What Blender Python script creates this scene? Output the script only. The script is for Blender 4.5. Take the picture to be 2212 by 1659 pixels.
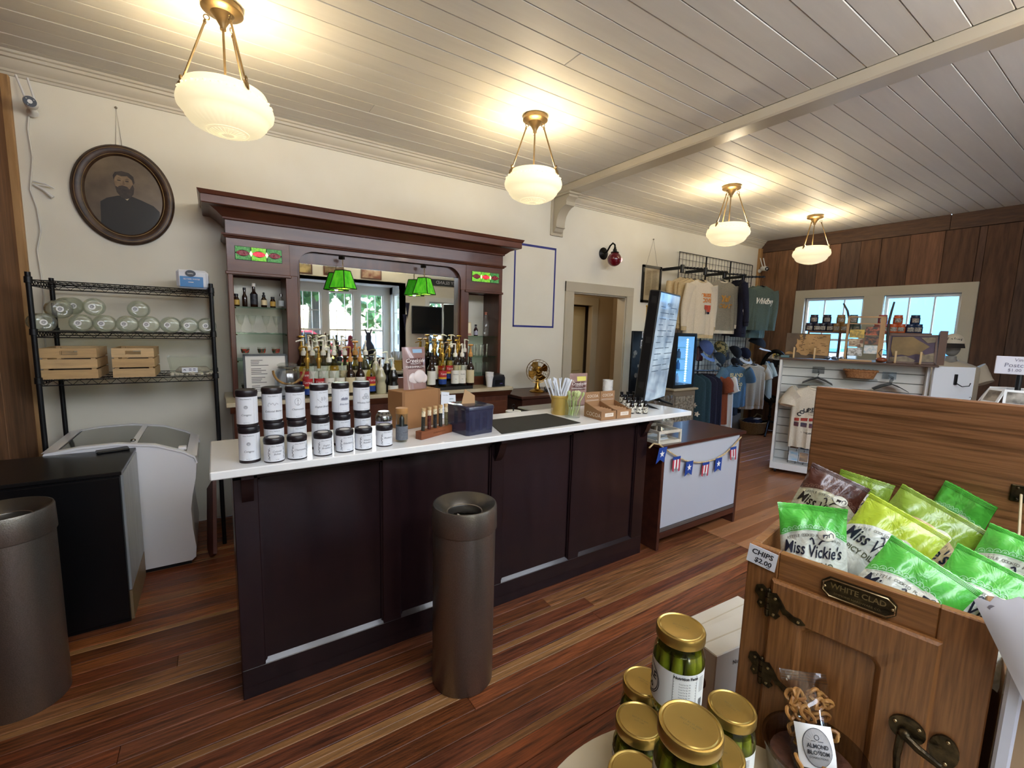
import bpy, bmesh, math, random
from math import sin, cos, pi, radians as rad, sqrt, atan2
from mathutils import Vector as V, Matrix as MX
random.seed(7)
for o in list(bpy.data.objects): bpy.data.objects.remove(o)
S = bpy.context.scene; COL = S.collection
# ---------------------------------------------------------------- camera, sky, light, exposure
F_PX, YAW, PITCH, ROLL, EYE = 963.9, 0.588183, 0.122692, 0.027436, 1.65
_f = V((sin(YAW)*cos(PITCH), cos(YAW)*cos(PITCH), -sin(PITCH)))
_r = V((cos(YAW), -sin(YAW), 0)); _u = _r.cross(_f)
RT = _r*cos(ROLL)+_u*sin(ROLL); UP = -_r*sin(ROLL)+_u*cos(ROLL); FW = _f
cam = bpy.data.cameras.new('camera'); cam_o = bpy.data.objects.new('camera', cam); COL.objects.link(cam_o)
cam.sensor_fit = 'HORIZONTAL'; cam.sensor_width = 36; cam.lens = 36*F_PX/2212; cam.clip_start = .02; cam.clip_end = 300
cam_o.matrix_world = MX(((RT.x,UP.x,-FW.x,0),(RT.y,UP.y,-FW.y,0),(RT.z,UP.z,-FW.z,EYE),(0,0,0,1)))
S.camera = cam_o
S.view_settings.view_transform = 'Standard'; S.view_settings.look = 'None'; S.view_settings.gamma = 1
S.view_settings.exposure = 1.3; S.view_settings.use_curve_mapping = False
S.cycles.use_denoising = True; S.cycles.max_bounces = 10; S.cycles.diffuse_bounces = 5; S.cycles.glossy_bounces = 5
S.cycles.transmission_bounces = 8; S.cycles.transparent_max_bounces = 12; S.cycles.sample_clamp_indirect = 6
S.cycles.caustics_reflective = False; S.cycles.caustics_refractive = False
W = bpy.data.worlds.new('sky'); S.world = W; W.use_nodes = True
bg = W.node_tree.nodes['Background']; sk = W.node_tree.nodes.new('ShaderNodeTexSky'); sk.sky_type = 'NISHITA'
sk.sun_disc = False; sk.sun_elevation = rad(42); sk.sun_rotation = rad(200); sk.air_density = 1.2; sk.dust_density = 2.0
sm = W.node_tree.nodes.new('ShaderNodeMix'); sm.data_type = 'RGBA'; sm.blend_type = 'MULTIPLY'; sm.inputs['Factor'].default_value = 1; sm.inputs['B'].default_value = (.86,.95,1.13,1)
W.node_tree.links.new(sk.outputs[0], sm.inputs['A']); W.node_tree.links.new(sm.outputs['Result'], bg.inputs[0]); bg.inputs[1].default_value = 1.35
def lamp(name, kind, loc, power, col=(1,1,1), size=.1, rot=(0,0,0), **k):
    l = bpy.data.lights.new(name, kind); l.energy = power; l.color = col
    if kind == 'POINT': l.shadow_soft_size = size
    if kind == 'AREA': l.shape = 'RECTANGLE'; l.size = size[0]; l.size_y = size[1]
    if kind == 'SUN': l.angle = size
    if kind == 'SPOT': l.shadow_soft_size = size; l.spot_size = rad(k.get('spot', 120)); l.spot_blend = k.get('blend', 1)
    if k.get('portal'): l.cycles.is_portal = True
    o = bpy.data.objects.new(name, l); o.location = loc; o.rotation_euler = rot; COL.objects.link(o); return o
# daylight comes through the bay, the two front windows and the side window: portals guide the sky light there
lamp('bay_portal', 'AREA', (1.65,-2.12,1.55), 1, size=(3.4,1.6), rot=(rad(90),0,0), portal=True)
lamp('front_portal', 'AREA', (4.35,-1.42,1.5), 1, size=(.8,1.6), rot=(rad(90),0,0), portal=True)
lamp('side_portal', 'AREA', (8.28,2.62,1.6), 1, size=(2.0,1.4), rot=(rad(90),0,rad(90)), portal=True)
# added fill light without a fitting, behind the camera, standing in for daylight
fl_ = lamp('front_fill_light', 'AREA', (2.0,-.75,3.12), 74, (.86,.94,1.08), (5.2,.9))
fl_.rotation_euler = (V((2.0,3.2,.7))-V((2.0,-.75,3.12))).to_track_quat('-Z','Y').to_euler()
lamp('sun', 'SUN', (0,0,20), .7, (1,.95,.88), rad(1), rot=(rad(-42),0,rad(20)))
WARM = (1,.86,.62)

# ---------------------------------------------------------------- pixel + plane -> point in the room
def ray(u, v): return RT*((u-1106)/F_PX) - UP*((v-829.5)/F_PX) + FW
E0 = V((0,0,EYE))
def Pz(u, v, z): d = ray(u,v); return E0 + d*((z-EYE)/d.z)
def Py(u, v, y): d = ray(u,v); return E0 + d*(y/d.y)
def Px(u, v, x): d = ray(u,v); return E0 + d*(x/d.x)
def Pp(u, v, o, n): d = ray(u,v); return E0 + d*((V(o)-E0).dot(V(n))/d.dot(V(n)))

# ---------------------------------------------------------------- materials
def lin(h):
    h = h.lstrip('#'); c = [int(h[i:i+2],16)/255 for i in (0,2,4)]
    return tuple(x/12.92 if x <= .04045 else ((x+.055)/1.055)**2.4 for x in c)
MATS = {}
def mat(n, h, r=.5, m=0, h2=None, ns=6, st=(1,1,1), lo=.35, hi=.65, bump=0, bs=None, rnd=0, det=4, emit=0, eh=None, coat=0, trans=0, ior=1.45, alpha=1, spec=.5, sss=0):
    if n in MATS: return MATS[n]
    M = bpy.data.materials.new(n); M.use_nodes = True; t = M.node_tree; N = t.nodes; L = t.links.new
    b = N['Principled BSDF']; b.inputs['Roughness'].default_value = r; b.inputs['Metallic'].default_value = m
    b.inputs['IOR'].default_value = ior; b.inputs['Transmission Weight'].default_value = trans; b.inputs['Alpha'].default_value = alpha
    b.inputs['Coat Weight'].default_value = coat; b.inputs['Coat Roughness'].default_value = .08; b.inputs['Specular IOR Level'].default_value = spec
    c = lin(h); b.inputs['Base Color'].default_value = (*c,1)
    if emit: b.inputs['Emission Strength'].default_value = emit; b.inputs['Emission Color'].default_value = (*lin(eh or h),1)
    need = h2 or bump or rnd
    if need:
        tc = N.new('ShaderNodeTexCoord'); mp = N.new('ShaderNodeMapping'); mp.inputs['Scale'].default_value = st
        L(tc.outputs['Object'], mp.inputs[0])
        oi = N.new('ShaderNodeObjectInfo'); ad = N.new('ShaderNodeVectorMath'); ad.operation = 'ADD'
        ml = N.new('ShaderNodeMath'); ml.operation = 'MULTIPLY'; ml.inputs[1].default_value = 37.0; L(oi.outputs['Random'], ml.inputs[0])
        L(mp.outputs[0], ad.inputs[0]); L(ml.outputs[0], ad.inputs[1])
        nz = N.new('ShaderNodeTexNoise'); nz.inputs['Scale'].default_value = ns; nz.inputs['Detail'].default_value = det; L(ad.outputs[0], nz.inputs['Vector'])
        out = None
        if h2:
            cr = N.new('ShaderNodeValToRGB'); cr.color_ramp.elements[0].position = lo; cr.color_ramp.elements[1].position = hi
            cr.color_ramp.elements[0].color = (*c,1); cr.color_ramp.elements[1].color = (*lin(h2),1); L(nz.outputs['Fac'], cr.inputs[0]); out = cr.outputs[0]
        if rnd:
            mr = N.new('ShaderNodeMapRange'); mr.inputs['To Min'].default_value = 1-rnd; mr.inputs['To Max'].default_value = 1+rnd; L(oi.outputs['Random'], mr.inputs['Value'])
            hs = N.new('ShaderNodeHueSaturation'); L(mr.outputs[0], hs.inputs['Value'])
            if out: L(out, hs.inputs['Color'])
            else: hs.inputs['Color'].default_value = (*c,1)
            out = hs.outputs[0]
        if out: L(out, b.inputs['Base Color'])
        if bump:
            bp = N.new('ShaderNodeBump'); bp.inputs['Strength'].default_value = bump; bp.inputs['Distance'].default_value = .01
            if bs:
                n2 = N.new('ShaderNodeTexNoise'); n2.inputs['Scale'].default_value = bs; L(mp.outputs[0], n2.inputs['Vector']); L(n2.outputs['Fac'], bp.inputs['Height'])
            else: L(nz.outputs['Fac'], bp.inputs['Height'])
            L(bp.outputs[0], b.inputs['Normal'])
    MATS[n] = M; return M
def planks(n, cols, st, ns, r=.4, bump=.25, coat=0, amt=.5, spec=.5):
    # one colour per board from the object's random value, plus grain along the board
    M = bpy.data.materials.new(n); M.use_nodes = True; t = M.node_tree; N = t.nodes; L = t.links.new; b = N['Principled BSDF']
    b.inputs['Coat Weight'].default_value = coat; b.inputs['Coat Roughness'].default_value = .15; b.inputs['Specular IOR Level'].default_value = spec
    tc = N.new('ShaderNodeTexCoord'); mp = N.new('ShaderNodeMapping'); mp.inputs['Scale'].default_value = st; L(tc.outputs['Object'], mp.inputs[0])
    oi = N.new('ShaderNodeObjectInfo'); ml = N.new('ShaderNodeMath'); ml.operation = 'MULTIPLY'; ml.inputs[1].default_value = 91; L(oi.outputs['Random'], ml.inputs[0])
    ad = N.new('ShaderNodeVectorMath'); ad.operation = 'ADD'; L(mp.outputs[0], ad.inputs[0]); L(ml.outputs[0], ad.inputs[1])
    nz = N.new('ShaderNodeTexNoise'); nz.inputs['Scale'].default_value = ns; nz.inputs['Detail'].default_value = 6; nz.inputs['Roughness'].default_value = .65; L(ad.outputs[0], nz.inputs['Vector'])
    cr = N.new('ShaderNodeValToRGB'); cr.color_ramp.interpolation = 'CONSTANT'
    e = cr.color_ramp.elements; e[0].color = (*lin(cols[0]),1); e[1].position = 1/len(cols); e[1].color = (*lin(cols[1]),1)
    for i, c in enumerate(cols[2:]): x = e.new((i+2)/len(cols)); x.color = (*lin(c),1)
    L(oi.outputs['Random'], cr.inputs[0])
    mr = N.new('ShaderNodeMapRange'); mr.inputs['From Min'].default_value = .3; mr.inputs['From Max'].default_value = .7; mr.inputs['To Min'].default_value = 1-amt; mr.inputs['To Max'].default_value = 1+amt*.8; L(nz.outputs['Fac'], mr.inputs['Value'])
    hs = N.new('ShaderNodeHueSaturation'); L(cr.outputs[0], hs.inputs['Color']); L(mr.outputs[0], hs.inputs['Value']); L(hs.outputs[0], b.inputs['Base Color'])
    r2 = N.new('ShaderNodeMapRange'); r2.inputs['To Min'].default_value = r-.12; r2.inputs['To Max'].default_value = r+.18; L(nz.outputs['Fac'], r2.inputs['Value']); L(r2.outputs[0], b.inputs['Roughness'])
    if bump:
        bp = N.new('ShaderNodeBump'); bp.inputs['Strength'].default_value = bump; bp.inputs['Distance'].default_value = .004; L(nz.outputs['Fac'], bp.inputs['Height']); L(bp.outputs[0], b.inputs['Normal'])
    MATS[n] = M; return M
def glass(n, h='#ffffff', r=.0, ior=1.45, see=.0, milk=0):
    # thin shop glass: mostly clear with a Fresnel gloss
    if n in MATS: return MATS[n]
    M = bpy.data.materials.new(n); M.use_nodes = True; t = M.node_tree; N = t.nodes; L = t.links.new
    N.remove(N['Principled BSDF']); o = N['Material Output']
    tr = N.new('ShaderNodeBsdfTransparent'); tr.inputs[0].default_value = (*lin(h),1)
    gl = N.new('ShaderNodeBsdfGlossy'); gl.inputs['Roughness'].default_value = max(r,.02)
    fr = N.new('ShaderNodeLayerWeight'); fr.inputs[0].default_value = .5; pw_ = N.new('ShaderNodeMath'); pw_.operation = 'POWER'; pw_.inputs[1].default_value = 4; L(fr.outputs['Facing'], pw_.inputs[0])
    mx = N.new('ShaderNodeMixShader'); L(gl.outputs[0], mx.inputs[2])
    if milk:
        df = N.new('ShaderNodeBsdfDiffuse'); df.inputs[0].default_value = (*lin(h),1); m2 = N.new('ShaderNodeMixShader'); m2.inputs[0].default_value = milk; L(tr.outputs[0], m2.inputs[1]); L(df.outputs[0], m2.inputs[2]); L(m2.outputs[0], mx.inputs[1])
    else: L(tr.outputs[0], mx.inputs[1])
    ma = N.new('ShaderNodeMath'); ma.operation = 'MULTIPLY_ADD'; ma.inputs[1].default_value = .9*(ior-1)/.45*.6; ma.inputs[2].default_value = .02+see*.5; L(pw_.outputs[0], ma.inputs[0]); L(ma.outputs[0], mx.inputs[0]); L(mx.outputs[0], o.inputs[0])
    MATS[n] = M; return M

# ---------------------------------------------------------------- mesh builder
class B:
    def __init__(s): s.v = []; s.f = []; s.mi = []; s.T = None
    def add(s, vs, fs, m=0):
        k = len(s.v)
        s.v += [tuple(s.T @ V(p)) for p in vs] if s.T else [tuple(p) for p in vs]
        s.f += [tuple(i+k for i in f) for f in fs]; s.mi += [m]*len(fs); return s
    def box(s, x0,x1,y0,y1,z0,z1, m=0, c=0):
        if c <= 0:
            vs = [(x,y,z) for z in (z0,z1) for y in (y0,y1) for x in (x0,x1)]
            return s.add(vs, [(0,2,3,1),(4,5,7,6),(0,1,5,4),(2,6,7,3),(0,4,6,2),(1,3,7,5)], m)
        c = min(c, (x1-x0)*.49, (y1-y0)*.49, (z1-z0)*.49); vs = []; ix = {}
        for a in (0,1):
            for b_ in (0,1):
                for d in (0,1):
                    X = (x0,x1)[a]; Y = (y0,y1)[b_]; Z = (z0,z1)[d]; xi = X+(c,-c)[a]; yi = Y+(c,-c)[b_]; zi = Z+(c,-c)[d]
                    for k, p in enumerate(((X,yi,zi),(xi,Y,zi),(xi,yi,Z))): ix[a,b_,d,k] = len(vs); vs.append(p)
        fs = [tuple(ix[a,b_,d,k] for k in range(3)) for a in (0,1) for b_ in (0,1) for d in (0,1)]
        q = ((0,0),(0,1),(1,1),(1,0))
        for a in (0,1):
            fs.append(tuple(ix[a,i,j,0] for i,j in q)); fs.append(tuple(ix[i,a,j,1] for i,j in q)); fs.append(tuple(ix[i,j,a,2] for i,j in q))
        for i in (0,1):
            for j in (0,1):
                fs.append((ix[0,i,j,1],ix[1,i,j,1],ix[1,i,j,2],ix[0,i,j,2])); fs.append((ix[i,0,j,0],ix[i,1,j,0],ix[i,1,j,2],ix[i,0,j,2])); fs.append((ix[i,j,0,0],ix[i,j,1,0],ix[i,j,1,1],ix[i,j,0,1]))
        return s.add(vs, fs, m)
    def lathe(s, prof, n=24, m=0, c=(0,0,0), caps=True):
        vs = []; fs = []
        for r, z in prof:
            for i in range(n): a = 2*pi*i/n; vs.append((c[0]+r*cos(a), c[1]+r*sin(a), c[2]+z))
        for j in range(len(prof)-1):
            for i in range(n): k = (i+1) % n; fs.append((j*n+i, j*n+k, (j+1)*n+k, (j+1)*n+i))
        if caps:
            if prof[0][0] > 1e-4: fs.append(tuple(range(n))[::-1])
            if prof[-1][0] > 1e-4: fs.append(tuple((len(prof)-1)*n+i for i in range(n)))
        return s.add(vs, fs, m)
    def tube(s, pts, r, n=6, m=0, closed=False, flat=1):
        pts = [V(p) for p in pts]; rs = r if isinstance(r, (list,tuple)) else [r]*len(pts); vs = []; fs = []; N = len(pts); up = None
        for i, p in enumerate(pts):
            if closed: d = pts[(i+1) % N]-pts[i-1]
            else: d = pts[min(i+1,N-1)]-pts[max(i-1,0)]
            d.normalize()
            if up is None: up = V((0,0,1)) if abs(d.z) < .9 else V((1,0,0))
            a = d.cross(up)
            if a.length < 1e-5: a = d.cross(V((0,1,0)))
            a.normalize(); b_ = a.cross(d); up = b_
            for k in range(n): t = 2*pi*k/n; vs.append(p+(a*cos(t)+b_*sin(t)*flat)*rs[i])
        for i in range(N if closed else N-1):
            for k in range(n): j = (i+1) % N; q = (k+1) % n; fs.append((i*n+k, i*n+q, j*n+q, j*n+k))
        if not closed: fs.append(tuple(range(n))[::-1]); fs.append(tuple((N-1)*n+k for k in range(n)))
        return s.add(vs, fs, m)
    def cyl(s, p0, p1, r0, r1=None, n=12, m=0): return s.tube([p0,p1], [r0, r0 if r1 is None else r1], n, m)
    def ball(s, c, rx, ry=None, rz=None, nu=14, nv=9, m=0):
        ry = rx if ry is None else ry; rz = rx if rz is None else rz
        vs = [(c[0],c[1],c[2]-rz)]; fs = []
        for j in range(1,nv):
            a = -pi/2+pi*j/nv
            for i in range(nu): t = 2*pi*i/nu; vs.append((c[0]+rx*cos(a)*cos(t), c[1]+ry*cos(a)*sin(t), c[2]+rz*sin(a)))
        vs.append((c[0],c[1],c[2]+rz)); e = len(vs)-1
        for i in range(nu):
            k = (i+1) % nu; fs.append((0,1+k,1+i)); fs.append((e,1+(nv-2)*nu+i,1+(nv-2)*nu+k))
            for j in range(nv-2): fs.append((1+j*nu+i,1+j*nu+k,1+(j+1)*nu+k,1+(j+1)*nu+i))
        return s.add(vs, fs, m)
    def prism(s, poly, ax, a, b, m=0):
        n = len(poly); g = {'x': lambda p,d: (d,p[0],p[1]), 'y': lambda p,d: (p[0],d,p[1]), 'z': lambda p,d: (p[0],p[1],d)}[ax]
        vs = [g(p,a) for p in poly]+[g(p,b) for p in poly]
        fs = [tuple(range(n)), tuple(range(2*n-1,n-1,-1))]+[(i,(i+1) % n,n+(i+1) % n,n+i) for i in range(n)]
        return s.add(vs, fs, m)
    def quad(s, *p, m=0): return s.add(list(p), [tuple(range(len(p)))], m)
    def grid(s, fn, nu, nv, m=0, wrap=False):
        vs = [fn(i/nu, j/nv) for j in range(nv+1) for i in range(nu+(0 if wrap else 1))]; w = nu if wrap else nu+1; fs = []
        for j in range(nv):
            for i in range(nu): k = (i+1) % w; fs.append((j*w+i, j*w+k, (j+1)*w+k, (j+1)*w+i))
        return s.add(vs, fs, m)
    def arc(s, r, z0, z1, a0, a1, n=12, m=0, c=(0,0,0)):
        return s.grid(lambda u,v: (c[0]+r*cos(a0+(a1-a0)*u), c[1]+r*sin(a0+(a1-a0)*u), c[2]+z0+(z1-z0)*v), n, 1, m)
    def mesh(s, name, ms, smooth=.6):
        me = bpy.data.meshes.new(name); me.from_pydata(s.v, [], s.f)
        for x in ms: me.materials.append(x)
        me.polygons.foreach_set('material_index', s.mi)
        bm = bmesh.new(); bm.from_mesh(me); bmesh.ops.recalc_face_normals(bm, faces=bm.faces); bm.to_mesh(me); bm.free()
        if smooth:
            me.polygons.foreach_set('use_smooth', [True]*len(me.polygons)); me.set_sharp_from_angle(angle=smooth)
        me.update(); return me
    def obj(s, name, ms, parent=None, loc=(0,0,0), rot=(0,0,0), smooth=.6):
        if not isinstance(ms, (list,tuple)): ms = [ms]
        o = bpy.data.objects.new(name, s.mesh(name, ms, smooth)); COL.objects.link(o); o.location = loc; o.rotation_euler = rot
        if parent: o.parent = parent
        return o
def tag(o, label, cat, group=None):
    o['label'] = label; o['category'] = cat
    if group: o['group'] = group
    return o
def thing(name, label, cat, loc=(0,0,0), rz=0, group=None, rot=None):
    o = bpy.data.objects.new(name, None); o.empty_display_size = .05; COL.objects.link(o); o.location = loc; o.rotation_euler = rot or (0,0,rz)
    return tag(o, label, cat, group)
def solo(name, label, cat, b, ms, loc=(0,0,0), rz=0, group=None, rot=None, smooth=.6):
    return tag(b.obj(name, ms, None, loc, rot or (0,0,rz), smooth), label, cat, group)
def struct(name, b, ms, parent=None, loc=(0,0,0), rot=(0,0,0)):
    o = b.obj(name, ms, parent, loc, rot)
    if parent is None: o['kind'] = 'structure'
    return o
def inst(src, name, parent, loc, rot=(0,0,0), sc=None):
    o = bpy.data.objects.new(name, src); COL.objects.link(o); o.location = loc; o.rotation_euler = rot; o.parent = parent
    if sc: o.scale = sc
    return o
def dup(root, label, loc, rz=None, group=None):
    r = root.copy(); COL.objects.link(r); r.location = loc; r['label'] = label
    if rz is not None: r.rotation_euler = (0,0,rz)
    if group: r['group'] = group
    for ch in root.children:
        c = ch.copy(); COL.objects.link(c); c.parent = r
        for g in ch.children: d = g.copy(); COL.objects.link(d); d.parent = c
    return r
# ---------------------------------------------------------------- lettering
_TX = {}
def tgeo(s, size, shear=0, wide=1, bold=0):
    k = (s,size,shear,wide,bold)
    if k not in _TX:
        c = bpy.data.curves.new('t','FONT'); c.body = s; c.size = size; c.shear = shear; c.align_x = 'CENTER'; c.align_y = 'CENTER'; c.resolution_u = 2
        c.offset = bold
        o = bpy.data.objects.new('t', c); COL.objects.link(o); me = o.to_mesh()
        _TX[k] = ([(p.co.x*wide,p.co.y) for p in me.vertices], [tuple(f.vertices) for f in me.polygons]); o.to_mesh_clear()
        bpy.data.objects.remove(o); bpy.data.curves.remove(c)
    return _TX[k]
def letters(parent, items, fn, m, name='lettering', geo=None):
    """items: (string, size, x, y[, shear, wide, bold]); fn(x,y) -> point on the surface it is printed on"""
    b = B()
    for it in items:
        s, sz, x0, y0 = it[:4]; sh = it[4] if len(it) > 4 else 0; wd = it[5] if len(it) > 5 else 1; bo = it[6] if len(it) > 6 else 0
        vs, fs = tgeo(s, sz, sh, wd, bo); b.add([fn(x+x0, y+y0) for x, y in vs], fs)
    if geo: geo(b)
    return b.obj(name, m, parent, smooth=0)
def onplane(o, right, up, off=.001):
    o = V(o); r = V(right).normalized(); u = V(up).normalized(); n = r.cross(u)
    return lambda x, y: o+r*x+u*y+n*off
def oncyl(r, a=-pi/2, z=0, off=.0006): return lambda x, y: ((r+off)*cos(a+x/r), (r+off)*sin(a+x/r), z+y)
# ================================================================ the room
WY, RX, LX, FY, CZ = 4.35, 8.1, -1.06, -1.3, 3.29
paint = mat('wall_paint', '#e3dfd0', .75, h2='#dfdac9', ns=2.5, bump=.04, bs=180)
greige = mat('greige_trim', '#b9b09c', .45, h2='#b4ab96', ns=3)
crownm = mat('crown_paint', '#c9c2b2', .5, h2='#c2bba9', ns=3)
ceilm = planks('ceiling_boards', ['#dad8d3','#d7d5cf','#dddbd6','#d8d6d1'], (.6,6,6), 3, .55, .12, amt=.05)
oldfl = planks('old_floor_boards', ['#703a1f','#7d4526','#602f16','#783f20','#8a5029','#683821','#7f4824','#6c3d25','#825533','#65371b'], (1.1,22,22), 4, .38, .4, amt=.8, spec=.35)
tanfl = planks('old_floor_tan_strips', ['#8a5f38','#956a40','#7c5330'], (1.1,22,22), 4, .4, .3, amt=.5, spec=.35)
newfl = planks('new_floor_boards', ['#96603d','#a06a46','#8c5835','#99633f','#a8744e'], (.8,12,12), 3, .30, .12, amt=.25, coat=.25)
barn = planks('reclaimed_boards', ['#5d4333','#694a37','#574337','#73523e','#63493b','#5a4539','#7a583e'], (7,7,.7), 3, .75, .6, amt=.45, spec=.25)
dark = mat('dark_gap', '#15110e', .9)
white = mat('white_paint', '#e6e6e2', .4)
pane = glass('window_glass', '#f4fbff', 0, 1.25)
# floor: every board its own piece in view, the strip behind the camera joined
floor = struct('floor', B().box(LX-.1, RX+.1, FY-.9, WY+1.7, -.06, -.022), dark)
y = .55; rows = []; random.seed(3)
def plank_obj(name, x0, x1, y0, y1, z0, z1, m, parent, c=.002):
    return B().box(-(x1-x0)/2,(x1-x0)/2,-(y1-y0)/2,(y1-y0)/2,z0,z1,0,c).obj(name, m, parent, ((x0+x1)/2,(y0+y1)/2,0), smooth=0)
while y < WY-.01:
    w = random.choice((.088,.092,.084,.09,.036)); w = min(w, WY-y)
    cut = random.uniform(-.6,2.9) if w > .05 else 9
    for a, b_ in ((LX,cut),(cut+.0015,3.385)) if cut < 3 else ((LX,3.385),): plank_obj('floor_board', a, b_, y+.0012, y+w-.0012, -.02, random.uniform(-.001,.0008), oldfl if w > .05 else tanfl, floor)
    y += w
y = .55
while y < WY-.01:
    w = min(.125, WY-y); cut = random.uniform(4.2,7.4)
    for a, b_ in ((3.392,cut),(cut+.0015,RX)): plank_obj('floor_board', a, b_, y+.0008, y+w-.0008, -.02, random.uniform(-.0006,.0006), newfl, floor)
    y += w
b = B(); y = FY-.85
while y < .54: b.box(LX, RX, y+.001, min(y+.088,.548), -.02, 0); y += .09
o = b.obj('floor_boards_by_the_front_wall', oldfl, floor); o['kind'] = 'stuff'; o.name = 'floor_boards'
B().box(LX,3.5,WY,WY+1.6,-.02,0).obj('hall_floor', newfl, floor, (1.8,0,0))
# ceiling boards run along the back wall and are cut by the beam
ceil = struct('ceiling', B().box(LX-.1, RX+.1, FY-.9, WY+.1, CZ+.022, CZ+.08), dark)
y = WY; i = 0
while y > FY:
    w = .1535; y0 = max(y-w, FY)
    for a, b_ in ((LX,3.39),(3.57,RX)):
        if i % 9 == 4: c = a+(b_-a)*random.uniform(.35,.7); segs = ((a,c-.001),(c+.001,b_))
        else: segs = ((a,b_),)
        for s0, s1 in segs:
            z = CZ+random.uniform(0,.0025); plank_obj('ceiling_board', s0, s1, y0+.0016, y-.0016, z, CZ+.02, ceilm, ceil, .003)
    y -= w; i += 1
struct('trim_1', B().box(3.39,3.57,FY,WY,3.213,CZ+.01,0,.012), mat('beam_paint','#bdb4a2',.28,h2='#b7ae9b',ns=2))
# corbel bracket under the beam at the wall
b = B(); pr = [(WY,2.77),(WY-.02,2.77),(WY-.02,2.80),(WY-.045,2.815),(WY-.06,2.85),(WY-.085,2.855),(WY-.085,2.865),(WY-.075,2.87),(WY-.08,2.93),(WY-.10,2.99),(WY-.14,3.04),(WY-.19,3.07),(WY-.24,3.08),(WY-.245,3.115),(WY-.235,3.12),(WY-.255,3.15),(WY-.29,3.165),(WY-.29,3.185),(WY-.305,3.19),(WY-.305,3.213),(WY,3.213)]
b.prism(pr, 'x', 3.415, 3.545)
k = struct('trim_2', b, greige); B().box(3.385,3.575,WY-.018,WY,2.77,3.213,0,.004).obj('backplate', greige, k); B().box(3.39,3.57,WY-.32,WY-.02,3.19,3.212,0,.004).obj('cap_moulding', greige, k)
# crown moulding, left and right of the beam
cp = [(WY,3.165),(WY-.014,3.165),(WY-.016,3.18),(WY-.026,3.184),(WY-.028,3.198),(WY-.05,3.216),(WY-.062,3.238),(WY-.066,3.25),(WY-.082,3.253),(WY-.086,3.27),(WY-.1,3.275),(WY-.1,CZ),(WY,CZ)]
for nm, a, b_ in (('trim_3',LX,3.385),('trim_4',3.575,RX)):
    struct(nm, B().prism(cp,'x',a,b_), crownm)
# back wall with the doorway (3.787..4.755, up to 2.137)
DX0, DX1, DZ = 3.787, 4.755, 2.137
b = B(); b.box(LX-.1,DX0,WY,WY+.12,0,CZ); b.box(DX1,RX+.1,WY,WY+.12,0,CZ); b.box(DX0,DX1,WY,WY+.12,DZ,CZ)
struct('wall_back', b, paint)
k = struct('door_1', B().box(DX0-.135,DX0+.005,WY-.024,WY,0,DZ+.12,0,.003), greige)
B().box(DX1-.005,DX1+.12,WY-.024,WY,0,DZ+.12,0,.003).obj('frame', greige, k); B().box(DX0-.135,DX1+.12,WY-.026,WY,DZ-.005,DZ+.12,0,.003).obj('frame', greige, k)
b = B(); b.box(DX0,DX0+.02,WY,WY+.14,0,DZ); b.box(DX1-.02,DX1,WY,WY+.14,0,DZ); b.box(DX0,DX1,WY,WY+.14,DZ-.02,DZ); b.obj('jamb', greige, k)
# hallway behind it with an inner doorway and a panelled door standing ajar
hall = mat('hall_paint','#b5a488',.7)
HY = WY+1.05
b = B(); b.box(3.5,3.56,WY+.12,HY+.6,0,2.6); b.box(5.6,5.66,WY+.12,HY+.6,0,2.6); b.box(3.5,4.30,HY,HY+.08,0,2.6); b.box(5.12,5.6,HY,HY+.08,0,2.6); b.box(4.3,5.12,HY,HY+.08,2.06,2.6); b.box(3.5,5.66,WY+.12,HY+.6,2.6,2.66); b.box(3.5,5.66,HY+.55,HY+.6,0,2.6)
struct('wall_hall', b, hall)
B().box(3.5,5.7,WY,HY+.6,-.05,-.003).obj('hall_floor_boards', oldfl, floor)
k = struct('door_2', B().box(4.18,4.30,HY-.02,HY,0,2.18), greige); B().box(5.12,5.24,HY-.02,HY,0,2.18).obj('frame', greige, k); B().box(4.18,5.24,HY-.022,HY,2.06,2.18).obj('frame', greige, k)
doorm = mat('door_paint','#a8966f',.4)
d = B().box(0,.76,-.02,.02,.02,2.04,0,.003).obj('door_leaf', doorm, k, (4.34,HY+.04,0), (0,0,rad(8)))
b = B()
for x0 in (.1,.43):
    for z0, z1 in ((.2,.86),(1.0,1.9)): b.box(x0,x0+.24,-.032,-.018,z0,z1,0,.008)
b.obj('door_panel', doorm, d)
B().ball((.07,-.06,1.0),.027).cyl((.07,-.02,1.0),(.07,-.06,1.0),.012).obj('door_knob', mat('black_iron','#15130f',.35,.7), d)
lamp('hall_lamp','POINT',(4.0,WY+.55,2.35),3.5,(1,.84,.62),.08)
# left wall and right wall in reclaimed boards
struct('wall_left', B().box(LX-.12,LX-.02,FY-.1,WY,0,CZ), dark); wl = bpy.data.objects['wall_left']
y = WY-.004; random.seed(5)
while y > FY:
    w = random.uniform(.2,.3); y0 = max(y-w,FY); t = random.uniform(.0,.008)
    B().box(-.02,t,-(y-y0)/2+.002,(y-y0)/2-.002,0,CZ,0,.003).obj('wall_board', barn, wl, (LX,(y+y0)/2,0), smooth=0); y = y0
struct('trim_5', B().box(LX-.02,LX+.045,WY-.035,WY,0,3.16,0,.004), mat('raw_fir','#b08a5c',.6,h2='#9c7547',ns=4,st=(8,8,.8)))
WX0, WX1 = 1.545, 3.694        # outer casing of the side window along y
struct('wall_right', (lambda b: (b.box(RX+.02,RX+.14,FY-.1,1.69,0,CZ), b.box(RX+.02,RX+.14,3.548,WY+.1,0,CZ), b.box(RX+.02,RX+.14,1.69,3.548,0,1.0), b.box(RX+.02,RX+.14,1.69,3.548,2.275,CZ))[0])(B()), dark)
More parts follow.
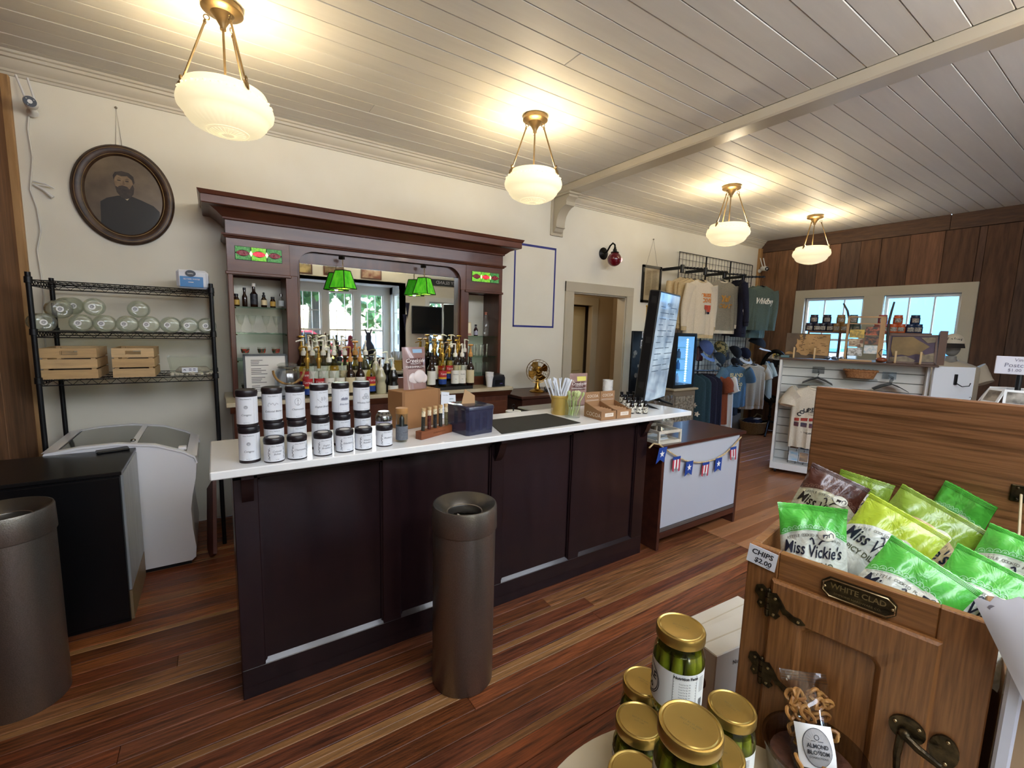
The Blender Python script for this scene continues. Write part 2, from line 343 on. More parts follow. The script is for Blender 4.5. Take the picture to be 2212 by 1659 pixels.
wr = bpy.data.objects['wall_right']; y = WY-.003; random.seed(11)
while y > FY:
    w = random.uniform(.24,.36); y0 = max(y-w,FY); t = random.uniform(0,.008)
    for lim in (WX0,WX1):
        if y0 < lim-.001 and y > lim+.001: y0 = lim
    spans = [(0,CZ-.2)]
    if y0 > WX0-.01 and y < WX1+.01: spans = [(0,1.0),(2.28,CZ-.2)]
    for z0, z1 in spans: B().box(-t,.02,-(y-y0)/2+.002,(y-y0)/2-.002,z0,z1,0,.003).obj('wall_board', barn, wr, (RX,(y+y0)/2,0), smooth=0)
    y = y0
for a, b_ in ((WY,1.9),(1.9,FY)): B().box(-.012,.02,(b_-a)/2+.002,(a-b_)/2-.002,CZ-.195,CZ,0,.003).obj('wall_board', mat('top_board','#5b4231',.75,h2='#49352a',ns=5,st=(1,1.2,10),bump=.4), wr, (RX,(a+b_)/2,0), smooth=0)
# side window: casing, two sashes with muntins
k = struct('window_1', B().box(RX-.03,RX+.02,WX0,WX1,2.275,2.405,0,.003), greige)
for y0, y1, z0, z1 in ((WX0,1.69,.97,2.28),(3.548,WX1,.97,2.28),(2.5,2.74,1.0,2.28)): B().box(RX-.03,RX+.02,y0,y1,z0,z1,0,.003).obj('frame', greige, k)
B().box(RX-.06,RX+.06,WX0-.03,WX1+.03,.94,.985,0,.004).obj('sill', greige, k)
for y0, y1 in ((1.69,2.5),(2.74,3.548)):
    b = B()
    for a, c in ((y0,y0+.035),(y1-.035,y1)): b.box(RX+.04,RX+.08,a,c,.985,2.275)
    for z0, z1 in ((.985,1.02),(2.235,2.275),(1.60,1.635)): b.box(RX+.041,RX+.081,y0,y1,z0,z1)
    for j in (1,2): yy = y0+(y1-y0)*j/3; b.box(RX+.045,RX+.075,yy-.009,yy+.009,.99,2.26)
    s = b.obj('sash', white, k); B().box(RX+.058,RX+.062,y0,y1,1.0,2.25).obj('pane', pane, s)
# front wall behind the camera, seen in the bar mirror: bay with sash windows, two wide windows
b = B(); b.box(LX-.1,-.05,FY-.12,FY,0,CZ); b.box(3.36,4.0,FY-.12,FY,0,CZ); b.box(-.05,3.36,FY-.12,FY,2.5,CZ); b.box(4.7,RX+.1,FY-.12,FY,0,CZ)
for x0, x1 in ((4.0,4.7),): b.box(x0,x1,FY-.12,FY,0,.75); b.box(x0,x1,FY-.12,FY,2.2,CZ)
struct('wall_front', b, paint)
BY = FY-.75; b = B(); b.box(-.05,3.36,BY-.1,BY,0,.72); b.box(-.05,3.36,BY-.1,BY,2.34,2.56); b.box(-.1,3.4,BY-.1,FY,2.5,2.56); b.box(-.15,-.05,BY-.1,FY,0,2.56); b.box(3.36,3.46,BY-.1,FY-.55,0,2.56); b.box(3.36,3.46,FY-.12,FY,0,2.56); b.box(3.36,3.46,BY-.1,FY,0,.72); b.box(3.36,3.46,BY-.1,FY,2.34,2.56)
xs = [.06+.66*i for i in range(5)]
for a, c in [(-.05,xs[0])]+[(x+.52,x+.66) for x in xs[:-1]]+[(xs[-1]+.52,3.36)]: b.box(a,c,BY-.1,BY,.72,2.34)
struct('wall_bay', b, mat('bay_paint','#dcdcd4',.5)); 
def sash(k, x0, x1, z0, z1, y, nx, nz, ax='y'):
    b = B(); zm = (z0+z1)/2; g = (lambda a,c,d,e,f,h: b.box(a,c,y+f,y+h,d,e)) if ax == 'y' else (lambda a,c,d,e,f,h: b.box(y+f,y+h,a,c,d,e))
    for a, c in ((x0,x0+.03),(x1-.03,x1)): g(a,c,z0,z1,-.02,.02)
    for a, c in ((z0,z0+.04),(z1-.03,z1),(zm-.02,zm+.02)): g(x0,x1,a,c,-.021,.021)
    for i in range(1,nx): x = x0+(x1-x0)*i/nx; g(x-.008,x+.008,z0,z1,-.012,.012)
    for h0, h1 in ((z0,zm),(zm,z1)):
        for i in range(1,nz): z = h0+(h1-h0)*i/nz; g(x0,x1,z-.008,z+.008,-.013,.013)
    o = b.obj('sash', white, k); b = B(); g(x0,x1,z0,z1,-.003,.003); b.obj('pane', pane, o)
for i, x in enumerate(xs):
    k = struct('window_%d' % (i+2), B().box(x-.03,x+.55,BY,BY+.02,.69,.73), white); sash(k, x, x+.52, .72, 2.34, BY-.05, 3, 2)
k = struct('window_7', B().box(3.34,3.36,FY-.58,FY-.1,.69,.73), white); sash(k, FY-.55, FY-.12, .72, 2.34, 3.41, 3, 2, 'x')
for i, (x0, x1) in enumerate(((4.0,4.7),)):
    k = struct('window_%d' % (i+8), B().box(x0-.1,x1+.1,FY,FY+.02,2.2,2.3), white); B().box(x0-.1,x0,FY,FY+.02,.7,2.2).obj('frame', white, k); B().box(x1,x1+.1,FY,FY+.02,.7,2.2).obj('frame', white, k)
    sash(k, x0, (x0+x1)/2, .75, 2.2, FY-.06, 2, 1); sash(k, (x0+x1)/2, x1, .75, 2.2, FY-.06, 2, 1)
# ---------------------------------------------------------------- outdoors
struct('ground_outside', B().box(-60,80,-70,60,-.4,-.12), mat('asphalt','#5d5c58',.9,h2='#51514e',ns=1.5))
leafm = mat('leaf_green','#3c5a24',.6,h2='#6d8a42',ns=1.2,rnd=.3)
def leafball(seed, n, R, H):
    rng = random.Random(seed); b = B()
    for i in range(n):
        th = rng.uniform(0,2*pi); ph = math.acos(rng.uniform(-1,1)); r = rng.uniform(.55,1)**.5
        c = V((R*r*sin(ph)*cos(th), R*r*sin(ph)*sin(th), H+R*1.1*r*cos(ph))); s = rng.uniform(.12,.26)
        a = V((rng.uniform(-1,1),rng.uniform(-1,1),rng.uniform(-1,1))).normalized(); d = a.orthogonal().normalized()
        b.quad(c-a*s, c-d*s*.6, c+a*s, c+d*s*.6)
    return b
crowns = [leafball(s, 900, 2.2, 3.4).mesh('crown', [leafm], 0) for s in (1,2)]
trunk = B().tube([(0,0,-.3),(.05,0,1.2),(0,.1,3.2)],[.2,.15,.08],8).mesh('trunk', [mat('bark','#5b4a3a',.9)])
def tree(x, y, s, label, i):
    t = thing('tree', label, 'tree', (x,y,0)); t.scale = (s,s,s)
    inst(crowns[i % 2], 'crown', t, (0,0,0), (0,0,i*1.3)); inst(trunk, 'trunk', t, (0,0,0))
for i, (x, y, s, l) in enumerate(((-4,-13,1.2,'leafy green tree across the street, first by the mirror edge'),(1.9,-18,1.5,'leafy green tree across the street behind the middle bay sash'),(7.2,-13.5,1.15,'leafy green tree across the street behind the right bay sash'),(13.5,-16,1.3,'leafy green tree across the street beyond the wide front window'),(23,4.5,1.5,'green tree above the pale roof through the side window'),(22,-3.5,1.4,'green tree at the end of the pale roof through the side window'))): tree(x, y, s, l, i)
for i, x in enumerate((-9,-1.5,6,13.5,21)): tree(x, -27, 2.6, 'tall dark tree in the far row beyond the street, %s from the left' % ('first','second','third','fourth','fifth')[i], i)
# red car parked across the street (seen in the mirror)
def car(x, y, label, col):
    t = thing('car', label, 'car', (x,y,0), 0)
    pr = [(-2.1,.3),(-2.15,.7),(-1.9,.85),(-1.2,.92),(-.6,1.4),(.8,1.42),(1.5,.95),(2.05,.85),(2.15,.5),(2.1,.3)]
    B().prism(pr,'y',-.85,.85).obj('body', mat(col[0],col[1],.25,coat=1), t)
    B().prism([(-1.08,.93),(-.58,1.33),(.76,1.35),(1.3,.95)],'y',-.86,.86).obj('window', mat('car_glass','#1b2226',.1), t)
    for sx in (-1.35,1.35):
        for sy in (-.8,.8): B().cyl((sx,sy-.1,.2),(sx,sy+.1,.2),.33,n=20).obj('wheel', mat('tyre','#1a1a1a',.8), t)
car(2.0,-9.5,'red car parked across the street, reflected in the bar mirror',('car_red','#c02530')); car(6.4,-9.7,'white car parked across the street, reflected in the bar mirror',('car_white','#dddddd'))
# neighbouring building with a pale blue metal roof, seen through the side window
t = thing('building', 'low neighbouring building under a pale blue roof outside the side window', 'building', (0,0,0))
sid = mat('clapboard','#7d7a71',.8)
B().box(13.6,19,-3.5,8.0,-.1,1.42).obj('wall', sid, t)
B().prism([(13.0,1.38),(16.2,2.95),(19.4,1.38),(19.4,1.3),(16.2,2.85),(13.0,1.3)],'y',.3,8.6).obj('roof', mat('pale_metal_roof','#3f6f82',.35), t)
B().prism([(13.0,1.36),(16.2,2.3),(19.4,1.36)],'y',-4.2,.3).obj('side_roof', mat('pale_metal_roof_2','#3a687b',.4), t)
b = B()
for i in range(3): b.box(12.4,12.5,-3,8,.62+.28*i,.72+.28*i)
for i in range(8): b.box(12.42,12.5,-3+1.5*i,-2.9+1.5*i,-.1,1.32)
tag(b.obj('rail_fence', mat('grey_wood','#8a8276',.85)), 'weathered grey rail fence outside the side window', 'fence')
# ================================================================ pendant lamps
bronze = mat('aged_bronze','#8a7350',.38,.85,h2='#6f5b3e',ns=9)
def bowlmat():
    M = mat('lamp_glass','#fff3cf',.4,emit=1,eh='#ffe6ab'); t = M.node_tree; N = t.nodes; L = t.links.new; b = N['Principled BSDF']
    b.inputs['Emission Strength'].default_value = .31; b.inputs['Emission Color'].default_value = (*lin('#ffedbe'),1); return M
bowl_m = bowlmat()
def pendant(x, y, label, zr=2.865, lit=1):
    t = thing('pendant_lamp', label, 'lamp', (x,y,0), 0, 'milk glass bowl pendants')
    B().lathe([(0,CZ),(.095,CZ),(.097,CZ-.03),(.09,CZ-.036),(.055,CZ-.045),(.03,CZ-.075),(.014,CZ-.105),(.014,CZ-.12),(0,CZ-.12)],28).obj('canopy', bronze, t)
    pr = [(.178,zr),(.19,zr+.004),(.196,zr-.008),(.196,zr-.026),(.205,zr-.034),(.222,zr-.06),(.227,zr-.082),(.222,zr-.105),(.205,zr-.125),(.196,zr-.13),(.19,zr-.15),(.168,zr-.175),(.13,zr-.195),(.1,zr-.204),(.092,zr-.205),(.088,zr-.209),(.05,zr-.217),(.02,zr-.221),(0,zr-.222)]
    b = B(); b.grid(lambda u,v: (lambda i,f,a: (lambda r,z: (r*(1+(.012*cos(36*a) if .09<r<.19 and z<zr-.13 else 0))*cos(a), r*(1+(.012*cos(36*a) if .09<r<.19 and z<zr-.13 else 0))*sin(a), z))(pr[i][0]+(pr[min(i+1,len(pr)-1)][0]-pr[i][0])*f, pr[i][1]+(pr[min(i+1,len(pr)-1)][1]-pr[i][1])*f))(int(v*(len(pr)-1)), v*(len(pr)-1)-int(v*(len(pr)-1)), 2*pi*u), 108, len(pr)-1, 0, True)
    o = b.obj('glass_bowl', bowl_m, t, smooth=1.0)
    b = B()
    for k in range(40): a = 2*pi*k/40; r = .213; b.ball((r*cos(a), r*sin(a), zr-.048+.006*(k % 2)), .008,.008,.006,6,4)
    for r, z in ((.1,-.2035),(.197,-.029)): b.tube([((r)*cos(2*pi*k/48), (r)*sin(2*pi*k/48), zr+z) for k in range(48)], .0028, 6, 0, True)
    for k in range(24): a = 2*pi*k/24; b.tube([(.03*cos(a),.03*sin(a),zr-.2205),(.085*cos(a),.085*sin(a),zr-.2095)], .0022, 5)
    b.obj('moulded_relief', bowl_m, o)
    B().cyl((0,0,CZ-.1),(0,0,zr-.05),.006,n=8).obj('centre_rod', bronze, t)
    for k in range(3):
        a = rad(-65+120*k); p0 = V((.065*cos(a),.065*sin(a),CZ-.062)); p1 = V((.19*cos(a),.19*sin(a),zr+.012)); d = p1-p0
        b = B().cyl(p0+d*.12, p1, .0055, n=8); b.tube([p0+d*.05+V((.013*cos(q)*cos(a),.013*cos(q)*sin(a),.013*sin(q))) for q in [2*pi*i/12 for i in range(12)]], .0028, 5, 0, True); b.ball(p0+d*.12,.008,.008,.012,8,6)
        o = b.obj('hanger_rod', bronze, t)
        b = B(); e = V((cos(a),sin(a),0)); s = e.cross(V((0,0,1))); p = p1-V((0,0,.012))
        b.tube([p-e*.03+V((0,0,.012)), p+V((0,0,.006)), p+e*.014-V((0,0,.012)), p+e*.026-V((0,0,.035))], [.007,.013,.011,.005], 6); b.ball(p+e*.006+V((0,0,.02)),.009,.009,.016,8,6)
        b.obj('leaf_clip', bronze, o)
    if lit: lamp('pendant_bulb','POINT',(x,y,zr+.03), lit, WARM, .07)
    return t
pendant(.11,3.0,'milk glass bowl pendant on three rods, nearest and largest',lit=8.5)
pendant(2.15,3.0,'milk glass bowl pendant hanging just before the ceiling beam',lit=8.5)
pendant(4.86,3.0,'milk glass bowl pendant hanging over the hanging sweatshirts',lit=8.5)
pendant(6.88,3.0,'milk glass bowl pendant hanging before the brown board wall',lit=8.5)
pendant(.9,-.2,'milk glass bowl pendant reflected at the top of the bar mirror',lit=12)
pendant(3.0,-.3,'milk glass bowl pendant above the shop floor, out of the picture',lit=12)

# ================================================================ counter
esp = mat('espresso_wood','#190e11',.25,h2='#221416',ns=3,st=(5,5,.7),bump=.05,rnd=.12,coat=.15)
quartz = mat('white_quartz','#eeeeec',.16,h2='#c9c8c4',ns=2.2,st=(1,1.6,1),lo=.62,hi=.72,det=8)
CT = 1.07
c = thing('counter','long dark wood service counter with recessed front panels','counter',(0,0,0))
B().box(.045,2.592,2.122,2.5,.0,1.036).obj('carcass', esp, c)
st = [(.034,.125),(.654,.747),(1.277,1.361),(1.884,1.974),(2.492,2.604)]
for i,(a,b_) in enumerate(st): B().box(a,b_,2.1,2.124 if 0<i<4 else 2.52,.0,1.036,0,.003).obj('stile', esp, c)
B().box(.034,2.604,2.099,2.124,.0,.142,0,.003).obj('bottom_rail', esp, c); B().box(.034,2.604,2.1,2.124,.996,1.036,0,.003).obj('top_rail', esp, c)
for i in range(4):
    a, b_ = st[i][1], st[i+1][0]; p = B().box(a,b_,2.118,2.124,.142,.996).obj('panel', esp, c)
    b = B(); b.prism([(2.102,.142),(2.118,.142),(2.118,.16)],'x',a,b_); b.prism([(a,.15),(a+.008,.16),(a+.008,.996),(a,.996)],'y',2.108,2.119); b.prism([(b_,.15),(b_-.008,.16),(b_-.008,.996),(b_,.996)],'y',2.108,2.119); b.box(a,b_,2.108,2.119,.988,.996)
    b.obj('bead', esp, p)
for x in (.085,1.318,2.548):
    B().prism([(2.1,1.036),(2.03,1.036),(2.03,1.018),(2.046,1.0),(2.052,.975),(2.075,.93),(2.1,.9)],'x',x-.022,x+.022).obj('corbel', esp, c)
B().box(.3,2.55,2.5,3.05,.84,.87,0,.003).obj('work_shelf', esp, c)
for x in (.36,1.4,2.5): B().box(x-.03,x+.03,2.98,3.04,0,.84).obj('leg', esp, c)
solo('countertop','white quartz countertop with a pale blue lit front edge','countertop',B().box(-.04,2.988,2.015,2.56,1.036,CT,0,.004),quartz)

# ================================================================ back bar
mah = mat('mahogany','#512c1e',.33,h2='#643a27',ns=3,st=(.8,5,5),bump=.06,rnd=.14,coat=.1)
mahv = mat('mahogany_upright','#4b281d',.33,h2='#5d3525',ns=3,st=(5,5,.8),bump=.06,rnd=.14,coat=.1)
mirror = mat('mirror_glass','#e4e8e6',.015,1.0)
YF = 3.98
k = thing('back_bar','tall mahogany back bar with mirror, side niches and deep cornice','cabinet',(0,0,0))
def cornice(name, prof, x0, x1, parent, ms):
    b = B(); n = len(prof); vs = []
    for d, z in prof: vs += [(x0-d,WY-.002,z),(x0-d,YF-d,z),(x1+d,YF-d,z),(x1+d,WY-.002,z)]
    fs = [(j*4+i,j*4+i+1,(j+1)*4+i+1,(j+1)*4+i) for j in range(n-1) for i in range(3)]+[((n-1)*4,(n-1)*4+1,(n-1)*4+2,(n-1)*4+3),(0,1,2,3)]
    b.add(vs, fs); return b.obj(name, ms, parent, smooth=.3)
cornice('cornice', [(0,2.385),(.014,2.39),(.016,2.402),(.03,2.412),(.05,2.43),(.085,2.452),(.1,2.456),(.134,2.458),(.138,2.464),(.138,2.514),(.146,2.518),(.152,2.532),(.158,2.543)], .1, 2.5, k, mah)
B().box(.1,2.5,YF,WY-.002,2.28,2.39).obj('frieze', mah, k)
cornice('architrave_moulding', [(0,2.258),(.012,2.262),(.016,2.272),(.026,2.276),(.028,2.288),(0,2.292)], .1, 2.5, k, mah)
for x0, x1 in ((.1,.52),(2.08,2.5)):
    B().box(x0,x1,YF,4.05,2.018,2.262,0,.002).obj('head_panel', mah, k)
    B().box(x0-.012,x1+.008,YF-.014,4.03,1.998,2.02,0,.004).obj('lip_moulding', mah, k)
for m in (0,1):
    q = lambda x: x if not m else 2.6-x
    pts = [(.52,2.262),(.52,2.0),(.575,2.0)]+[(.705-.13*cos(a), 2.095+.13*sin(a)) for a in [rad(90*i/8) for i in range(9)]]+[(.705,2.262)]
    B().prism([(q(x),z) for x,z in pts],'y',YF+.004,4.04).obj('arch_spandrel', mah, k)
B().box(.705,1.895,YF+.004,4.04,2.225,2.262).obj('arch_rail', mah, k)
for x0, x1, n in ((.1,.135,'outer_post'),(.486,.575,'inner_post'),(2.025,2.114,'inner_post'),(2.465,2.5,'outer_post')):
    B().box(x0,x1,YF,WY-.004,CT,2.02,0,.004).obj(n, mahv, k)
for x0, x1 in ((.575,.592),(2.008,2.025)): B().box(x0,x1,4.0,4.06,CT,2.2,0,.004).obj('mirror_bead', mahv, k)
B().box(.575,2.025,4.03,4.09,2.135,2.262).obj('mirror_head', mahv, k)
B().box(.57,2.03,4.075,4.1,CT,2.26).obj('backboard', mahv, k)
B().box(.59,2.01,4.05,4.056,CT+.1,2.137).obj('mirror', mirror, k)
B().box(.59,2.01,4.02,4.06,CT,CT+.1).obj('mirror_sill', mahv, k)
for x0, x1, nz in ((.135,.486,(1.765,1.563,1.355)),(2.114,2.465,(1.567,1.36,1.17))):
    B().box(x0,x1,4.3,4.306,CT,2.0).obj('niche_backing', mat('niche_paint','#d2cebf',.25,coat=.35), k); B().box(x0-.02,x1+.02,4.306,4.34,CT,2.02).obj('niche_back', mahv, k)
    for z in nz:
        o = B().box(x0+.002,x1-.002,4.0,4.29,z-.007,z,0,.001).obj('glass_shelf', glass('shelf_glass','#dcefe6',0,1.5,.03), k)
        b = B()
        for x in (x0+.006,x1-.006): b.ball((x,4.01,z-.012),.006,.008,.005,8,5)
        b.obj('shelf_pin', mat('brass','#b08d4a',.25,1), o)
B().box(2.114,2.465,4.0,4.03,CT,1.158).obj('niche_apron', mah, k)
B().box(.09,2.47,3.775,4.345,0,1.036,0,.003).obj('base_cabinet', mahv, k)
B().prism([(3.775,1.036),(3.728,1.036),(3.735,1.02),(3.752,1.005),(3.762,.985),(3.775,.98)],'x',.07,2.49).obj('top_moulding', mah, k)
for x in (1.75,2.12): B().box(x,x+.33,3.764,3.778,.62,.93,0,.006).obj('drawer_front', mah, k)
solo('marble_countertop','beige marble top of the back bar cabinet','countertop',B().box(.047,2.5,3.72,4.34,1.037,CT-.001,0,.003),mat('beige_marble','#cfc3a6',.22,h2='#b9a98a',ns=5,det=8))
# stained glass: light from behind is put into the panes as glow
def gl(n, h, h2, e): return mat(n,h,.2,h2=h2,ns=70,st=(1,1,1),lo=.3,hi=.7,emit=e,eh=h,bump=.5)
lead = mat('lead_came','#1b1812',.5,.6)
for x0, x1, wh in ((.152,.466,.0),(2.142,2.456,.5)):
    s = B().box(x0,x1,YF-.002,YF+.002,2.107,2.208).obj('stained_glass', lead, k); w = (x1-x0)/3; zc = 2.158
    for i in range(3):
        for z0, z1 in ((2.11,zc),(zc,2.205)):
            up = 1 if z1 > zc else -1; b = B(); a0 = x0+w*i+.003; a1 = x0+w*(i+1)-.003
            pts = [(a0,z0 if up<0 else z1),(a1,z0 if up<0 else z1)]+[(a1-(a1-a0)*j/10, zc+up*max(.003,.024*sin(pi*j/10))) for j in range(11)]
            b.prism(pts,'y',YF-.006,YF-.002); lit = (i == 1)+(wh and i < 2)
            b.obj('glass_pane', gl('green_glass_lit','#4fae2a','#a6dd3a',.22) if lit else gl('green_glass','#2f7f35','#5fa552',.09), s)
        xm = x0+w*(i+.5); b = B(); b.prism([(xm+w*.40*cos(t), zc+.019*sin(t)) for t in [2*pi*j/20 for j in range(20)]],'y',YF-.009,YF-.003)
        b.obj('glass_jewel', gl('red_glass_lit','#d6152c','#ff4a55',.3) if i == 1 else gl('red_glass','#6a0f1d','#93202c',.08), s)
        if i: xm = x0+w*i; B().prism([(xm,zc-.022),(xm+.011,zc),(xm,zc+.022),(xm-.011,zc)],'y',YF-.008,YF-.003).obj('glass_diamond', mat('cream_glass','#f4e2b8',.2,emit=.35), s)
# two green glass hanging lamps in front of the mirror
gsh = mat('green_shade','#2f9a1a',.25,h2='#79d23a',ns=28,st=(1,1,.5),lo=.3,hi=.7,emit=.17,eh='#3fb81f')
for x, l in ((.907,'green slag glass hanging lamp over the left of the bar mirror'),(1.622,'green slag glass hanging lamp over the right of the bar mirror')):
    t = thing('hanging_lamp', l, 'lamp', (x,3.925,0), rad(38), 'green glass bar lamps'); R0, R1, z0, z1 = .076, .042, 1.945, 2.09
    fr = B(); cn = [(1,1),(-1,1),(-1,-1),(1,-1)]
    for i in range(4):
        a, b_ = cn[i], cn[(i+1)%4]; B().quad((a[0]*R0,a[1]*R0,z0),(b_[0]*R0,b_[1]*R0,z0),(b_[0]*R1,b_[1]*R1,z1),(a[0]*R1,a[1]*R1,z1)).obj('shade_pane', gsh, t)
        fr.cyl((a[0]*R0,a[1]*R0,z0),(a[0]*R1,a[1]*R1,z1),.004,n=6); fr.cyl((a[0]*R0,a[1]*R0,z0),(b_[0]*R0,b_[1]*R0,z0),.004,n=6); fr.cyl((a[0]*R1,a[1]*R1,z1),(b_[0]*R1,b_[1]*R1,z1),.004,n=6)
    fr.obj('shade_frame', lead, t); B().box(-R1,R1,-R1,R1,z1-.002,z1+.004).obj('shade_cap', lead, t)
    b = B()
    for i in range(6): a = pi/2*(i%2); zc = z1+.012+.015*i; b.tube([(.006*cos(q)*cos(a),.006*cos(q)*sin(a),zc+.011*sin(q)) for q in [2*pi*j/8 for j in range(8)]],.0018,4,0,True)
    b.obj('chain', bronze, t); B().box(-.012,.012,-.012,.03,2.18,2.205).obj('hook_bracket', lead, t)
    B().ball((0,0,2.02),.025,.025,.03).obj('bulb', mat('bulb','#fff2c0',.3,emit=4,eh='#ffe9a0'), t)
    lamp('bar_lamp_bulb','POINT',(x,3.925,1.96),1.2,(1,.9,.6),.02)

# ================================================================ bottles and glasses of the back bar
lab_w = mat('paper_label','#e6e2d6',.7); ink = mat('ink_dark','#23242a',.7)
clear = glass('clear_glass','#f8fbf8',.0,1.35,.02); syr = glass('pale_syrup','#e9dfae',.0,1.35,.03); brn = mat('brown_glass','#24120a',.12,coat=.3)
red_l = mat('red_label','#b3262b',.55); blu_l = mat('blue_label','#1d3f86',.55); yel_l = mat('yellow_label','#e0a92c',.55); cream_l = mat('cream_label','#d9c79e',.6)
pw = mat('pump_white','#e9e4d6',.4); pgold = mat('pump_gold','#b58d3d',.3,.7); pblk = mat('pump_black','#17171a',.4); porg = mat('pump_amber','#c38a45',.4)
def bottle_mesh(kind):
    if kind == 'tall': return [(0,0),(.034,0),(.037,.006),(.037,.16),(.034,.18),(.02,.205),(.0145,.225),(.0135,.28),(.016,.283),(.016,.296),(0,.296)]
    if kind == 'sauce': return [(0,0),(.04,0),(.043,.01),(.043,.07),(.034,.095),(.036,.11),(.043,.13),(.042,.15),(.026,.185),(.024,.2),(0,.2)]
    if kind == 'short': return [(0,0),(.034,0),(.036,.006),(.036,.11),(.03,.13),(.016,.15),(.015,.175),(0,.175)]
_BM = {}
def syrup(u, y, dz, kind, gmat, label_ms, pump, label, words=None, rz=None):
    """one syrup bottle: body, wrap label with lettering, pump"""
    x = Py(u, 800, y).x; t = thing('syrup_bottle', label, 'bottle', (x,y,CT+dz), random.uniform(-.35,.15) if rz is None else rz, 'syrup bottles before the bar mirror')
    key = (kind, gmat.name)
    if key not in _BM: _BM[key] = B().lathe(bottle_mesh(kind),18).mesh('bottle_body',[gmat])
    inst(_BM[key],'bottle_body',t,(0,0,0))
    r = {'tall':.0376,'sauce':.0436,'short':.0366}[kind]; z0, z1 = {'tall':(.025,.15),'sauce':(.02,.065),'short':(.02,.1)}[kind]
    if label_ms:
        lk = (kind,)+tuple(m.name for m in label_ms)
        if lk not in _BM:
            b = B(); n = len(label_ms)
            if n == 3: cuts = [(0,.38),(.38,.52),(.52,1)]
            else: cuts = [(0,1)]
            for i,(a,c_) in enumerate(cuts): b.arc(r, z0+(z1-z0)*a, z0+(z1-z0)*c_, rad(-200), rad(20), 14, i)
            _BM[lk] = b.mesh('wrap_label', label_ms)
        lo = inst(_BM[lk],'wrap_label',t,(0,0,0))
        if words:
            wk = (lk,words)
            if wk not in _BM:
                sc = len(label_ms) == 3
                o = letters(lo, [(words,.03 if sc else .016,0,z0+(z1-z0)*(.76 if sc else .7),.35 if sc else .2)]+([] if sc else [('~',.03,0,z0+(z1-z0)*.35)]), oncyl(r), mat('white_ink','#f2eee6',.6) if sc else ink); _BM[wk] = o.data
            else: inst(_BM[wk],'lettering',lo,(0,0,0))
    top = bottle_mesh(kind)[-1][1]
    if pump:
        style, pm = pump; pk = ('pump',style,pm.name)
        if pk not in _BM:
            b = B()
            if style == 'cap': b.lathe([(0,-.012),(.019,-.012),(.019,.02),(.017,.022),(0,.022)],14)
            else:
                b.lathe([(0,-.02),(.02,-.02),(.021,.0),(.019,.012),(.011,.02),(.0095,.05),(.006,.052),(.0055,.085),(0,.085)],12)
                if style == 'disc': b.lathe([(0,.08),(.02,.082),(.027,.09),(.022,.098),(.008,.1),(0,.1)],14)
                else: b.tube([(0,0,.085),(0,0,.098),(-.015,-.02,.1),(-.033,-.045,.092)],[.008,.009,.006,.004],8); b.ball((-.033,-.045,.09),.005)
            _BM[pk] = b.mesh('pump',[pm])
        po = inst(_BM[pk],'pump' if style != 'cap' else 'screw_cap',t,(0,0,top),(0,0,random.uniform(-1.2,1.2)))
        if kind == 'tall' and pm is pgold:
            if 'foil' not in _BM: _BM['foil'] = B().lathe([(.0142,.228),(.0142,.283),(.0168,.284),(.0168,.297)],14,caps=False).mesh('neck_foil',[pgold])
            inst(_BM['foil'],'neck_foil',t,(0,0,0))
    return t
TL = [yel_l, blu_l, red_l]; TL = [blu_l, yel_l, red_l]
od = ['first','second','third','fourth','fifth','sixth','seventh','eighth','ninth']
def row(lst, y, dz, side, rowname):
    for i,(u,kind,g,lm,pump,w,desc) in enumerate(lst): syrup(u,y,dz,kind,g,lm,pump,'%s, %s in the %s row %s of the mirror' % (desc, od[i], rowname, side), w)
WL, CL = [lab_w], [cream_l]
TO = 'Torani'; MO = 'Monin'
row([(664,'tall',clear,TL,('pump',pgold),TO,'clear syrup bottle with red label'),(689,'tall',clear,TL,('pump',pgold),TO,'clear syrup bottle with red label'),(711,'tall',clear,WL,('pump',pw),MO,'white labelled syrup bottle'),(734,'tall',clear,WL,('cap',pblk),MO,'black capped syrup bottle'),(757,'tall',brn,CL,('pump',porg),None,'dark brown syrup bottle'),(778,'tall',brn,WL,('pump',porg),None,'dark brown syrup bottle'),(801,'tall',syr,TL,('cap',pblk),TO,'short necked red label bottle'),(823,'sauce',mat('sauce_cream','#b9b391',.25,coat=.3),None,('pump',pw),None,'pinched sauce jug'),(849,'sauce',mat('sauce_dark','#1d1a14',.25,coat=.4),WL,('pump',pw),None,'black sauce jug')],3.79,0,'left','front')
row([(657,'tall',syr,TL,('pump',pw),TO,'red label bottle'),(676,'tall',clear,WL,('pump',pw),None,'white pump bottle'),(699,'tall',clear,WL,('pump',pw),None,'white pump bottle'),(722,'tall',syr,WL,('pump',pw),None,'white pump bottle'),(745,'tall',clear,CL,('pump',pw),None,'white pump bottle'),(768,'tall',syr,CL,('disc',porg),None,'amber pump bottle'),(790,'tall',clear,WL,('pump',pw),None,'pale sauce bottle'),(812,'sauce',mat('sauce_cream','#b9b391',.25),None,('pump',pw),None,'cream sauce jug'),(836,'sauce',mat('sauce_dark','#1d1a14',.25),None,('pump',pw),None,'dark sauce jug')],3.875,.05,'left','middle')
row([(652,'tall',brn,WL,('disc',pgold),None,'brown bottle'),(668,'tall',clear,WL,('pump',pw),None,'white pump bottle'),(686,'tall',clear,WL,('pump',pw),None,'white pump bottle'),(704,'tall',syr,WL,('pump',pw),None,'white pump bottle'),(722,'tall',clear,CL,('pump',pw),None,'white pump bottle'),(739,'tall',clear,WL,('pump',pw),None,'white pump bottle')],3.955,.085,'left','back')
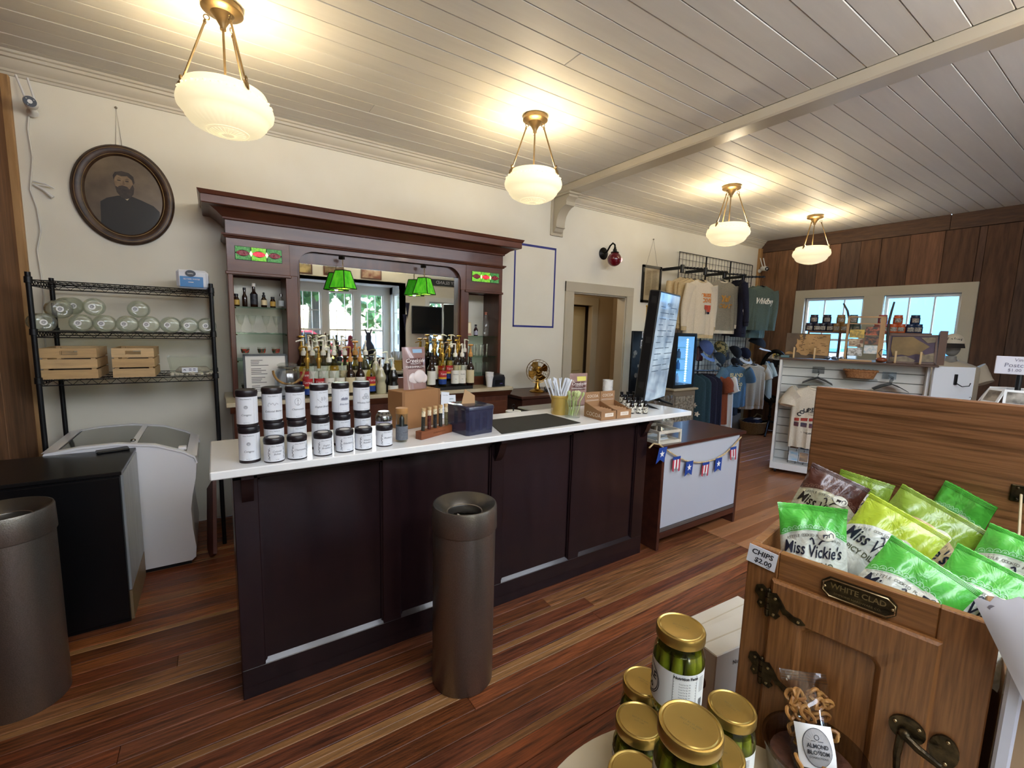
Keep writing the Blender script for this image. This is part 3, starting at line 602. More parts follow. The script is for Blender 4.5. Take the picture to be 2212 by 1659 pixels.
row([(932,'tall',brn,WL,('cap',pblk),None,'black bottle'),(956,'tall',syr,TL,('pump',pgold),TO,'red label bottle'),(983,'tall',clear,WL,('pump',pw),'Hazelnut','white labelled bottle'),(998,'tall',clear,WL,('pump',pw),'Vanilla','white labelled bottle'),(1016,'tall',brn,CL,('disc',porg),None,'brown bottle with cream label')],3.79,.03,'right','front')
row([(938,'tall',brn,WL,('disc',pgold),None,'dark bottle'),(951,'tall',syr,TL,('disc',pgold),TO,'red label bottle'),(970,'tall',syr,TL,('disc',pgold),TO,'red label bottle'),(987,'tall',brn,CL,('disc',pgold),None,'dark bottle'),(1003,'tall',brn,WL,('pump',pw),None,'dark white pump bottle')],3.875,.07,'right','middle')
row([(940,'tall',brn,None,('disc',pgold),None,'gold pump bottle'),(954,'tall',syr,WL,('pump',pw),None,'white pump bottle'),(974,'tall',clear,WL,('pump',pw),None,'white pump bottle'),(991,'tall',brn,None,('disc',pgold),None,'gold pump bottle')],3.955,.11,'right','back')
stp = mat('black_riser','#17130f',.5)
for x0, x1, l in ((.6,1.3,'black stepped riser under the left syrup bottles'),(1.66,2.0,'black stepped riser under the right syrup bottles')):
    e = .03 if x0 > 1.5 else 0; e1 = .07 if x0 > 1.5 else .05; e2 = .11 if x0 > 1.5 else .085
    b = B(); b.box(x0,x1,3.917,4.0,CT,CT+e2); b.box(x0,x1,3.835,3.917,CT,CT+e1)
    if e: b.box(x0,x1+.05,3.75,3.835,CT,CT+e)
    solo('bottle_riser', l, 'riser', b, stp)
# small bottles on the top left shelf
def lathe_thing(nm, lb, ct, prof, ms, u, y, z, cap=None, lab=None, grp=None, n=18):
    x = Py(u, 700, y).x if u > 5 else u; t = thing(nm, lb, ct, (x,y,z), 0, grp); B().lathe(prof,n).obj('body', ms, t)
    if cap: B().lathe(cap[0],12).obj('cap', cap[1], t)
    if lab: B().arc(lab[0],lab[1],lab[2],rad(-190),rad(10),12).obj('paper_label', lab[3], t)
    return t
z1 = 1.766; gp = 'bitters bottles on the top glass shelf'
def vial(r, h, nr, nh): return [(0,0),(r-.002,0),(r,.003),(r,h-.01),(nr+.002,h+.008),(nr,h+.012),(nr,h+nh),(0,h+nh)]
goldl = mat('gold_label','#b89443',.5)
lathe_thing('bitters_bottle','squat dark bottle with gold and white label, first on the top niche shelf','bottle',vial(.021,.062,.012,.018),brn,513,4.09,z1,([(0,.078),(.014,.078),(.014,.095),(0,.095)],pblk),(.0214,.012,.05,goldl),gp)
lathe_thing('bitters_bottle','slim dark bottle without label on the top niche shelf','bottle',vial(.018,.085,.0095,.05),brn,531,4.09,z1,([(0,.125),(.011,.125),(.011,.145),(0,.145)],pblk),None,gp)
lathe_thing('bitters_bottle','tall black bottle with white stopper on the top niche shelf','bottle',vial(.026,.11,.011,.05),brn,551,4.09,z1,([(0,.158),(.014,.158),(.014,.182),(0,.182)],pw),(.0264,.02,.1,mat('black_label','#15161b',.5,h2='#3a3c44',ns=60)),gp)
lathe_thing('bitters_bottle','dropper bottle with cream label on the top niche shelf','bottle',vial(.021,.07,.009,.012),brn,572,4.09,z1,([(0,.08),(.012,.08),(.012,.095),(.006,.1),(.008,.115),(0,.12)],pblk),(.0214,.018,.058,cream_l),gp)
lathe_thing('bitters_bottle','squat dark bottle with gold emblem on the top niche shelf','bottle',vial(.02,.06,.011,.012),brn,591,4.09,z1,([(0,.07),(.014,.07),(.014,.086),(0,.086)],pblk),(.0204,.012,.05,goldl),gp)
lathe_thing('bitters_bottle','clear bottle with pale label, last on the top niche shelf','bottle',vial(.022,.075,.009,.02),clear,609,4.09,z1,([(0,.094),(.012,.094),(.009,.115),(0,.12)],mat('steel','#9b9b98',.25,1)),(.0224,.015,.06,mat('pale_blue_label','#c9d2d6',.6)),gp)
gob = glass('goblet_glass','#f8f9f6',0,1.3,.04,.05)
goblet = [(0,0),(.028,0),(.028,.003),(.004,.007),(.004,.05),(.008,.056),(.018,.075),(.028,.12),(.031,.135),(.0295,.135),(.026,.12),(.016,.077),(0,.06)]
g0 = lathe_thing('wine_goblet','clear stemmed goblet, first on the second niche shelf','glass',goblet,gob,520,4.1,1.564,grp='goblets on the second niche shelf')
for u, l in ((545,'second'),(575,'third'),(598,'last')): dup(g0,'clear stemmed goblet, %s on the second niche shelf' % l,(Py(u,700,4.1).x,4.1,1.564))
sund = [(0,0),(.024,0),(.024,.003),(.005,.008),(.006,.022),(.018,.032),(.024,.06),(.032,.094),(.0305,.094),(.0225,.06),(.016,.034),(0,.028)]
leafp = mat('painted_leaves','#3b4a38',.5,h2='#b9432f',ns=55,lo=.5,hi=.56)
def sundae(u, z, l):
    t = lathe_thing('sundae_glass',l,'glass',sund,gob,u,4.1,z,grp='painted sundae glasses'); B().grid(lambda a,v: ((.0248+.0064*v)*cos(2*pi*a),(.0248+.0064*v)*sin(2*pi*a),.05+.03*v),20,1,0,True).obj('painted_band',leafp,t)
for u, z, l in ((527,1.356,'painted footed sundae glass at the left of the third niche shelf'),(563,1.356,'painted footed sundae glass in the middle of the third niche shelf'),(594,1.356,'painted footed sundae glass at the right of the third niche shelf'),(525,CT,'painted sundae glass beside the black framed menu')): sundae(u,z,l)
# right niche: card, small bottle, swing top bottle, ribbed tumblers
t = thing('ice_cream_card','upright postcard of an ice cream sundae in the right niche','card',(2.17,4.12,1.568),rot=(rad(-6),0,0)); B().box(-.055,.055,-.002,.002,0,.14).obj('card',mat('card_tan','#c9b48c',.6),t)
b = B().box(-.047,.047,-.0035,-.002,.03,.13); b.obj('card_field',mat('card_cream','#efe3bf',.6),t)
b = B(); b.prism([(0,.045),(.004,.046),(.003,.055),(.014,.085),(-.014,.085),(-.003,.055),(-.004,.046)],'y',-.005,-.003); b.prism([(.014*cos(a),.086+.028*sin(a)) for a in [pi*i/8 for i in range(9)]],'y',-.005,-.003); b.obj('printed_sundae',mat('sundae_ink','#8a7486',.6,h2='#b57d5a',ns=40),t)
B().box(-.05,.05,-.0036,-.002,.006,.022).obj('printed_band',mat('band_rose','#b07a70',.6),t)
lathe_thing('tonic_bottle','small bottle half full of dark red tonic in the right niche','bottle',vial(.022,.075,.01,.03),mat('red_tonic','#2c1016',.12,coat=.4),2.275,4.12,1.568,([(0,.105),(.012,.105),(.012,.118),(0,.118)],pblk),(.0224,.01,.05,mat('lilac_label','#a9a5b4',.6)))
lathe_thing('swing_top_bottle','clear swing top bottle at the right of the right niche','bottle',[(0,0),(.033,0),(.035,.004),(.035,.15),(.018,.18),(.016,.215),(.018,.22),(0,.22)],gob,2.39,4.12,1.568,([(0,.222),(.014,.222),(.012,.235),(.016,.24),(.016,.25),(0,.252)],mat('rubber_red','#a5654d',.5)))
tum = [(0,0),(.03,0),(.034,.11),(.0325,.11),(.028,.004),(0,.004)]
tg = glass('ribbed_tumbler','#f2f5f2',.08,1.45,.14)
t0 = None
for z, rn in ((1.361,'upper'),(1.171,'lower')):
    for i, x in enumerate((2.17,2.245,2.32,2.395)):
        l = 'ribbed clear tumbler, %s from the left on the %s shelf of the right niche' % (od[i], rn)
        if t0 is None:
            t0 = thing('tumbler',l,'glass',(x,4.12,z),0,'ribbed tumblers in the right niche'); B().grid(lambda u,v: (lambda r: (r*cos(2*pi*u),r*sin(2*pi*u),.12*v))((.028+.006*v)*(1+.05*cos(48*pi*u))),96,2,0,True).obj('body',tg,t0,smooth=.3); B().lathe([(0,0),(.028,0),(.028,.004),(0,.004)],16).obj('foot',tg,t0)
        else: dup(t0,l,(x,4.12,z))
# framed drink menu and rope handled dispenser standing before the left niche
t = thing('framed_menu','black framed drink menu standing before the left niche','sign',(.318,3.86,CT),rot=(rad(-7),0,0))
b = B(); W_, H_ = .3, .34
b.box(-.15,-.135,-.01,.01,0,H_); b.box(.135,.15,-.01,.01,0,H_); b.box(-.15,.15,-.01,.01,0,.015); b.box(-.15,.15,-.01,.01,H_-.015,H_); b.obj('frame',mat('black_frame','#16130f',.35),t)
pg = B().box(-.136,.136,-.004,.004,.012,H_-.01).obj('page',mat('menu_page','#dcd9d2',.6),t)
b = B()
for i in range(20):
    if i % 5 != 4: b.box(-.1,-.1+.05+.07*random.random(),-.0052,-.004,H_-.05-.013*i,H_-.045-.013*i)
b.obj('printed_lines',mat('grey_ink','#6d6b68',.7),pg)
rope = mat('rope','#b08a55',.9,h2='#8d6a3c',ns=60)
t = thing('drink_dispenser','ribbed glass drink jar with rope handle before the left niche','jar',(.455,3.8,CT))
B().lathe([(0,0),(.085,0),(.09,.01),(.09,.2),(.075,.225),(.065,.23),(.065,.25),(.06,.25),(.06,.232),(.085,.2),(.085,.012),(0,.012)],40).obj('jar',glass('dispenser_glass','#eef1f4',.15,1.4,.2),t)
B().lathe([(.0,.25),(.07,.25),(.072,.262),(.06,.27),(.05,.275),(.0,.275)],28).obj('lid',gob,t)
hp = [(.105*cos(a)*1.0,-.075,.225+.105*sin(a)) for a in [pi+pi*i/14 for i in range(15)]]
b = B().tube(hp,.0085,8); b.obj('rope_handle',rope,t); B().tube([(.067*cos(a),.067*sin(a),.24) for a in [2*pi*i/24 for i in range(24)]],.003,5,0,True).obj('wire_collar',mat('steel','#9b9b98',.25,1),t)
# ================================================================ things on the counter
def strokes(b, lines, w, fn):
    """flat ink strokes on a surface given by fn(x,y)"""
    for ln in lines:
        for (x0,y0),(x1,y1) in zip(ln[:-1], ln[1:]):
            d = sqrt((x1-x0)**2+(y1-y0)**2) or 1; nx, ny = -(y1-y0)/d*w/2, (x1-x0)/d*w/2
            b.quad(fn(x0+nx,y0+ny), fn(x1+nx,y1+ny), fn(x1-nx,y1-ny), fn(x0-nx,y0-ny))
def ring(cx, cy, rx, ry=None, n=20, a0=0, a1=2*pi): ry = ry or rx; return [(cx+rx*cos(a0+(a1-a0)*i/n), cy+ry*sin(a0+(a1-a0)*i/n)) for i in range(n+1)]
tin_w = mat('tin_label','#dfe1e6',.55); tin_b = mat('tin_black','#17151a',.35,h2='#241a1c',ns=8); navy = mat('navy_ink','#3a3f66',.7); greyink = mat('tin_ink','#4a4d55',.7); lidtop = mat('lid_inlay','#c9c6c0',.5)
EMB = {
 'emblem': [ring(0,0,.0065),ring(0,0,.0045,.003),[(-.005,-.002),(.005,-.002)],[(-.003,.003),(0,.005),(.003,.003)]],
 'snake': [[(-.02+.04*i/24, .004*sin(i*.75)+.002*sin(i*.3)) for i in range(25)],[(-.02,.0),(-.022,-.008),(-.018,-.01)]],
 'figure': [ring(0,.002,.013,.016),ring(0,.012,.002,.0025,8),[(0,.01),(0,-.002),(-.003,-.011)],[(0,-.002),(.003,-.011)],[(-.005,.004),(0,.008),(.005,.004)],[(-.006,-.012),(.006,-.012)]],
 'ship': [[(-.018,-.006),(-.012,-.012),(.012,-.012),(.018,-.005),(-.018,-.006)],[(-.008,-.006),(-.008,.014)],[(.002,-.006),(.002,.017)],[(.011,-.006),(.011,.013)],[(-.013,.0),(-.003,.0)],[(-.012,.006),(-.004,.006)],[(-.003,.003),(.008,.003)],[(-.002,.01),(.006,.01)],[(.007,.002),(.015,.002)],[(.008,.008),(.014,.008)],[(-.02,-.004),(-.027,.003),(-.008,.012)],[(-.02,-.015),(.02,-.015)]],
 'bush': [[(-.018,.009),(.018,.007)],[(-.012,.013),(.01,.014)],[(-.017,.006),(.015,.003)]]+[[(-.018+.0045*i,-.014),(-.016+.0045*i,-.002+.003*(i%3)),(-.0145+.0045*i,-.013)] for i in range(8)]+[ring(-.012+.006*i,-.005,.003,.003,8) for i in range(5)],
 'barrels': [ring(0,.006,.0085,.0075),ring(-.009,-.007,.0085,.0075),ring(.009,-.007,.0085,.0075),ring(0,.006,.005,.0045),ring(-.009,-.007,.005,.0045),ring(.009,-.007,.005,.0045),[(-.02,-.015),(.02,-.015)]]}
WHO = 'Oliver Pluff & Co.'
def tin(p, h, nm, emb, label, grp, rz, tall, col=None, r=.039):
    t = thing('tea_tin', label, 'tin', p, rz, grp); ink_ = col or greyink
    B().lathe([(0,0),(r,0),(r+.0006,.003),(r,.006),(r,h-.02),(0,h-.02)],32).obj('body',tin_b,t)
    B().lathe([(0,h-.021),(r+.001,h-.021),(r+.0018,h-.018),(r+.0018,h-.008),(r-.001,h-.002),(r-.005,h),(r-.009,h-.001),(0,h-.002)],32).obj('lid',tin_b,t)
    if not tall: B().lathe([(0,h-.0018),(.022,h-.0018),(.022,h-.0008),(0,h-.0008)],24).obj('lid_sticker',lidtop,t)
    z0, z1 = (.012,h-.028) if tall else (.006,h-.026); wrap = rad(235); lo = B().arc(r+.0005,z0,z1,-pi/2-wrap/2,-pi/2+wrap/2,28).obj('paper_label',tin_w,t)
    fn = oncyl(r+.0005,-pi/2,(z0+z1)/2); H2 = (z1-z0)/2
    two = nm.split('|')
    if tall:
        it = [(WHO,.006,0,H2-.009,.2)]+[(w,.0115,0,-.018-.011*i,.3) for i, w in enumerate([' '.join(two)])]
        it += [('Net Wt 3 oz',.004,0,-H2+.006,.2)]
        def g(b):
            strokes(b,[[(x,y+.014) for x,y in l] for l in EMB[emb]],.0009,fn); w = .027
            strokes(b,[[(-w,-.028-.0045*i),(w,-.028-.0045*i)] for i in range(3 if emb != 'emblem' else 7)],.0004,fn)
            strokes(b,[[(-.03,-H2+.002),(.03,-H2+.002),(.03,H2-.003),(-.03,H2-.003),(-.03,-H2+.002)]],.0003,fn)
    else:
        it = [(WHO,.0062,0,H2-.008,.2)]+[(w,.0105,0,.002-.0115*i+.004*(len(two)-1),.3) for i, w in enumerate(two)]+[('Tea Bags',.004,0,-H2+.008,.2)]
        def g(b):
            for s in (-1,1): strokes(b,[[(s*(.031+.004*sin(j*2.2)),-H2+.008+.005*j) for j in range(10)],[(s*.027,-H2+.005),(s*.034,0),(s*.028,H2-.012)]],.0014,fn)
    letters(lo, it, fn, ink_, geo=g); return t
HT, HS = .152, .104
names = [('Congou','emblem'),('Colonial Bohea','snake'),('Chamomile','figure'),('English Breakfast','ship'),('Elderberry','bush'),('Whiskey Rebellion','barrels')]
lowpx = [(536,915),(591,910),(641,905),(692,899),(738,893),(783,889)]
for i,(nm,emb) in enumerate(names):
    p = Pz(*lowpx[i], CT+HT) if i else Pz(537,919,CT+HT); x, y = p.x, p.y
    col = navy if emb == 'bush' else None; rz = [-.15,.05,.15,.35,.3,.3][i]
    tin((x,y,CT),HT,nm,emb,'tall black lidded tea tin labelled %s, lower one of its stack' % nm,'tall tea tins stacked on the counter',rz+random.uniform(-.1,.1),1,col)
    tin((x-.003,y+.004,CT+HT),HT,nm,emb,'tall black lidded tea tin labelled %s, upper one of its stack' % nm,'tall tea tins stacked on the counter',rz,1,col)
for (u,v), nm in zip([(591,943),(641,938),(697,932),(744,926),(785,922),(830,916)],['Colonial|Bohea','Chamomile','English|Breakfast','Elderberry','Whiskey|Rebellion','Blueberry']):
    p = Pz(u,v,CT+HS); tin((p.x,p.y,CT),HS,nm,'','short black lidded tea tin labelled %s in the front row' % nm.replace('|',' '),'short tea tins along the counter edge',.2,0,r=.0385)
steel = mat('steel','#9b9b98',.25,1)
p = Pz(829,888,CT+.14); t = thing('silver_tin','silver domed tin with purple flower label behind the blueberry tin','tin',(p.x,p.y,CT))
B().lathe([(0,0),(.041,0),(.041,.098),(.043,.1),(.043,.112),(.036,.126),(.033,.128),(.033,.134),(.028,.14),(0,.14)],32).obj('body',steel,t); B().arc(.0415,.01,.092,rad(-210),rad(30),24).obj('paper_label',mat('lilac_paper','#cfcbe0',.5,h2='#8f7fc0',ns=26,lo=.55,hi=.62),t)
woodlid = mat('bamboo','#b98a52',.5,h2='#a87842',ns=4,st=(1,1,9))
p = Pz(871,956,CT); t = thing('glass_tumbler_bottle','clear glass bottle with bamboo lid and grey sleeve','bottle',(p.x,p.y+.02,CT))
B().lathe([(0,.004),(.024,.0),(.029,.006),(.029,.15),(.027,.15),(.027,.01),(0,.012)],28).obj('body',clear,t); B().lathe([(0,.146),(.031,.146),(.031,.172),(.029,.174),(0,.174)],28).obj('lid',woodlid,t)
s = B().lathe([(.0296,.014),(.0302,.016),(.0302,.082),(.0296,.084)],28,caps=False).obj('sleeve',mat('grey_felt','#6d7178',.9,h2='#62666d',ns=90),t); letters(s,[('TEA INFUSER',.007,.004,.052)],oncyl(.0303,-pi/2+.3),ink)
B().lathe([(0,.012),(.012,.012),(.012,.12),(0,.14)],14).obj('strainer',mat('dark_steel','#4b4b4b',.3,.9),t)
# cardboard box with the bag of marshmallows on it
card = mat('cardboard','#a3764c',.75,h2='#996d45',ns=3); card2 = mat('cardboard_edge','#8d6440',.8)
C0 = Pz(869,930,CT); zt = .215; Pr = Pz(961,838,CT+zt); Pl = Pz(840,836,CT+zt); e = V((Pr.x-C0.x,Pr.y-C0.y,0)); Wb = min(e.length,.27); a = atan2(e.y,e.x)
t = thing('cardboard_box','brown cardboard box behind the test tubes, holding up a snack bag','box',(C0.x,C0.y,CT),a); B().box(0,Wb,0,.14,0,zt,0,.003).obj('carton',card,t)
b = B(); b.box(-.0006,.018,-.0008,.0,.0,zt); b.box(Wb-.012,Wb+.0006,-.0008,0,0,zt); b.box(0,Wb,.062,.066,zt,zt+.0006); b.obj('flap_seam',card2,t)
def onbox(t, pl): return None
def bagpouch(name, label, cat, loc, rz, W_, H_, T_, ms, tilt=0, rows=16, cols=12, group=None):
    """stand-up pouch: puffed front and back, flat crimped top, gusset at the foot"""
    t = thing(name,label,cat,loc,group=group,rot=(tilt,0,rz))
    def th(u,v): return T_*(1-abs(2*u-1)**2.6)*(min(1,(1-v)*1.6+.02) if v > .4 else 1)*(.85+.15*sin(9*u+5*v))
    b = B()
    for s in (-1,1): b.grid(lambda u,v: (W_*(u-.5)*(1-.04*sin(pi*v)), s*th(u,v)/2, H_*v), cols, rows)
    o = b.obj('pouch',ms,t,smooth=1.2); return t, o, (lambda x,y: (x, -th(x/W_+.5, y/H_)/2-.0012, y))
pouch = mat('mauve_pouch','#a3857e',.22,h2='#8f6f69',ns=7,coat=.5,bump=.3)
maroon = mat('maroon_print','#5a3430',.5); lightink = mat('light_ink','#eee6df',.5)
def creek(t, o, fn, W_, H_, full=True):
    b = B(); 
    b.grid(lambda u,v: fn(W_*(-.33+.66*u), H_*(.48+.26*v)),10,5); pl = b.obj('maroon_panel',maroon,o); f2 = lambda x,y: (lambda q: (q[0],q[1]-.0008,q[2]))(fn(x,y))
    letters(pl,[('Creekside',.034*W_/.17,0,H_*.675,.35),('MALLOW CO.',.012*W_/.17,0,H_*.605),('MARSHMALLOWS',.0175*W_/.17,0,H_*.53)],f2,lightink)
    if full:
        b = B(); b.grid(lambda u,v: (lambda x,y: fn(x,y))(W_*(-.08+.42*u*1), H_*(.86+.09*v)),6,2); b.obj('blue_sticker',mat('blue_sticker','#8fb0cc',.5),o)
        b = B(); 
        for cx, cy, rx, ry in ((.015,.3,.045,.04),(-.02,.26,.04,.035),(.045,.25,.03,.03)): b.ball((cx*W_/.17, fn(cx*W_/.17,cy*H_)[1]+.004, cy*H_), rx*W_/.17, .008, ry*W_/.17, 12, 7)
        b.obj('printed_marshmallow',mat('marsh_white','#d9ccc8',.3),o)
q = Pz(897,840,CT+zt); t, o, fn = bagpouch('marshmallow_bag','mauve snack pouch reading MARSHMALLOWS on the cardboard box','bag',(q.x,q.y,CT+zt),a,.165,.245,.07,pouch,rad(-4)); creek(t,o,fn,.165,.245)
# price sheets leaning on the box
sheet = mat('white_sheet','#dfe2e8',.5)
for (u,v), w, h, yaw, l, it in (((918,921),.105,.15,a+.02,'white price sheet leaning on the cardboard box behind the test tubes',[('Olive|Teas',.016,0,.13),('Custom Blends',.011,-.01,.06)]),((962,905),.06,.17,a-.15,'tilted small white price card right of the test tubes',[('Loose Tea',.009,0,.15)])):
    p = Pz(u,v,CT); o = solo('price_sheet',l,'sign',B().box(-w/2,w/2,-.001,.001,0,h),sheet,(p.x,p.y+.012,CT),group='price sheets',rot=(rad(-9),0 if w > .1 else .12,yaw))
    letters(o,[(i[0].replace('|',' '),)+i[1:] for i in it],lambda x,y: (x,-.0018,y),ink,geo=lambda b: [strokes(b,[[(-w*.4,h*.34-.008*j),(w*.25*(1-.3*(j%2)),h*.34-.008*j)] for j in range(5)],.0015,lambda x,y:(x,-.0018,y))])
# test tube rack
A_ = Pz(911,951,CT); B_ = Pz(977,933,CT); d = (B_-A_); L_ = d.length; rz = atan2(d.y,d.x); rackm = mat('rack_wood','#8a4f2e',.45,h2='#754024',ns=4,st=(1,8,8),bump=.1)
t = thing('tube_rack','reddish wooden block holding five corked tea test tubes','rack',(A_.x,A_.y,CT),rz); b = B().box(0,L_,0,.045,0,.042,0,.002); o = b.obj('block',rackm,t); letters(o,[('OLIVER PLUFF & CO.',.0105,L_*.56,.021)],lambda x,y: (x,-.0008,y),mat('burnt_ink','#3c1f12',.8))
cork = mat('cork','#d2b183',.8,h2='#b8925f',ns=40)
for i,(c1,c2,wd) in enumerate((('#3a3630','#1f1d1a','dark leaf'),('#7a2a26','#47201c','red berry'),('#1f2026','#15151a','black leaf'),('#34332f','#222','grey leaf'),('#8a7a58','#5f5138','tan herb'))):
    c2 = c2 if len(c2) == 7 else '#222222'
    x = L_*(.13+.19*i); p = MX.Translation((A_.x,A_.y,CT)) @ MX.Rotation(rz,4,'Z') @ V((x,.022,.03)); tt = thing('test_tube','corked test tube of %s tea, %s from the left in the wooden rack' % (wd,od[i]),'test tube',p,.3,'tea test tubes'); tt.rotation_euler = (0,rad(2-i),rz)
    B().lathe([(0,0),(.006,.001),(.0105,.008),(.0105,.118),(.0098,.118),(.0098,.01),(0,.004)],16).obj('tube',clear,tt); B().lathe([(0,.006),(.0095,.01),(.0095,.085),(0,.086)],12).obj('tea_leaves',mat('tea_%d' % i,c1,.9,h2=c2,ns=160,bump=.8),tt); B().lathe([(0,.098),(.0098,.098),(.0102,.116),(.0115,.122),(.0115,.13),(0,.131)],14).obj('cork',cork,tt)
    B().arc(.0108,.086,.114,rad(-200),rad(20),10).obj('paper_label',mat('tube_label','#e2d3b0',.7,h2='#7b6a4c',ns=120,lo=.55,hi=.65),tt)
# translucent napkin bin
A_ = Pz(1009,943,CT); B_ = Pz(1066,933,CT); C_ = Pz(975,927,CT); d = B_-A_; W_ = d.length; D_ = (C_-A_).length; rz = atan2(d.y,d.x)
t = thing('napkin_bin','smoky blue translucent plastic bin with a brown flap sticking out','container',(A_.x,A_.y,CT),rz); D_ = min(D_,.2); smoke = mat('smoky_plastic','#3a3c55',.12,alpha=.86,h2='#2c2e42',ns=3,coat=.4); Hb = .155
b = B(); sec = [(.012,0),(W_-.012,0),(W_,.012),(W_,D_-.012),(W_-.012,D_),(.012,D_),(0,D_-.012),(0,.012)]
for z0, z1, k in ((0,Hb-.02,1),): b.add([(x,y,z0) for x,y in sec]+[(x*1.03-.015*W_,y*1.03-.015*D_,z1) for x,y in sec],[(i,(i+1)%8,8+(i+1)%8,8+i) for i in range(8)]+[tuple(range(8))])
b.obj('tub',smoke,t); b = B(); z = [(Hb-.02,1.05),(Hb-.008,1.06),(Hb,1.02),(Hb+.004,.9)]
vs = []; 
for zz, s in z: vs += [(W_/2+(x-W_/2)*s, D_/2+(y-D_/2)*s, zz) for x,y in sec]
b.add(vs,[(j*8+i,j*8+(i+1)%8,(j+1)*8+(i+1)%8,(j+1)*8+i) for j in range(3) for i in range(8)]+[tuple(24+i for i in range(8))]); b.obj('lid',smoke,t)
b = B()
for i in (.22,.5,.78): b.box(W_*i-.012,W_*i+.012,-.003,.004,.02,Hb-.03,0,.002)
b.obj('rib',smoke,t); B().box(.02,W_-.02,.02,D_-.02,.01,.085).obj('napkins',mat('napkin_dark','#2b2320',.9,h2='#4a3c34',ns=5),t)
B().prism([(0,0),(.085,.0),(.07,.075),(.005,.095)],'y',-.002,.002).obj('brown_flap',mat('kraft','#a88661',.8),t,(W_*.2,D_*.55,Hb+.0),(rad(-25),rad(18),rad(-20)))
p = Pz(1000,905,CT); o = solo('small_sign','small white sign with green lettering behind the napkin bin','sign',B().box(-.035,.035,-.001,.001,0,.13),mat('white_sheet','#dfe2e8',.5),(p.x,p.y+.17,CT),rot=(rad(-8),0,-.1)); letters(o,[('Leave',.016,0,.105,.2),('BLEND',.018,0,.08),('& SIP',.018,0,.055)],lambda x,y:(x,-.0016,y),mat('green_ink','#3f6a58',.7))
q0 = [Pz(1084,938,CT),Pz(1254,914,CT),Pz(1181,894,CT),Pz(1050,909,CT)]
b = B(); b.add([(p.x,p.y,CT+.0002) for p in q0]+[(p.x,p.y,CT+.004) for p in q0],[(0,1,2,3),(4,5,6,7)]+[(i,(i+1)%4,4+(i+1)%4,4+i) for i in range(4)]); solo('counter_mat','black rubber mat lying on the white countertop','mat',b,mat('rubber_mat','#262420',.75,h2='#2c2a26',ns=200,bump=.3))
# straw crock
p = Pz(1221,897,CT); y0 = p.y+.06; t = thing('crock','yellow stoneware crock full of wrapped straws','crock',(p.x,y0,CT)); ym = mat('yellow_glaze','#cfae5c',.22,h2='#c29e4b',ns=3,coat=.3)
B().lathe([(0,0),(.058,0),(.062,.006),(.062,.115),(.067,.118),(.068,.13),(.064,.134),(.058,.132),(.057,.01),(0,.01)],36).obj('pot',ym,t)
strawm = mat('straw_paper','#dfe3ea',.6); random.seed(21)
sm = B().box(-.0045,.0045,-.0022,.0022,0,.235,0,.001).mesh('straw',[strawm])
for i in range(26):
    th = random.uniform(0,2*pi); le = random.choice((-1,1))*random.uniform(.12,.45); s = bpy.data.objects.new('wrapped_straw',sm); COL.objects.link(s); tag(s,'white paper wrapped straw standing in the yellow crock','straw','wrapped straws in the crock')
    s.location = (p.x+.035*random.uniform(-1,1)*.7-.02*le, y0+.03*random.uniform(-1,1), CT+.02); s.rotation_euler = (random.uniform(-.12,.12), le, random.uniform(-.5,.5))
# glass jar of green forks
p = Pz(1246,903,CT); y0 = p.y+.045; t = thing('glass_jar','ribbed clear glass jar of pale green spoons before the crock','jar',(p.x,y0,CT)); B().lathe([(0,.0),(.05,0),(.054,.01),(.05,.04),(.053,.09),(.056,.118),(.054,.118),(.05,.09),(.047,.04),(.05,.012),(0,.008)],32).obj('jar',clear,t)
gsp = mat('green_plastic','#c3cf8f',.35); sp = B(); sp.tube([(0,0,0),(.004,0,.05),(-.004,0,.1),(.004,0,.135)],[.003,.0035,.0045,.006],6,flat=.4); sp.ball((.002,0,.15),.011,.004,.018,10,7); spm = sp.mesh('spoon',[gsp])
for i in range(14): s = bpy.data.objects.new('green_spoon',spm); COL.objects.link(s); tag(s,'pale green disposable spoon standing in the glass jar','spoon','green spoons in the jar'); s.location = (p.x+random.uniform(-.03,.02),y0+random.uniform(-.025,.025),CT+.012); s.rotation_euler = (random.uniform(-.2,.2),random.uniform(-.05,.3),random.uniform(-1.5,1.5))
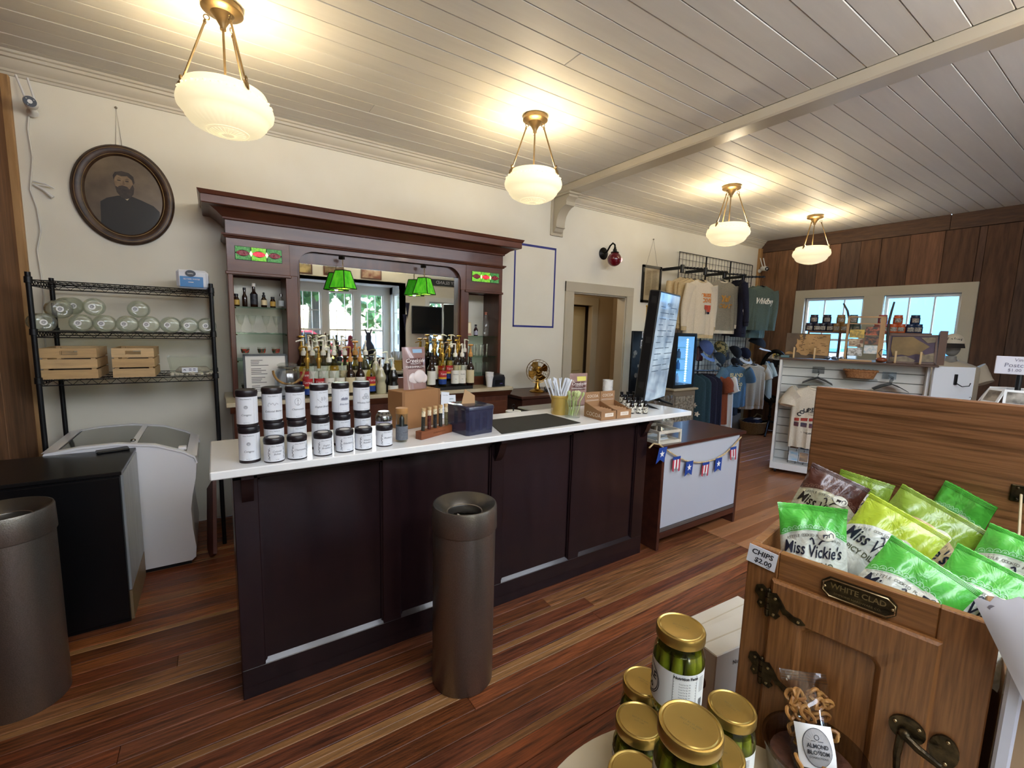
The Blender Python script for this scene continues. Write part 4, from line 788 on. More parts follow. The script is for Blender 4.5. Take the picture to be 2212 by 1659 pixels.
# cocoa display boxes
kraft = mat('kraft_box','#a27a55',.7,h2='#98714d',ns=3); cin = mat('cocoa_print','#e7dccd',.6)
A_ = Pz(1298,909,CT); B_ = Pz(1362,902,CT); d = B_-A_; rz = atan2(d.y,d.x); Wc = d.length/2
for i, l in ((0,'left cocoa display box of kraft card'),(1,'right cocoa display box of kraft card, by the vanilla bottles')):
    t = thing('cocoa_box',l,'box',(A_.x+d.x*i/2*1.03,A_.y+d.y*i/2*1.03,CT),rz,'cocoa display boxes'); D_ = .17; b = B()
    b.prism([(0,0),(D_,0),(D_,.1),(.02,.06),(0,.06)],'x',0,.003); b.prism([(0,0),(D_,0),(D_,.1),(.02,.06),(0,.06)],'x',Wc-.003,Wc); b.box(0,Wc,0,.003,0,.06); b.box(0,Wc,0,D_,0,.003); b.obj('tray',kraft,t)
    h = B().box(0,Wc,D_-.003,D_,0,.165,0,.001).obj('header_card',kraft,t); letters(h,[('COCOA',.028,Wc/2,.135,0,.95)],lambda x,y:(x,D_-.0045,y),cin,geo=lambda b: strokes(b,[[(.01,.11-.006*j),(Wc-.012,.11-.006*j)] for j in range(2)],.0015,lambda x,y:(x,D_-.0045,y)))
    f = B().box(Wc*.25,Wc*.8,-.001,0,.022,.046).obj('front_label',cin,t); letters(f,[('COCOA',.014,Wc*.52,.034)],lambda x,y:(x,-.0018,y),kraft)
    if i == 0: letters(t,[('COCOA',.038,0,0,0,1.0)],lambda x,y:(-.0012,.075-x,.028+y),cin)
    for j in range(5): solo('cocoa_packet','kraft cocoa packet, %s from the front in the %s display box' % (od[j],('left','right')[i]),'packet',B().box(.006,Wc-.006,-.008,.008,.0,.062,0,.003),kraft,tuple(MX.Translation(t.location) @ MX.Rotation(rz,4,'Z') @ V((0,.03+.028*j,.0035))),group='cocoa packets',rot=(rad(-18),0,rz))
p = Pz(1278,880,CT); t, o, fn = bagpouch('marshmallow_bag','mauve marshmallow pouch standing behind the cocoa boxes','bag',(p.x-.02,p.y+.14,CT),-.1,.17,.25,.06,pouch); creek(t,o,fn,.17,.25,False); B().grid(lambda u,v: fn(-.02+.09*u,.19+.035*v),5,2).obj('yellow_sticker',mat('yellow_note','#d9cf6a',.5),o)
paper = mat('cup_paper','#e8e6e3',.6); cupm = B().lathe([(0,0),(.027,0),(.028,.004),(.04,.105),(.0425,.107),(.0425,.111),(.039,.111),(.026,.006),(0,.006)],24).mesh('cup',[paper])
def cups(u, y, z, n, lab, dz=.009):
    x = Py(u, 830, y).x
    for i in range(n): o = bpy.data.objects.new('paper_cup',cupm); COL.objects.link(o); tag(o,lab % (od[i] if i < n-1 else 'topmost'),'cup','stacked paper cups'); o.location = (x,y,z+dz*i)
cups(1313,p.y+.12,CT,8,'white paper cup, %s from the bottom of the stack behind the cocoa boxes',.011)
cups(1057,3.81,CT,4,'white paper cup, %s from the bottom of the stack on the back bar',.012)
# vanilla extract bottles
vb = None; k = 0; vlab = mat('vanilla_label','#d9d5c8',.6,h2='#4a4438',ns=110,lo=.5,hi=.56); vgl = mat('vanilla_glass','#1a0f0a',.1,coat=.4)
for r_, (v, us) in enumerate(((893,(1364,1379,1393)),(884,(1356,1370,1384)),(877,(1349,1362,1376)),(870,(1342,1355,1368)))):
    for j, u in enumerate(us):
        p = Pz(u,v,CT); l = 'small black capped vanilla bottle, %s of %s row from the counter edge' % (('left','middle','right')[j],od[r_])
        if vb is None:
            vb = thing('vanilla_bottle',l,'bottle',(p.x,p.y,CT),.3,'vanilla bottles beside the screen'); B().lathe(vial(.0185,.06,.011,.012),18).obj('body',vgl,vb); B().lathe([(0,.073),(.013,.073),(.013,.092),(0,.092)],14).obj('cap',pblk,vb); B().arc(.0189,.008,.05,rad(-215),rad(35),16).obj('paper_label',vlab,vb)
        else: dup(vb,l,(p.x,p.y,CT))
# portrait menu screen on two feet
bp_ = Pz(1402,889,CT); nrm = V((.34,-.94,0)).normalized(); rz = atan2(nrm.x,-nrm.y)
t = thing('menu_screen','tall black framed portrait menu screen at the end of the counter','screen',(bp_.x+.05,bp_.y+.10,CT),rot=(rad(5),0,rz)); WS, HS_ = .5, .86; blk = mat('black_plastic','#0f1012',.35)
B().box(0,WS,0,.085,.035,.035+HS_,0,.008).obj('housing',blk,t)
scr = bpy.data.materials.new('menu_display'); scr.use_nodes = True; N = scr.node_tree.nodes; L = scr.node_tree.links.new; b_ = N['Principled BSDF']; b_.inputs['Base Color'].default_value = (.03,.04,.05,1); b_.inputs['Roughness'].default_value = .08
tc = N.new('ShaderNodeTexCoord'); nz = N.new('ShaderNodeTexNoise'); nz.inputs['Scale'].default_value = 6; L(tc.outputs['Object'],nz.inputs['Vector']); cr = N.new('ShaderNodeValToRGB'); cr.color_ramp.elements[0].color = (*lin('#5f7286'),1); cr.color_ramp.elements[1].color = (*lin('#9fb0bd'),1); cr.color_ramp.elements[0].position = .35; cr.color_ramp.elements[1].position = .65; L(nz.outputs['Fac'],cr.inputs[0]); L(cr.outputs[0],b_.inputs['Emission Color']); b_.inputs['Emission Strength'].default_value = .55
d_ = B().box(.012,WS-.012,-.001,.001,.05,.02+HS_).obj('display',scr,t); mi = mat('menu_ink','#5d6e7e',.5)
letters(d_,[('MENU',.04,WS/2,HS_-.06)],lambda x,y:(x,-.0018,y),mi,geo=lambda b: strokes(b,[[(.06+.23*(j%2),.78-.045*(j//2)),(.06+.23*(j%2)+.1+.05*(j%3),.78-.045*(j//2))] for j in range(24)],.006,lambda x,y:(x,-.0018,y)))
for x in (.08,.42): B().tube([(x,-.1,.004),(x,.02,.02),(x,.13,.004)],[.006,.012,.006],6).obj('foot',blk,t)
b = B()
for z in (.15,.5,.8): b.box(-.0015,.0005,.02,.06,z,z+.05)
b.obj('side_port',mat('dark_gap','#15110e',.9),t)
# ---- behind the counter: printer, fan on a small table, grey bin, paper towels
blp = mat('printer_black','#15171d',.3,h2='#1d2028',ns=3)
p = Pz(1067,838,CT); t = thing('receipt_printer','black receipt printer on the end of the back bar top','printer',(2.29,3.78,CT),.05); B().prism([(0,0),(.17,0),(.17,.1),(.12,.125),(.02,.115),(0,.085)],'x',0,.15).obj('housing',blp,t); B().box(.03,.12,-.003,0,.02,.07).obj('paper_door',blk,t); letters(t,[('STAR',.014,.1,.03)],lambda x,y:(x,-.0045,y),mat('violet_print','#8b7fd0',.5))
tb = mat('side_table_wood','#43271d',.35,h2='#523125',ns=3,st=(1,6,6)); p = Py(1128,856,4.0); zt_ = .955
t = thing('side_table','dark wooden side table under the brass fan','table',(2.98,4.02,0)); B().box(-.36,.36,-.28,.3,zt_-.03,zt_,0,.004).obj('top',tb,t); B().box(-.33,.33,-.25,.28,zt_-.2,zt_-.03).obj('apron',tb,t)
for sx in (-.3,.3):
    for sy in (-.22,.25): B().box(sx-.025,sx+.025,sy-.025,sy+.025,0,zt_-.2).obj('leg',tb,t)
brass = mat('fan_brass','#a9823c',.22,1); fx = Py(1160,850,3.98).x
t = thing('desk_fan','antique brass desk fan on the dark side table','fan',(fx,3.98,zt_),rad(-28))
B().lathe([(0,0),(.085,0),(.088,.01),(.075,.022),(.04,.035),(.026,.07),(.02,.13),(.016,.15),(0,.15)],28).obj('base',brass,t)
B().tube([(0,0,.14),(0,.02,.17),(0,.03,.2)],[.016,.014,.02],8).obj('neck',brass,t); zc = .235
b = B(); b.T = MX.Translation((0,0,zc)) @ MX.Rotation(rad(90),4,'X'); b.lathe([(0,-.16),(.03,-.155),(.055,-.13),(.06,-.04),(.05,-.02),(0,-.015)],20); b.obj('motor',brass,t)
g = B(); g.T = MX.Translation((0,0,zc)) @ MX.Rotation(rad(90),4,'X')
for r, z in ((.13,.0),(.13,.03),(.105,.06),(.06,.075),(.03,.078),(.1,-.02)): g.tube([(r*cos(a),r*sin(a),z) for a in [2*pi*i/36 for i in range(36)]],.0022,5,0,True)
for i in range(18): a = 2*pi*i/18; g.tube([(.05*cos(a),.05*sin(a),-.028),(.1*cos(a),.1*sin(a),-.02),(.13*cos(a),.13*sin(a),.012),(.105*cos(a+.3),.105*sin(a+.3),.06),(.03*cos(a+.8),.03*sin(a+.8),.078)],.0014,4)
g.obj('guard',brass,t); f = B(); f.T = MX.Translation((0,-.02,zc)) @ MX.Rotation(rad(90),4,'X')
for i in range(4):
    a = pi/2*i+.4; f.add([(.018*cos(a-.5),.018*sin(a-.5),-.01),(.018*cos(a+.5),.018*sin(a+.5),.012),(.11*cos(a+.55),.11*sin(a+.55),.022),(.12*cos(a+.1),.12*sin(a+.1),.005),(.105*cos(a-.4),.105*sin(a-.4),-.016)],[(0,1,2,3,4)])
f.obj('blade',mat('blade_brass','#b8924d',.2,1),t); b = B(); b.T = f.T; b.lathe([(0,-.02),(.022,-.015),(.022,.02),(.01,.03),(0,.03)],14); b.obj('hub',brass,t)
sil = mat('black_cast','#121214',.5); t = thing('cast_figurine','small black cast figurine beside the brass fan','figurine',(Py(1181,845,3.93).x,3.93,zt_)); b = B().ball((0,0,.018),.03,.02,.018); b.tube([(-.02,0,.02),(-.03,0,.05),(-.02,0,.065)],[.012,.008,.004],6); b.tube([(.02,0,.02),(.035,0,.03),(.035,0,.05)],[.008,.005,.003],6); b.obj('body',sil,t)
gpl = mat('grey_plastic','#7c7b75',.5); t = thing('grey_bin','grey plastic service bin behind the countertop','container',(2.28,2.86,.872),.05); B().box(-.19,.19,-.14,.16,0,.12,0,.012).obj('tub',gpl,t); B().box(-.2,.2,-.15,.17,.12,.138,0,.006).obj('lid',mat('grey_lid','#8e8d87',.45),t); b = B(); b.T = MX.Translation((.12,-.1405,.07)); b.lathe([(0,0),(.001,0)],8); b.box(-.018,.018,-.003,.0,-.022,.022,0,.008); b.obj('cup_emblem',blk,t)
t = thing('paper_towel_roll','white paper towel roll on a black wire holder behind the countertop','roll',(1.9,2.82,.872)); B().lathe([(.018,0),(.06,0),(.06,.15),(.018,.15)],28).obj('roll',mat('tissue','#e6e5e2',.9),t); b = B().cyl((0,0,0),(0,0,.17),.005); b.tube([(.014*cos(a),0,.186+.014*sin(a)) for a in [2*pi*i/14 for i in range(14)]],.003,5,0,True); b.lathe([(0,-.002),(.07,-.002),(.07,.0),(0,.0)],20); b.obj('holder',blk,t)
# ================================================================ left side of the room
# oval portrait hanging on two wires
t = thing('oval_portrait','large oval framed portrait print of a bearded man hanging on the left','picture',(-.492,WY,2.522)); RXo, RZo = .286, .342; fm = mat('burl_frame','#4a3322',.4,h2='#2e1f15',ns=16,st=(1,1,1),bump=.1); gline = mat('gilt_line','#8a7148',.4,.5)
pf = [(0,-.0),(0,-.02),(.012,-.034),(.03,-.038),(.055,-.03),(.07,-.018),(.074,-.008)]
b = B(); b.grid(lambda u,v: (lambda d,y: ((RXo-d)*cos(2*pi*u), y, (RZo-d)*sin(2*pi*u)))(*pf[int(round(v*6))]),64,6,0,True); b.obj('frame',fm,t)
b = B()
for d in (.022,.06): b.tube([((RXo-d)*cos(a),-.036 if d < .03 else -.0275,(RZo-d)*sin(a)) for a in [2*pi*i/64 for i in range(64)]],.0018,5,0,True)
b.obj('gilt_line',gline,t)
pr_ = B().prism([((RXo-.07)*cos(a),(RZo-.07)*sin(a)) for a in [2*pi*i/48 for i in range(48)]],'y',-.01,-.004).obj('print',mat('sepia_ground','#7d6b52',.35,h2='#4e4030',ns=4.5,lo=.3,hi=.7,coat=.3),t)
def flat(pts, y, m, n): return B().prism(pts,'y',y-.001,y).obj(n,m,pr_,smooth=0)
suit = mat('sepia_black','#1d1915',.5,coat=.3); skin = mat('sepia_skin','#8b7357',.5,h2='#6f5a42',ns=18,coat=.3); hairm = mat('sepia_hair','#2b221b',.5,h2='#3d3127',ns=30,coat=.3)
cl = lambda pts: [((x if abs(x) < 1 else x), z) for x, z in pts]
R_ = lambda x: -(RZo-.071)*sqrt(max(0,1-(x/(RXo-.071))**2))
body = [(-.14+.335*i/16, 0) for i in range(17)]
flat([(x,R_(x)) for x,_ in body]+[(.193,-.08),(.16,-.045),(.09,-.015),(.03,.005),(-.04,-.005),(-.10,-.03),(-.135,-.06)],-.0105,suit,'coat_shape')
flat([(-.012,-.012),(.012,-.03),(.03,-.006),(.024,.012)],-.0115,mat('sepia_collar','#b3a286',.5),'collar_shape')
flat([(.0+.052*cos(a),.09+.068*sin(a)) for a in [2*pi*i/24 for i in range(24)]],-.012,skin,'face_shape')
flat([(-.052,.085),(-.048,.06),(-.03,.052),(.0,.06),(.03,.05),(.048,.085),(.056,.06),(.05,.02),(.03,-.012),(.005,-.022),(-.02,-.014),(-.042,.02)],-.013,hairm,'beard_shape')
flat([(-.055,.10),(-.058,.13),(-.045,.155),(-.01,.168),(.03,.162),(.055,.14),(.06,.10),(.052,.085),(.045,.115),(.02,.138),(-.01,.132),(-.035,.138),(-.048,.12)],-.013,hairm,'hair_shape')
flat([(-.03,.062),(-.008,.07),(.016,.064),(.028,.054),(.0,.056),(-.034,.052)],-.0145,hairm,'moustache_shape')
for sx in (-1,1):
    flat([(sx*.022-.004+.011*cos(a),.102+.0045*sin(a)) for a in [2*pi*i/10 for i in range(10)]],-.014,hairm,'eye_shape'); flat([(sx*.022-.018,.112),(sx*.022-.002,.119),(sx*.022+.012,.113),(sx*.022-.002,.1155)],-.014,hairm,'brow_shape')
flat([(-.009,.076),(-.004,.105),(.0,.105),(.006,.077),(-.002,.072)],-.014,mat('sepia_shade','#6b563f',.5),'nose_shape')
B().tube([(-.03,-.004,.335),(-.012,-.006,.59),(.004,-.004,.335)],.0015,5).ball((-.012,-.008,.592),.008).obj('hanging_wire',mat('wire_tan','#7d7466',.6),t)
# security camera with two aerials, and its cable
wp = mat('white_plastic','#d9d9d6',.4)
def seccam(loc, rz, label, scale=1):
    t = thing('security_camera',label,'camera',loc,rz); t.scale = (scale,)*3
    b = B(); b.T = MX.Rotation(rad(100),4,'X'); b.lathe([(0,-.07),(.028,-.068),(.033,-.06),(.033,.05),(.03,.055)],20); b.obj('housing',wp,t)
    b = B(); b.T = MX.Rotation(rad(100),4,'X'); b.lathe([(0,.05),(.03,.05),(.03,.056),(.012,.056),(.011,.052),(0,.052)],20); b.obj('lens_face',blk,t)
    b = B(); b.T = MX.Rotation(rad(100),4,'X')
    for a in (.6,2.4,4.2): b.ball((.021*cos(a),.021*sin(a),.057),.003)
    b.obj('led',wp,t)
    for sx in (-1,1): B().tube([(sx*.02,.02,.02),(sx*.025-.03,.05,.16)],.006,8).obj('aerial',wp,t)
    B().tube([(0,.03,-.01),(0,.09,-.02),(0,.12,-.02)],[.012,.012,.03],10).obj('wall_arm',wp,t)
p = Py(66,222,4.2); seccam((p.x,4.2,p.z),rad(10),'white security camera with two aerials high in the left corner')
pts = [Py(u,v,WY-.012) for u,v in [(62,250),(60,280),(70,340),(68,370),(65,410),(80,450),(88,500),(80,540),(88,590),(95,640),(92,690),(100,760)]]
tag(B().tube(pts,.005,6).obj('cable',mat('white_cord','#cfcdc4',.5)),'white power cable dangling down the left end of the wall','cable')
p = Py(72,398,WY-.02); t = thing('power_adapter','white cord end with coiled tie hanging beside the cable','cable',tuple(p)); B().tube([(0,0,.0),(.05,-.01,-.03),(.09,-.01,-.07)],[.006,.008,.011],8).obj('plug',wp,t); B().tube([(0,0,.02),(.06,-.01,.01),(.1,-.01,-.01),(.07,-.01,0),(.02,-.01,.0)],.004,6).obj('loop',wp,t)
# black wire shelf
bw = mat('black_wire','#141416',.42,.3)
t = thing('wire_shelf','black wire shelving unit standing against the left wall','shelf',(-.452,4.03,0)); hx, hy = .445, .23
for sx in (-1,1):
    for sy in (-1,1):
        o = B().cyl((sx*hx,sy*hy,.0),(sx*hx,sy*hy,1.905),.0135,n=12).obj('post',bw,t)
        for z in (1.86,1.555,1.262): B().lathe([(.0135,z-.02),(.02,z-.018),(.0185,z+.018),(.0135,z+.02)],12,0,(sx*hx,sy*hy,0),False).obj('collar',bw,o)
for z in (1.86,1.555,1.262):
    b = B()
    for zz in (z,z-.032):
        for sy in (-1,1): b.cyl((-hx,sy*hy,zz),(hx,sy*hy,zz),.0035,n=6)
        for sx in (-1,1): b.cyl((sx*hx,-hy,zz),(sx*hx,hy,zz),.0035,n=6)
    for sy in (-1,1): b.tube([(-hx+2*hx*i/30,sy*hy,z-(.032 if i % 2 else 0)) for i in range(31)],.0022,4)
    for sx in (-1,1): b.tube([(sx*hx,-hy+2*hy*i/16,z-(.032 if i % 2 else 0)) for i in range(17)],.0022,4)
    o = b.obj('truss_frame',bw,t); b = B()
    for i in range(1,34): b.cyl((-hx+2*hx*i/34,-hy,z+.002),(-hx+2*hx*i/34,hy,z+.002),.0016,n=4)
    for sy in (-.4,.4): b.cyl((-hx,sy*hy,z-.003),(hx,sy*hy,z-.003),.003,n=5)
    b.obj('wire_deck',bw,o)
# clear jars lying on the upper shelf, their bases with stickers facing out
jg = glass('clear_plastic_jar','#f2f5ee',.03,1.4,.06,.09); stk = mat('white_sticker','#ecebe8',.5)
jp = [(0,.012),(.02,.008),(.035,0),(.048,.004),(.056,.018),(.056,.12),(.05,.135),(.045,.14),(.045,.165),(.042,.165),(.042,.14),(.052,.12),(.052,.02),(.03,.008)]
jar0 = None
def pjar(u, v, y, label, rz=0):
    global jar0
    p = Py(u,v,y); r = .056
    if jar0 is None:
        jar0 = thing('plastic_jar',label,'jar',(p.x,p.y,p.z),rz,'clear jars lying on the wire shelf'); b = B(); b.T = MX.Rotation(rad(-90),4,'X'); b.lathe(jp,28); b.obj('body',jg,jar0,smooth=1)
        o = B().prism([(.018*cos(a)-.012,.018*sin(a)) for a in [2*pi*i/16 for i in range(16)]],'y',-.0035,-.0025).obj('sticker',stk,jar0); b = B(); fl = lambda x,z: (x-.012,-.0045,z); strokes(b,[[(.011*cos(a)*(1-a/20),.011*sin(a)*(1-a/20)) for a in [i*.6 for i in range(26)]]],.0018,fl); b.obj('swirl_mark',ink,o,smooth=0)
        b = B(); b.T = MX.Rotation(rad(-90),4,'X'); b.lathe([(.046,.143),(.0475,.145),(.0475,.163),(.046,.165)],24,caps=False); b.obj('neck_ring',jg,jar0)
        return
    dup(jar0,label,(p.x,p.y,p.z),rz)
zj = 1.555+.0575
low = [(100,.0),(174,.05),(224,.03),(273,.0),(321,-.02),(366,0),(408,0),(448,.03)]
for i,(u,dy) in enumerate(low): x = Py(u,700,3.86).x; v = 700; pjar(u,v,3.84,'clear plastic jar lying in the bottom row of the wire shelf, %s from the left' % od[i] if i < 7 else 'clear plastic jar lying in the bottom row, half hidden behind the right shelf post',[.5,.1,.05,0,0,-.05,0,.1][i])
for u, v, y, l, r in ((135,668,3.85,'upper clear jar tilted on the jars at the left end of the shelf',.45),(163,661,4.02,'upper clear jar lying behind the tilted one at the left',.6),(204,663,3.85,'upper clear jar resting above the second gap in the jar row',.2),(297,668,3.85,'upper clear jar lying alone in the middle of the shelf',0)): pjar(u,v,y,l,r)
for o in COL.objects:
    if o.get('category') == 'jar' and o.get('group','').startswith('clear jars') and 'bottom row' in o['label']: o.location.z = zj
# slatted crates
pine = planks('pine_slats',['#c8a676','#d0af80','#c19e6d'],(1.2,9,9),5,.6,.12,amt=.18)
def crate(x0, x1, y0, d, z, label):
    w = x1-x0; t = thing('wooden_crate',label,'crate',((x0+x1)/2,y0+d/2,z),0,'pine crates on the wire shelf'); h = .19
    for i, (a, c) in enumerate(((0,.056),(.066,.122),(.132,.19))):
        for s in (-1,1):
            y = s*(d/2-.005); b = B()
            if i == 2:
                b.box(-w/2,w/2,y-.005,y+.005,.174,c); b.box(-w/2,w/2,y-.005,y+.005,a,.15); b.box(-w/2,-.04,y-.005,y+.005,.15,.174); b.box(.04,w/2,y-.005,y+.005,.15,.174)
            else: b.box(-w/2,w/2,y-.005,y+.005,a,c)
            b.obj('slat',pine,t,smooth=0); xx = s*(w/2-.004); B().box(xx-.004,xx+.004,-d/2+.011,d/2-.011,a,c).obj('slat',pine,t,smooth=0)
    for sx in (-1,1):
        for sy in (-1,1): b = B(); cx, cy = sx*(w/2-.02), sy*(d/2-.02); b.box(cx-.011,cx+.011,cy-.009,cy+.009,.002,.185); b.obj('corner_post',pine,t,smooth=0)
    for i in range(5): y = -d/2+.05+(d-.1)*i/4; B().box(-w/2+.012,w/2-.012,y-.02,y+.02,.003,.01).obj('base_slat',pine,t,smooth=0)
    B().box(-w/2+.03,w/2-.03,-d/2+.03,d/2-.03,.011,.11,0,.02).obj('packed_cloth',mat('crate_stuff','#6e6058',.9,h2='#4d4541',ns=14),t)
zs_ = 1.266
crate(-.888,-.63,3.82,.34,zs_,'pine slatted crate at the left of the lower wire shelf'); crate(-.56,-.345,3.82,.34,zs_,'pine slatted crate in the middle of the lower wire shelf')
t = thing('clear_bin','clear plastic bin of odds and ends right of the crates','container',(-.14,3.95,zs_)); b = B(); b.add([(-.12,-.09,0),(.12,-.09,0),(.12,.09,0),(-.12,.09,0),(-.14,-.11,.13),(.14,-.11,.13),(.14,.11,.13),(-.14,.11,.13)],[(0,1,2,3),(0,1,5,4),(1,2,6,5),(2,3,7,6),(3,0,4,7)]); b.obj('tub',jg,t); B().box(-.1,.1,-.07,.07,.002,.05,0,.02).obj('contents',mat('odds','#b8b1a3',.8,h2='#8d857a',ns=25),t)
o = B().box(-.06,.03,-.113,-.111,.02,.055).obj('paper_label',mat('white_sheet','#dfe2e8',.5),t); b = B(); fn = lambda x,z:(x,-.1145,z); strokes(b,[[(-.05,.035),(-.045,.043),(-.037,.034)],[(-.02,.045),(-.005,.045)],[(-.02,.035),(-.005,.035)],[(.003,.045),(.018,.045)],[(.003,.035),(.018,.035)]],.004,fn); b.obj('printed_mark',navy,o,smooth=0)
random.seed(4); b = B()
for i in range(60): b.ball((random.uniform(-.14,.13),random.uniform(-.12,-.02),random.uniform(.006,.018)),.012,.009,.007,6,4)
o = solo('packing_paper','loose crumpled packing paper beside the clear bin','packing',b,mat('pack_paper','#c2bba9',.8),(-.13,3.93,zs_)); o['kind'] = 'stuff'
# case of seltzer on top of the shelf
t = thing('water_case','blue and white shrink wrapped case of seltzer water on the wire shelf','case',(-.093,4.0,1.8645)); film = mat('white_film','#d4d9e2',.15,h2='#c1c9d6',ns=9,coat=.6); bluep = mat('blue_print','#2f78b8',.25,coat=.5)
B().box(-.105,.075,-.2,.18,0,.125,0,.016).obj('wrap',film,t); B().box(-.085,.045,-.2015,-.2,.01,.08).obj('blue_panel',bluep,t); b = B(); b.prism([(-.025+.03*cos(a),.1+.022*sin(a)) for a in [2*pi*i/20 for i in range(20)]],'y',-.2035,-.2); o = b.obj('round_badge',mat('dark_navy','#151c2c',.3),t)
letters(t,[('SELTZER WATER',.0125,-.02,.062)],lambda x,z:(x,-.203,z),lightink,geo=lambda b: strokes(b,[[(-.04,.042),(-.01,.042)]],.004,lambda x,z:(x,-.203,z))); letters(o,[('bubbly',.012,-.025,.1)],lambda x,z:(x,-.205,z),lightink)
b = B()
for y in (-.1,.0,.1): b.prism([(y+.03*cos(a),.065+.04*sin(a)) for a in [2*pi*i/14 for i in range(14)]],'x',.0745,.0765)
b.obj('side_print',mat('dark_navy','#151c2c',.3),t)
# ice cream freezer with curved lid
fw = mat('freezer_white','#f0eff1',.3,coat=.2); fgl = mat('freezer_glass','#4e5048',.12,coat=.5,h2='#5b5c52',ns=2)
t = thing('chest_freezer','white chest freezer with curved sliding glass lid under the wire shelf','freezer',(0,0,0)); FY0, FY1 = 3.57, 4.22
pf = [(-.86,.03),(-.86,.84),(-.85,.852),(-.7,.872),(-.53,.874),(-.35,.845),(-.21,.785),(-.155,.745),(-.14,.7),(-.148,.6),(-.172,.48),(-.184,.39),(-.18,.25),(-.168,.12),(-.172,.05),(-.195,.03)]
B().prism(pf,'y',FY0,FY1).obj('body',fw,t,smooth=.5)
rim = [(-.865,.835),(-.852,.86),(-.7,.882),(-.53,.884),(-.35,.855),(-.21,.795),(-.145,.75),(-.132,.705),(-.14,.70),(-.15,.74),(-.21,.783),(-.35,.842),(-.53,.871),(-.7,.868)]
for y0, y1 in ((FY0-.008,FY0+.035),(FY1-.04,FY1+.004)): B().prism(rim,'y',y0,y1).obj('lid_rim',fw,t,smooth=.5)
def lidz(x): 
    P_ = [(-.86,.853),(-.7,.874),(-.53,.876),(-.35,.847),(-.21,.787),(-.15,.745)]
    for (a,za),(c,zc) in zip(P_,P_[1:]):
        if a <= x <= c: return za+(zc-za)*(x-a)/(c-a)
    return .745
for x0, x1 in ((-.80,-.47),(-.44,-.19)):
    b = B(); b.grid(lambda u,v: (x0+(x1-x0)*u, FY0+.035+(FY1-FY0-.075)*v, lidz(x0+(x1-x0)*u)+.004),8,1); b.obj('glass_lid',fgl,t)
for x0, x1 in ((-.865,-.80),(-.47,-.44),(-.19,-.135)): b = B(); b.grid(lambda u,v: (x0+(x1-x0)*u, FY0+(FY1-FY0)*v, lidz(min(max(x0+(x1-x0)*u,-.86),-.15))+.009),4,1); b.obj('lid_bar',fw,t)
B().ball((-.46,FY0+.05,.885),.014,.014,.01).obj('lid_lock',steel,t); B().box(-.235,-.19,FY0+.04,FY0+.09,.79,.812,0,.004).obj('lid_handle',fw,t); B().box(-.84,-.2,FY0+.02,FY1-.02,0,.03).obj('plinth',blk,t)
# black cabinet in front of the freezer
bt = mat('black_laminate','#0d0d0f',.35,spec=.4); t = thing('black_cabinet','low black cabinet with reflections painted on its side in the left corner','cabinet',(0,0,0))
B().box(-1.05,-.452,3.03,3.56,0,.83).obj('body',bt,t); B().box(-1.055,-.442,3.02,3.562,.83,.85,0,.003).obj('top',mat('black_top','#161617',.28),t); B().box(-.452,-.44,3.05,3.555,.17,.825,0,.002).obj('side_panel',mat('pale_reflection','#a9adaf',.4,h2='#989c9e',ns=5,st=(1,6,.8)),t); B().box(-.452,-.44,3.05,3.555,.0,.165).obj('reflection_strip',mat('tan_reflection','#8a7355',.5),t); B().box(-1.05,-.452,3.018,3.03,.02,.82,0,.003).obj('door',bt,t)  # pale and tan side boxes are the glossy black side's reflections painted in
solo('black_tray','flat black tray lying on the low black cabinet','tray',B().box(-.075,.075,-.035,.035,0,.012,0,.004),blk,(-.545,3.52,.8505),.25)
# two tall steel bins
binm = mat('bin_metal','#948c82',.34,.85,h2='#867e74',ns=260,bump=.12); binrim = mat('bin_rim','#5a554e',.35,.8)
def bin_(x, y, label, r=.142, h=.86):
    t = thing('waste_bin',label,'bin',(x,y,0),0,'tall round steel bins')
    B().lathe([(0,0),(r-.004,0),(r,.006),(r,h-.115),(r-.004,h-.11)],48).obj('drum',binm,t); B().lathe([(r-.006,h-.112),(r+.004,h-.112),(r+.006,h-.108),(r+.004,h-.01),(r+.001,h)],48,caps=False).obj('collar_band',binm,t)
    B().lathe([(r+.001,h),(r-.004,h+.001),(r-.03,h-.012),(r*.56,h-.04),(r*.54,h-.046),(r*.54,h-.075)],48,caps=False).obj('funnel_top',binrim,t); B().lathe([(r*.54,h-.04),(r*.57,h-.038),(r*.56,h-.046)],40,caps=False).obj('mouth_ring',binm,t)
    b = B(); b.lathe([(0,h-.13),(r*.5,h-.12),(r*.53,h-.09)],24); b.obj('dark_interior',mat('dark_gap','#15110e',.9),t)
    random.seed(2); b = B(); b.grid(lambda u,v: ((.004+.05*v)*cos(2*pi*u)-.015,(.004+.05*v)*sin(2*pi*u)-.015,h-.058+.02*sin(10*u*pi)*v-.025*v),24,4); b.obj('bin_liner',mat('liner_white','#c9c7bd',.5),t)
bin_(.915,1.732,'tall round steel waste bin standing before the counter'); bin_(-.75,2.6,'tall round steel waste bin at the left edge beside the black cabinet')
solo('leaning_board','narrow reddish board leaning beside the freezer','board',B().box(-.012,.012,-.14,.14,0,.52,0,.002),mat('red_board','#5b2e24',.5,h2='#4c261d',ns=4),(-.085,3.62,.0),rot=(rad(-30),rad(6),.12))
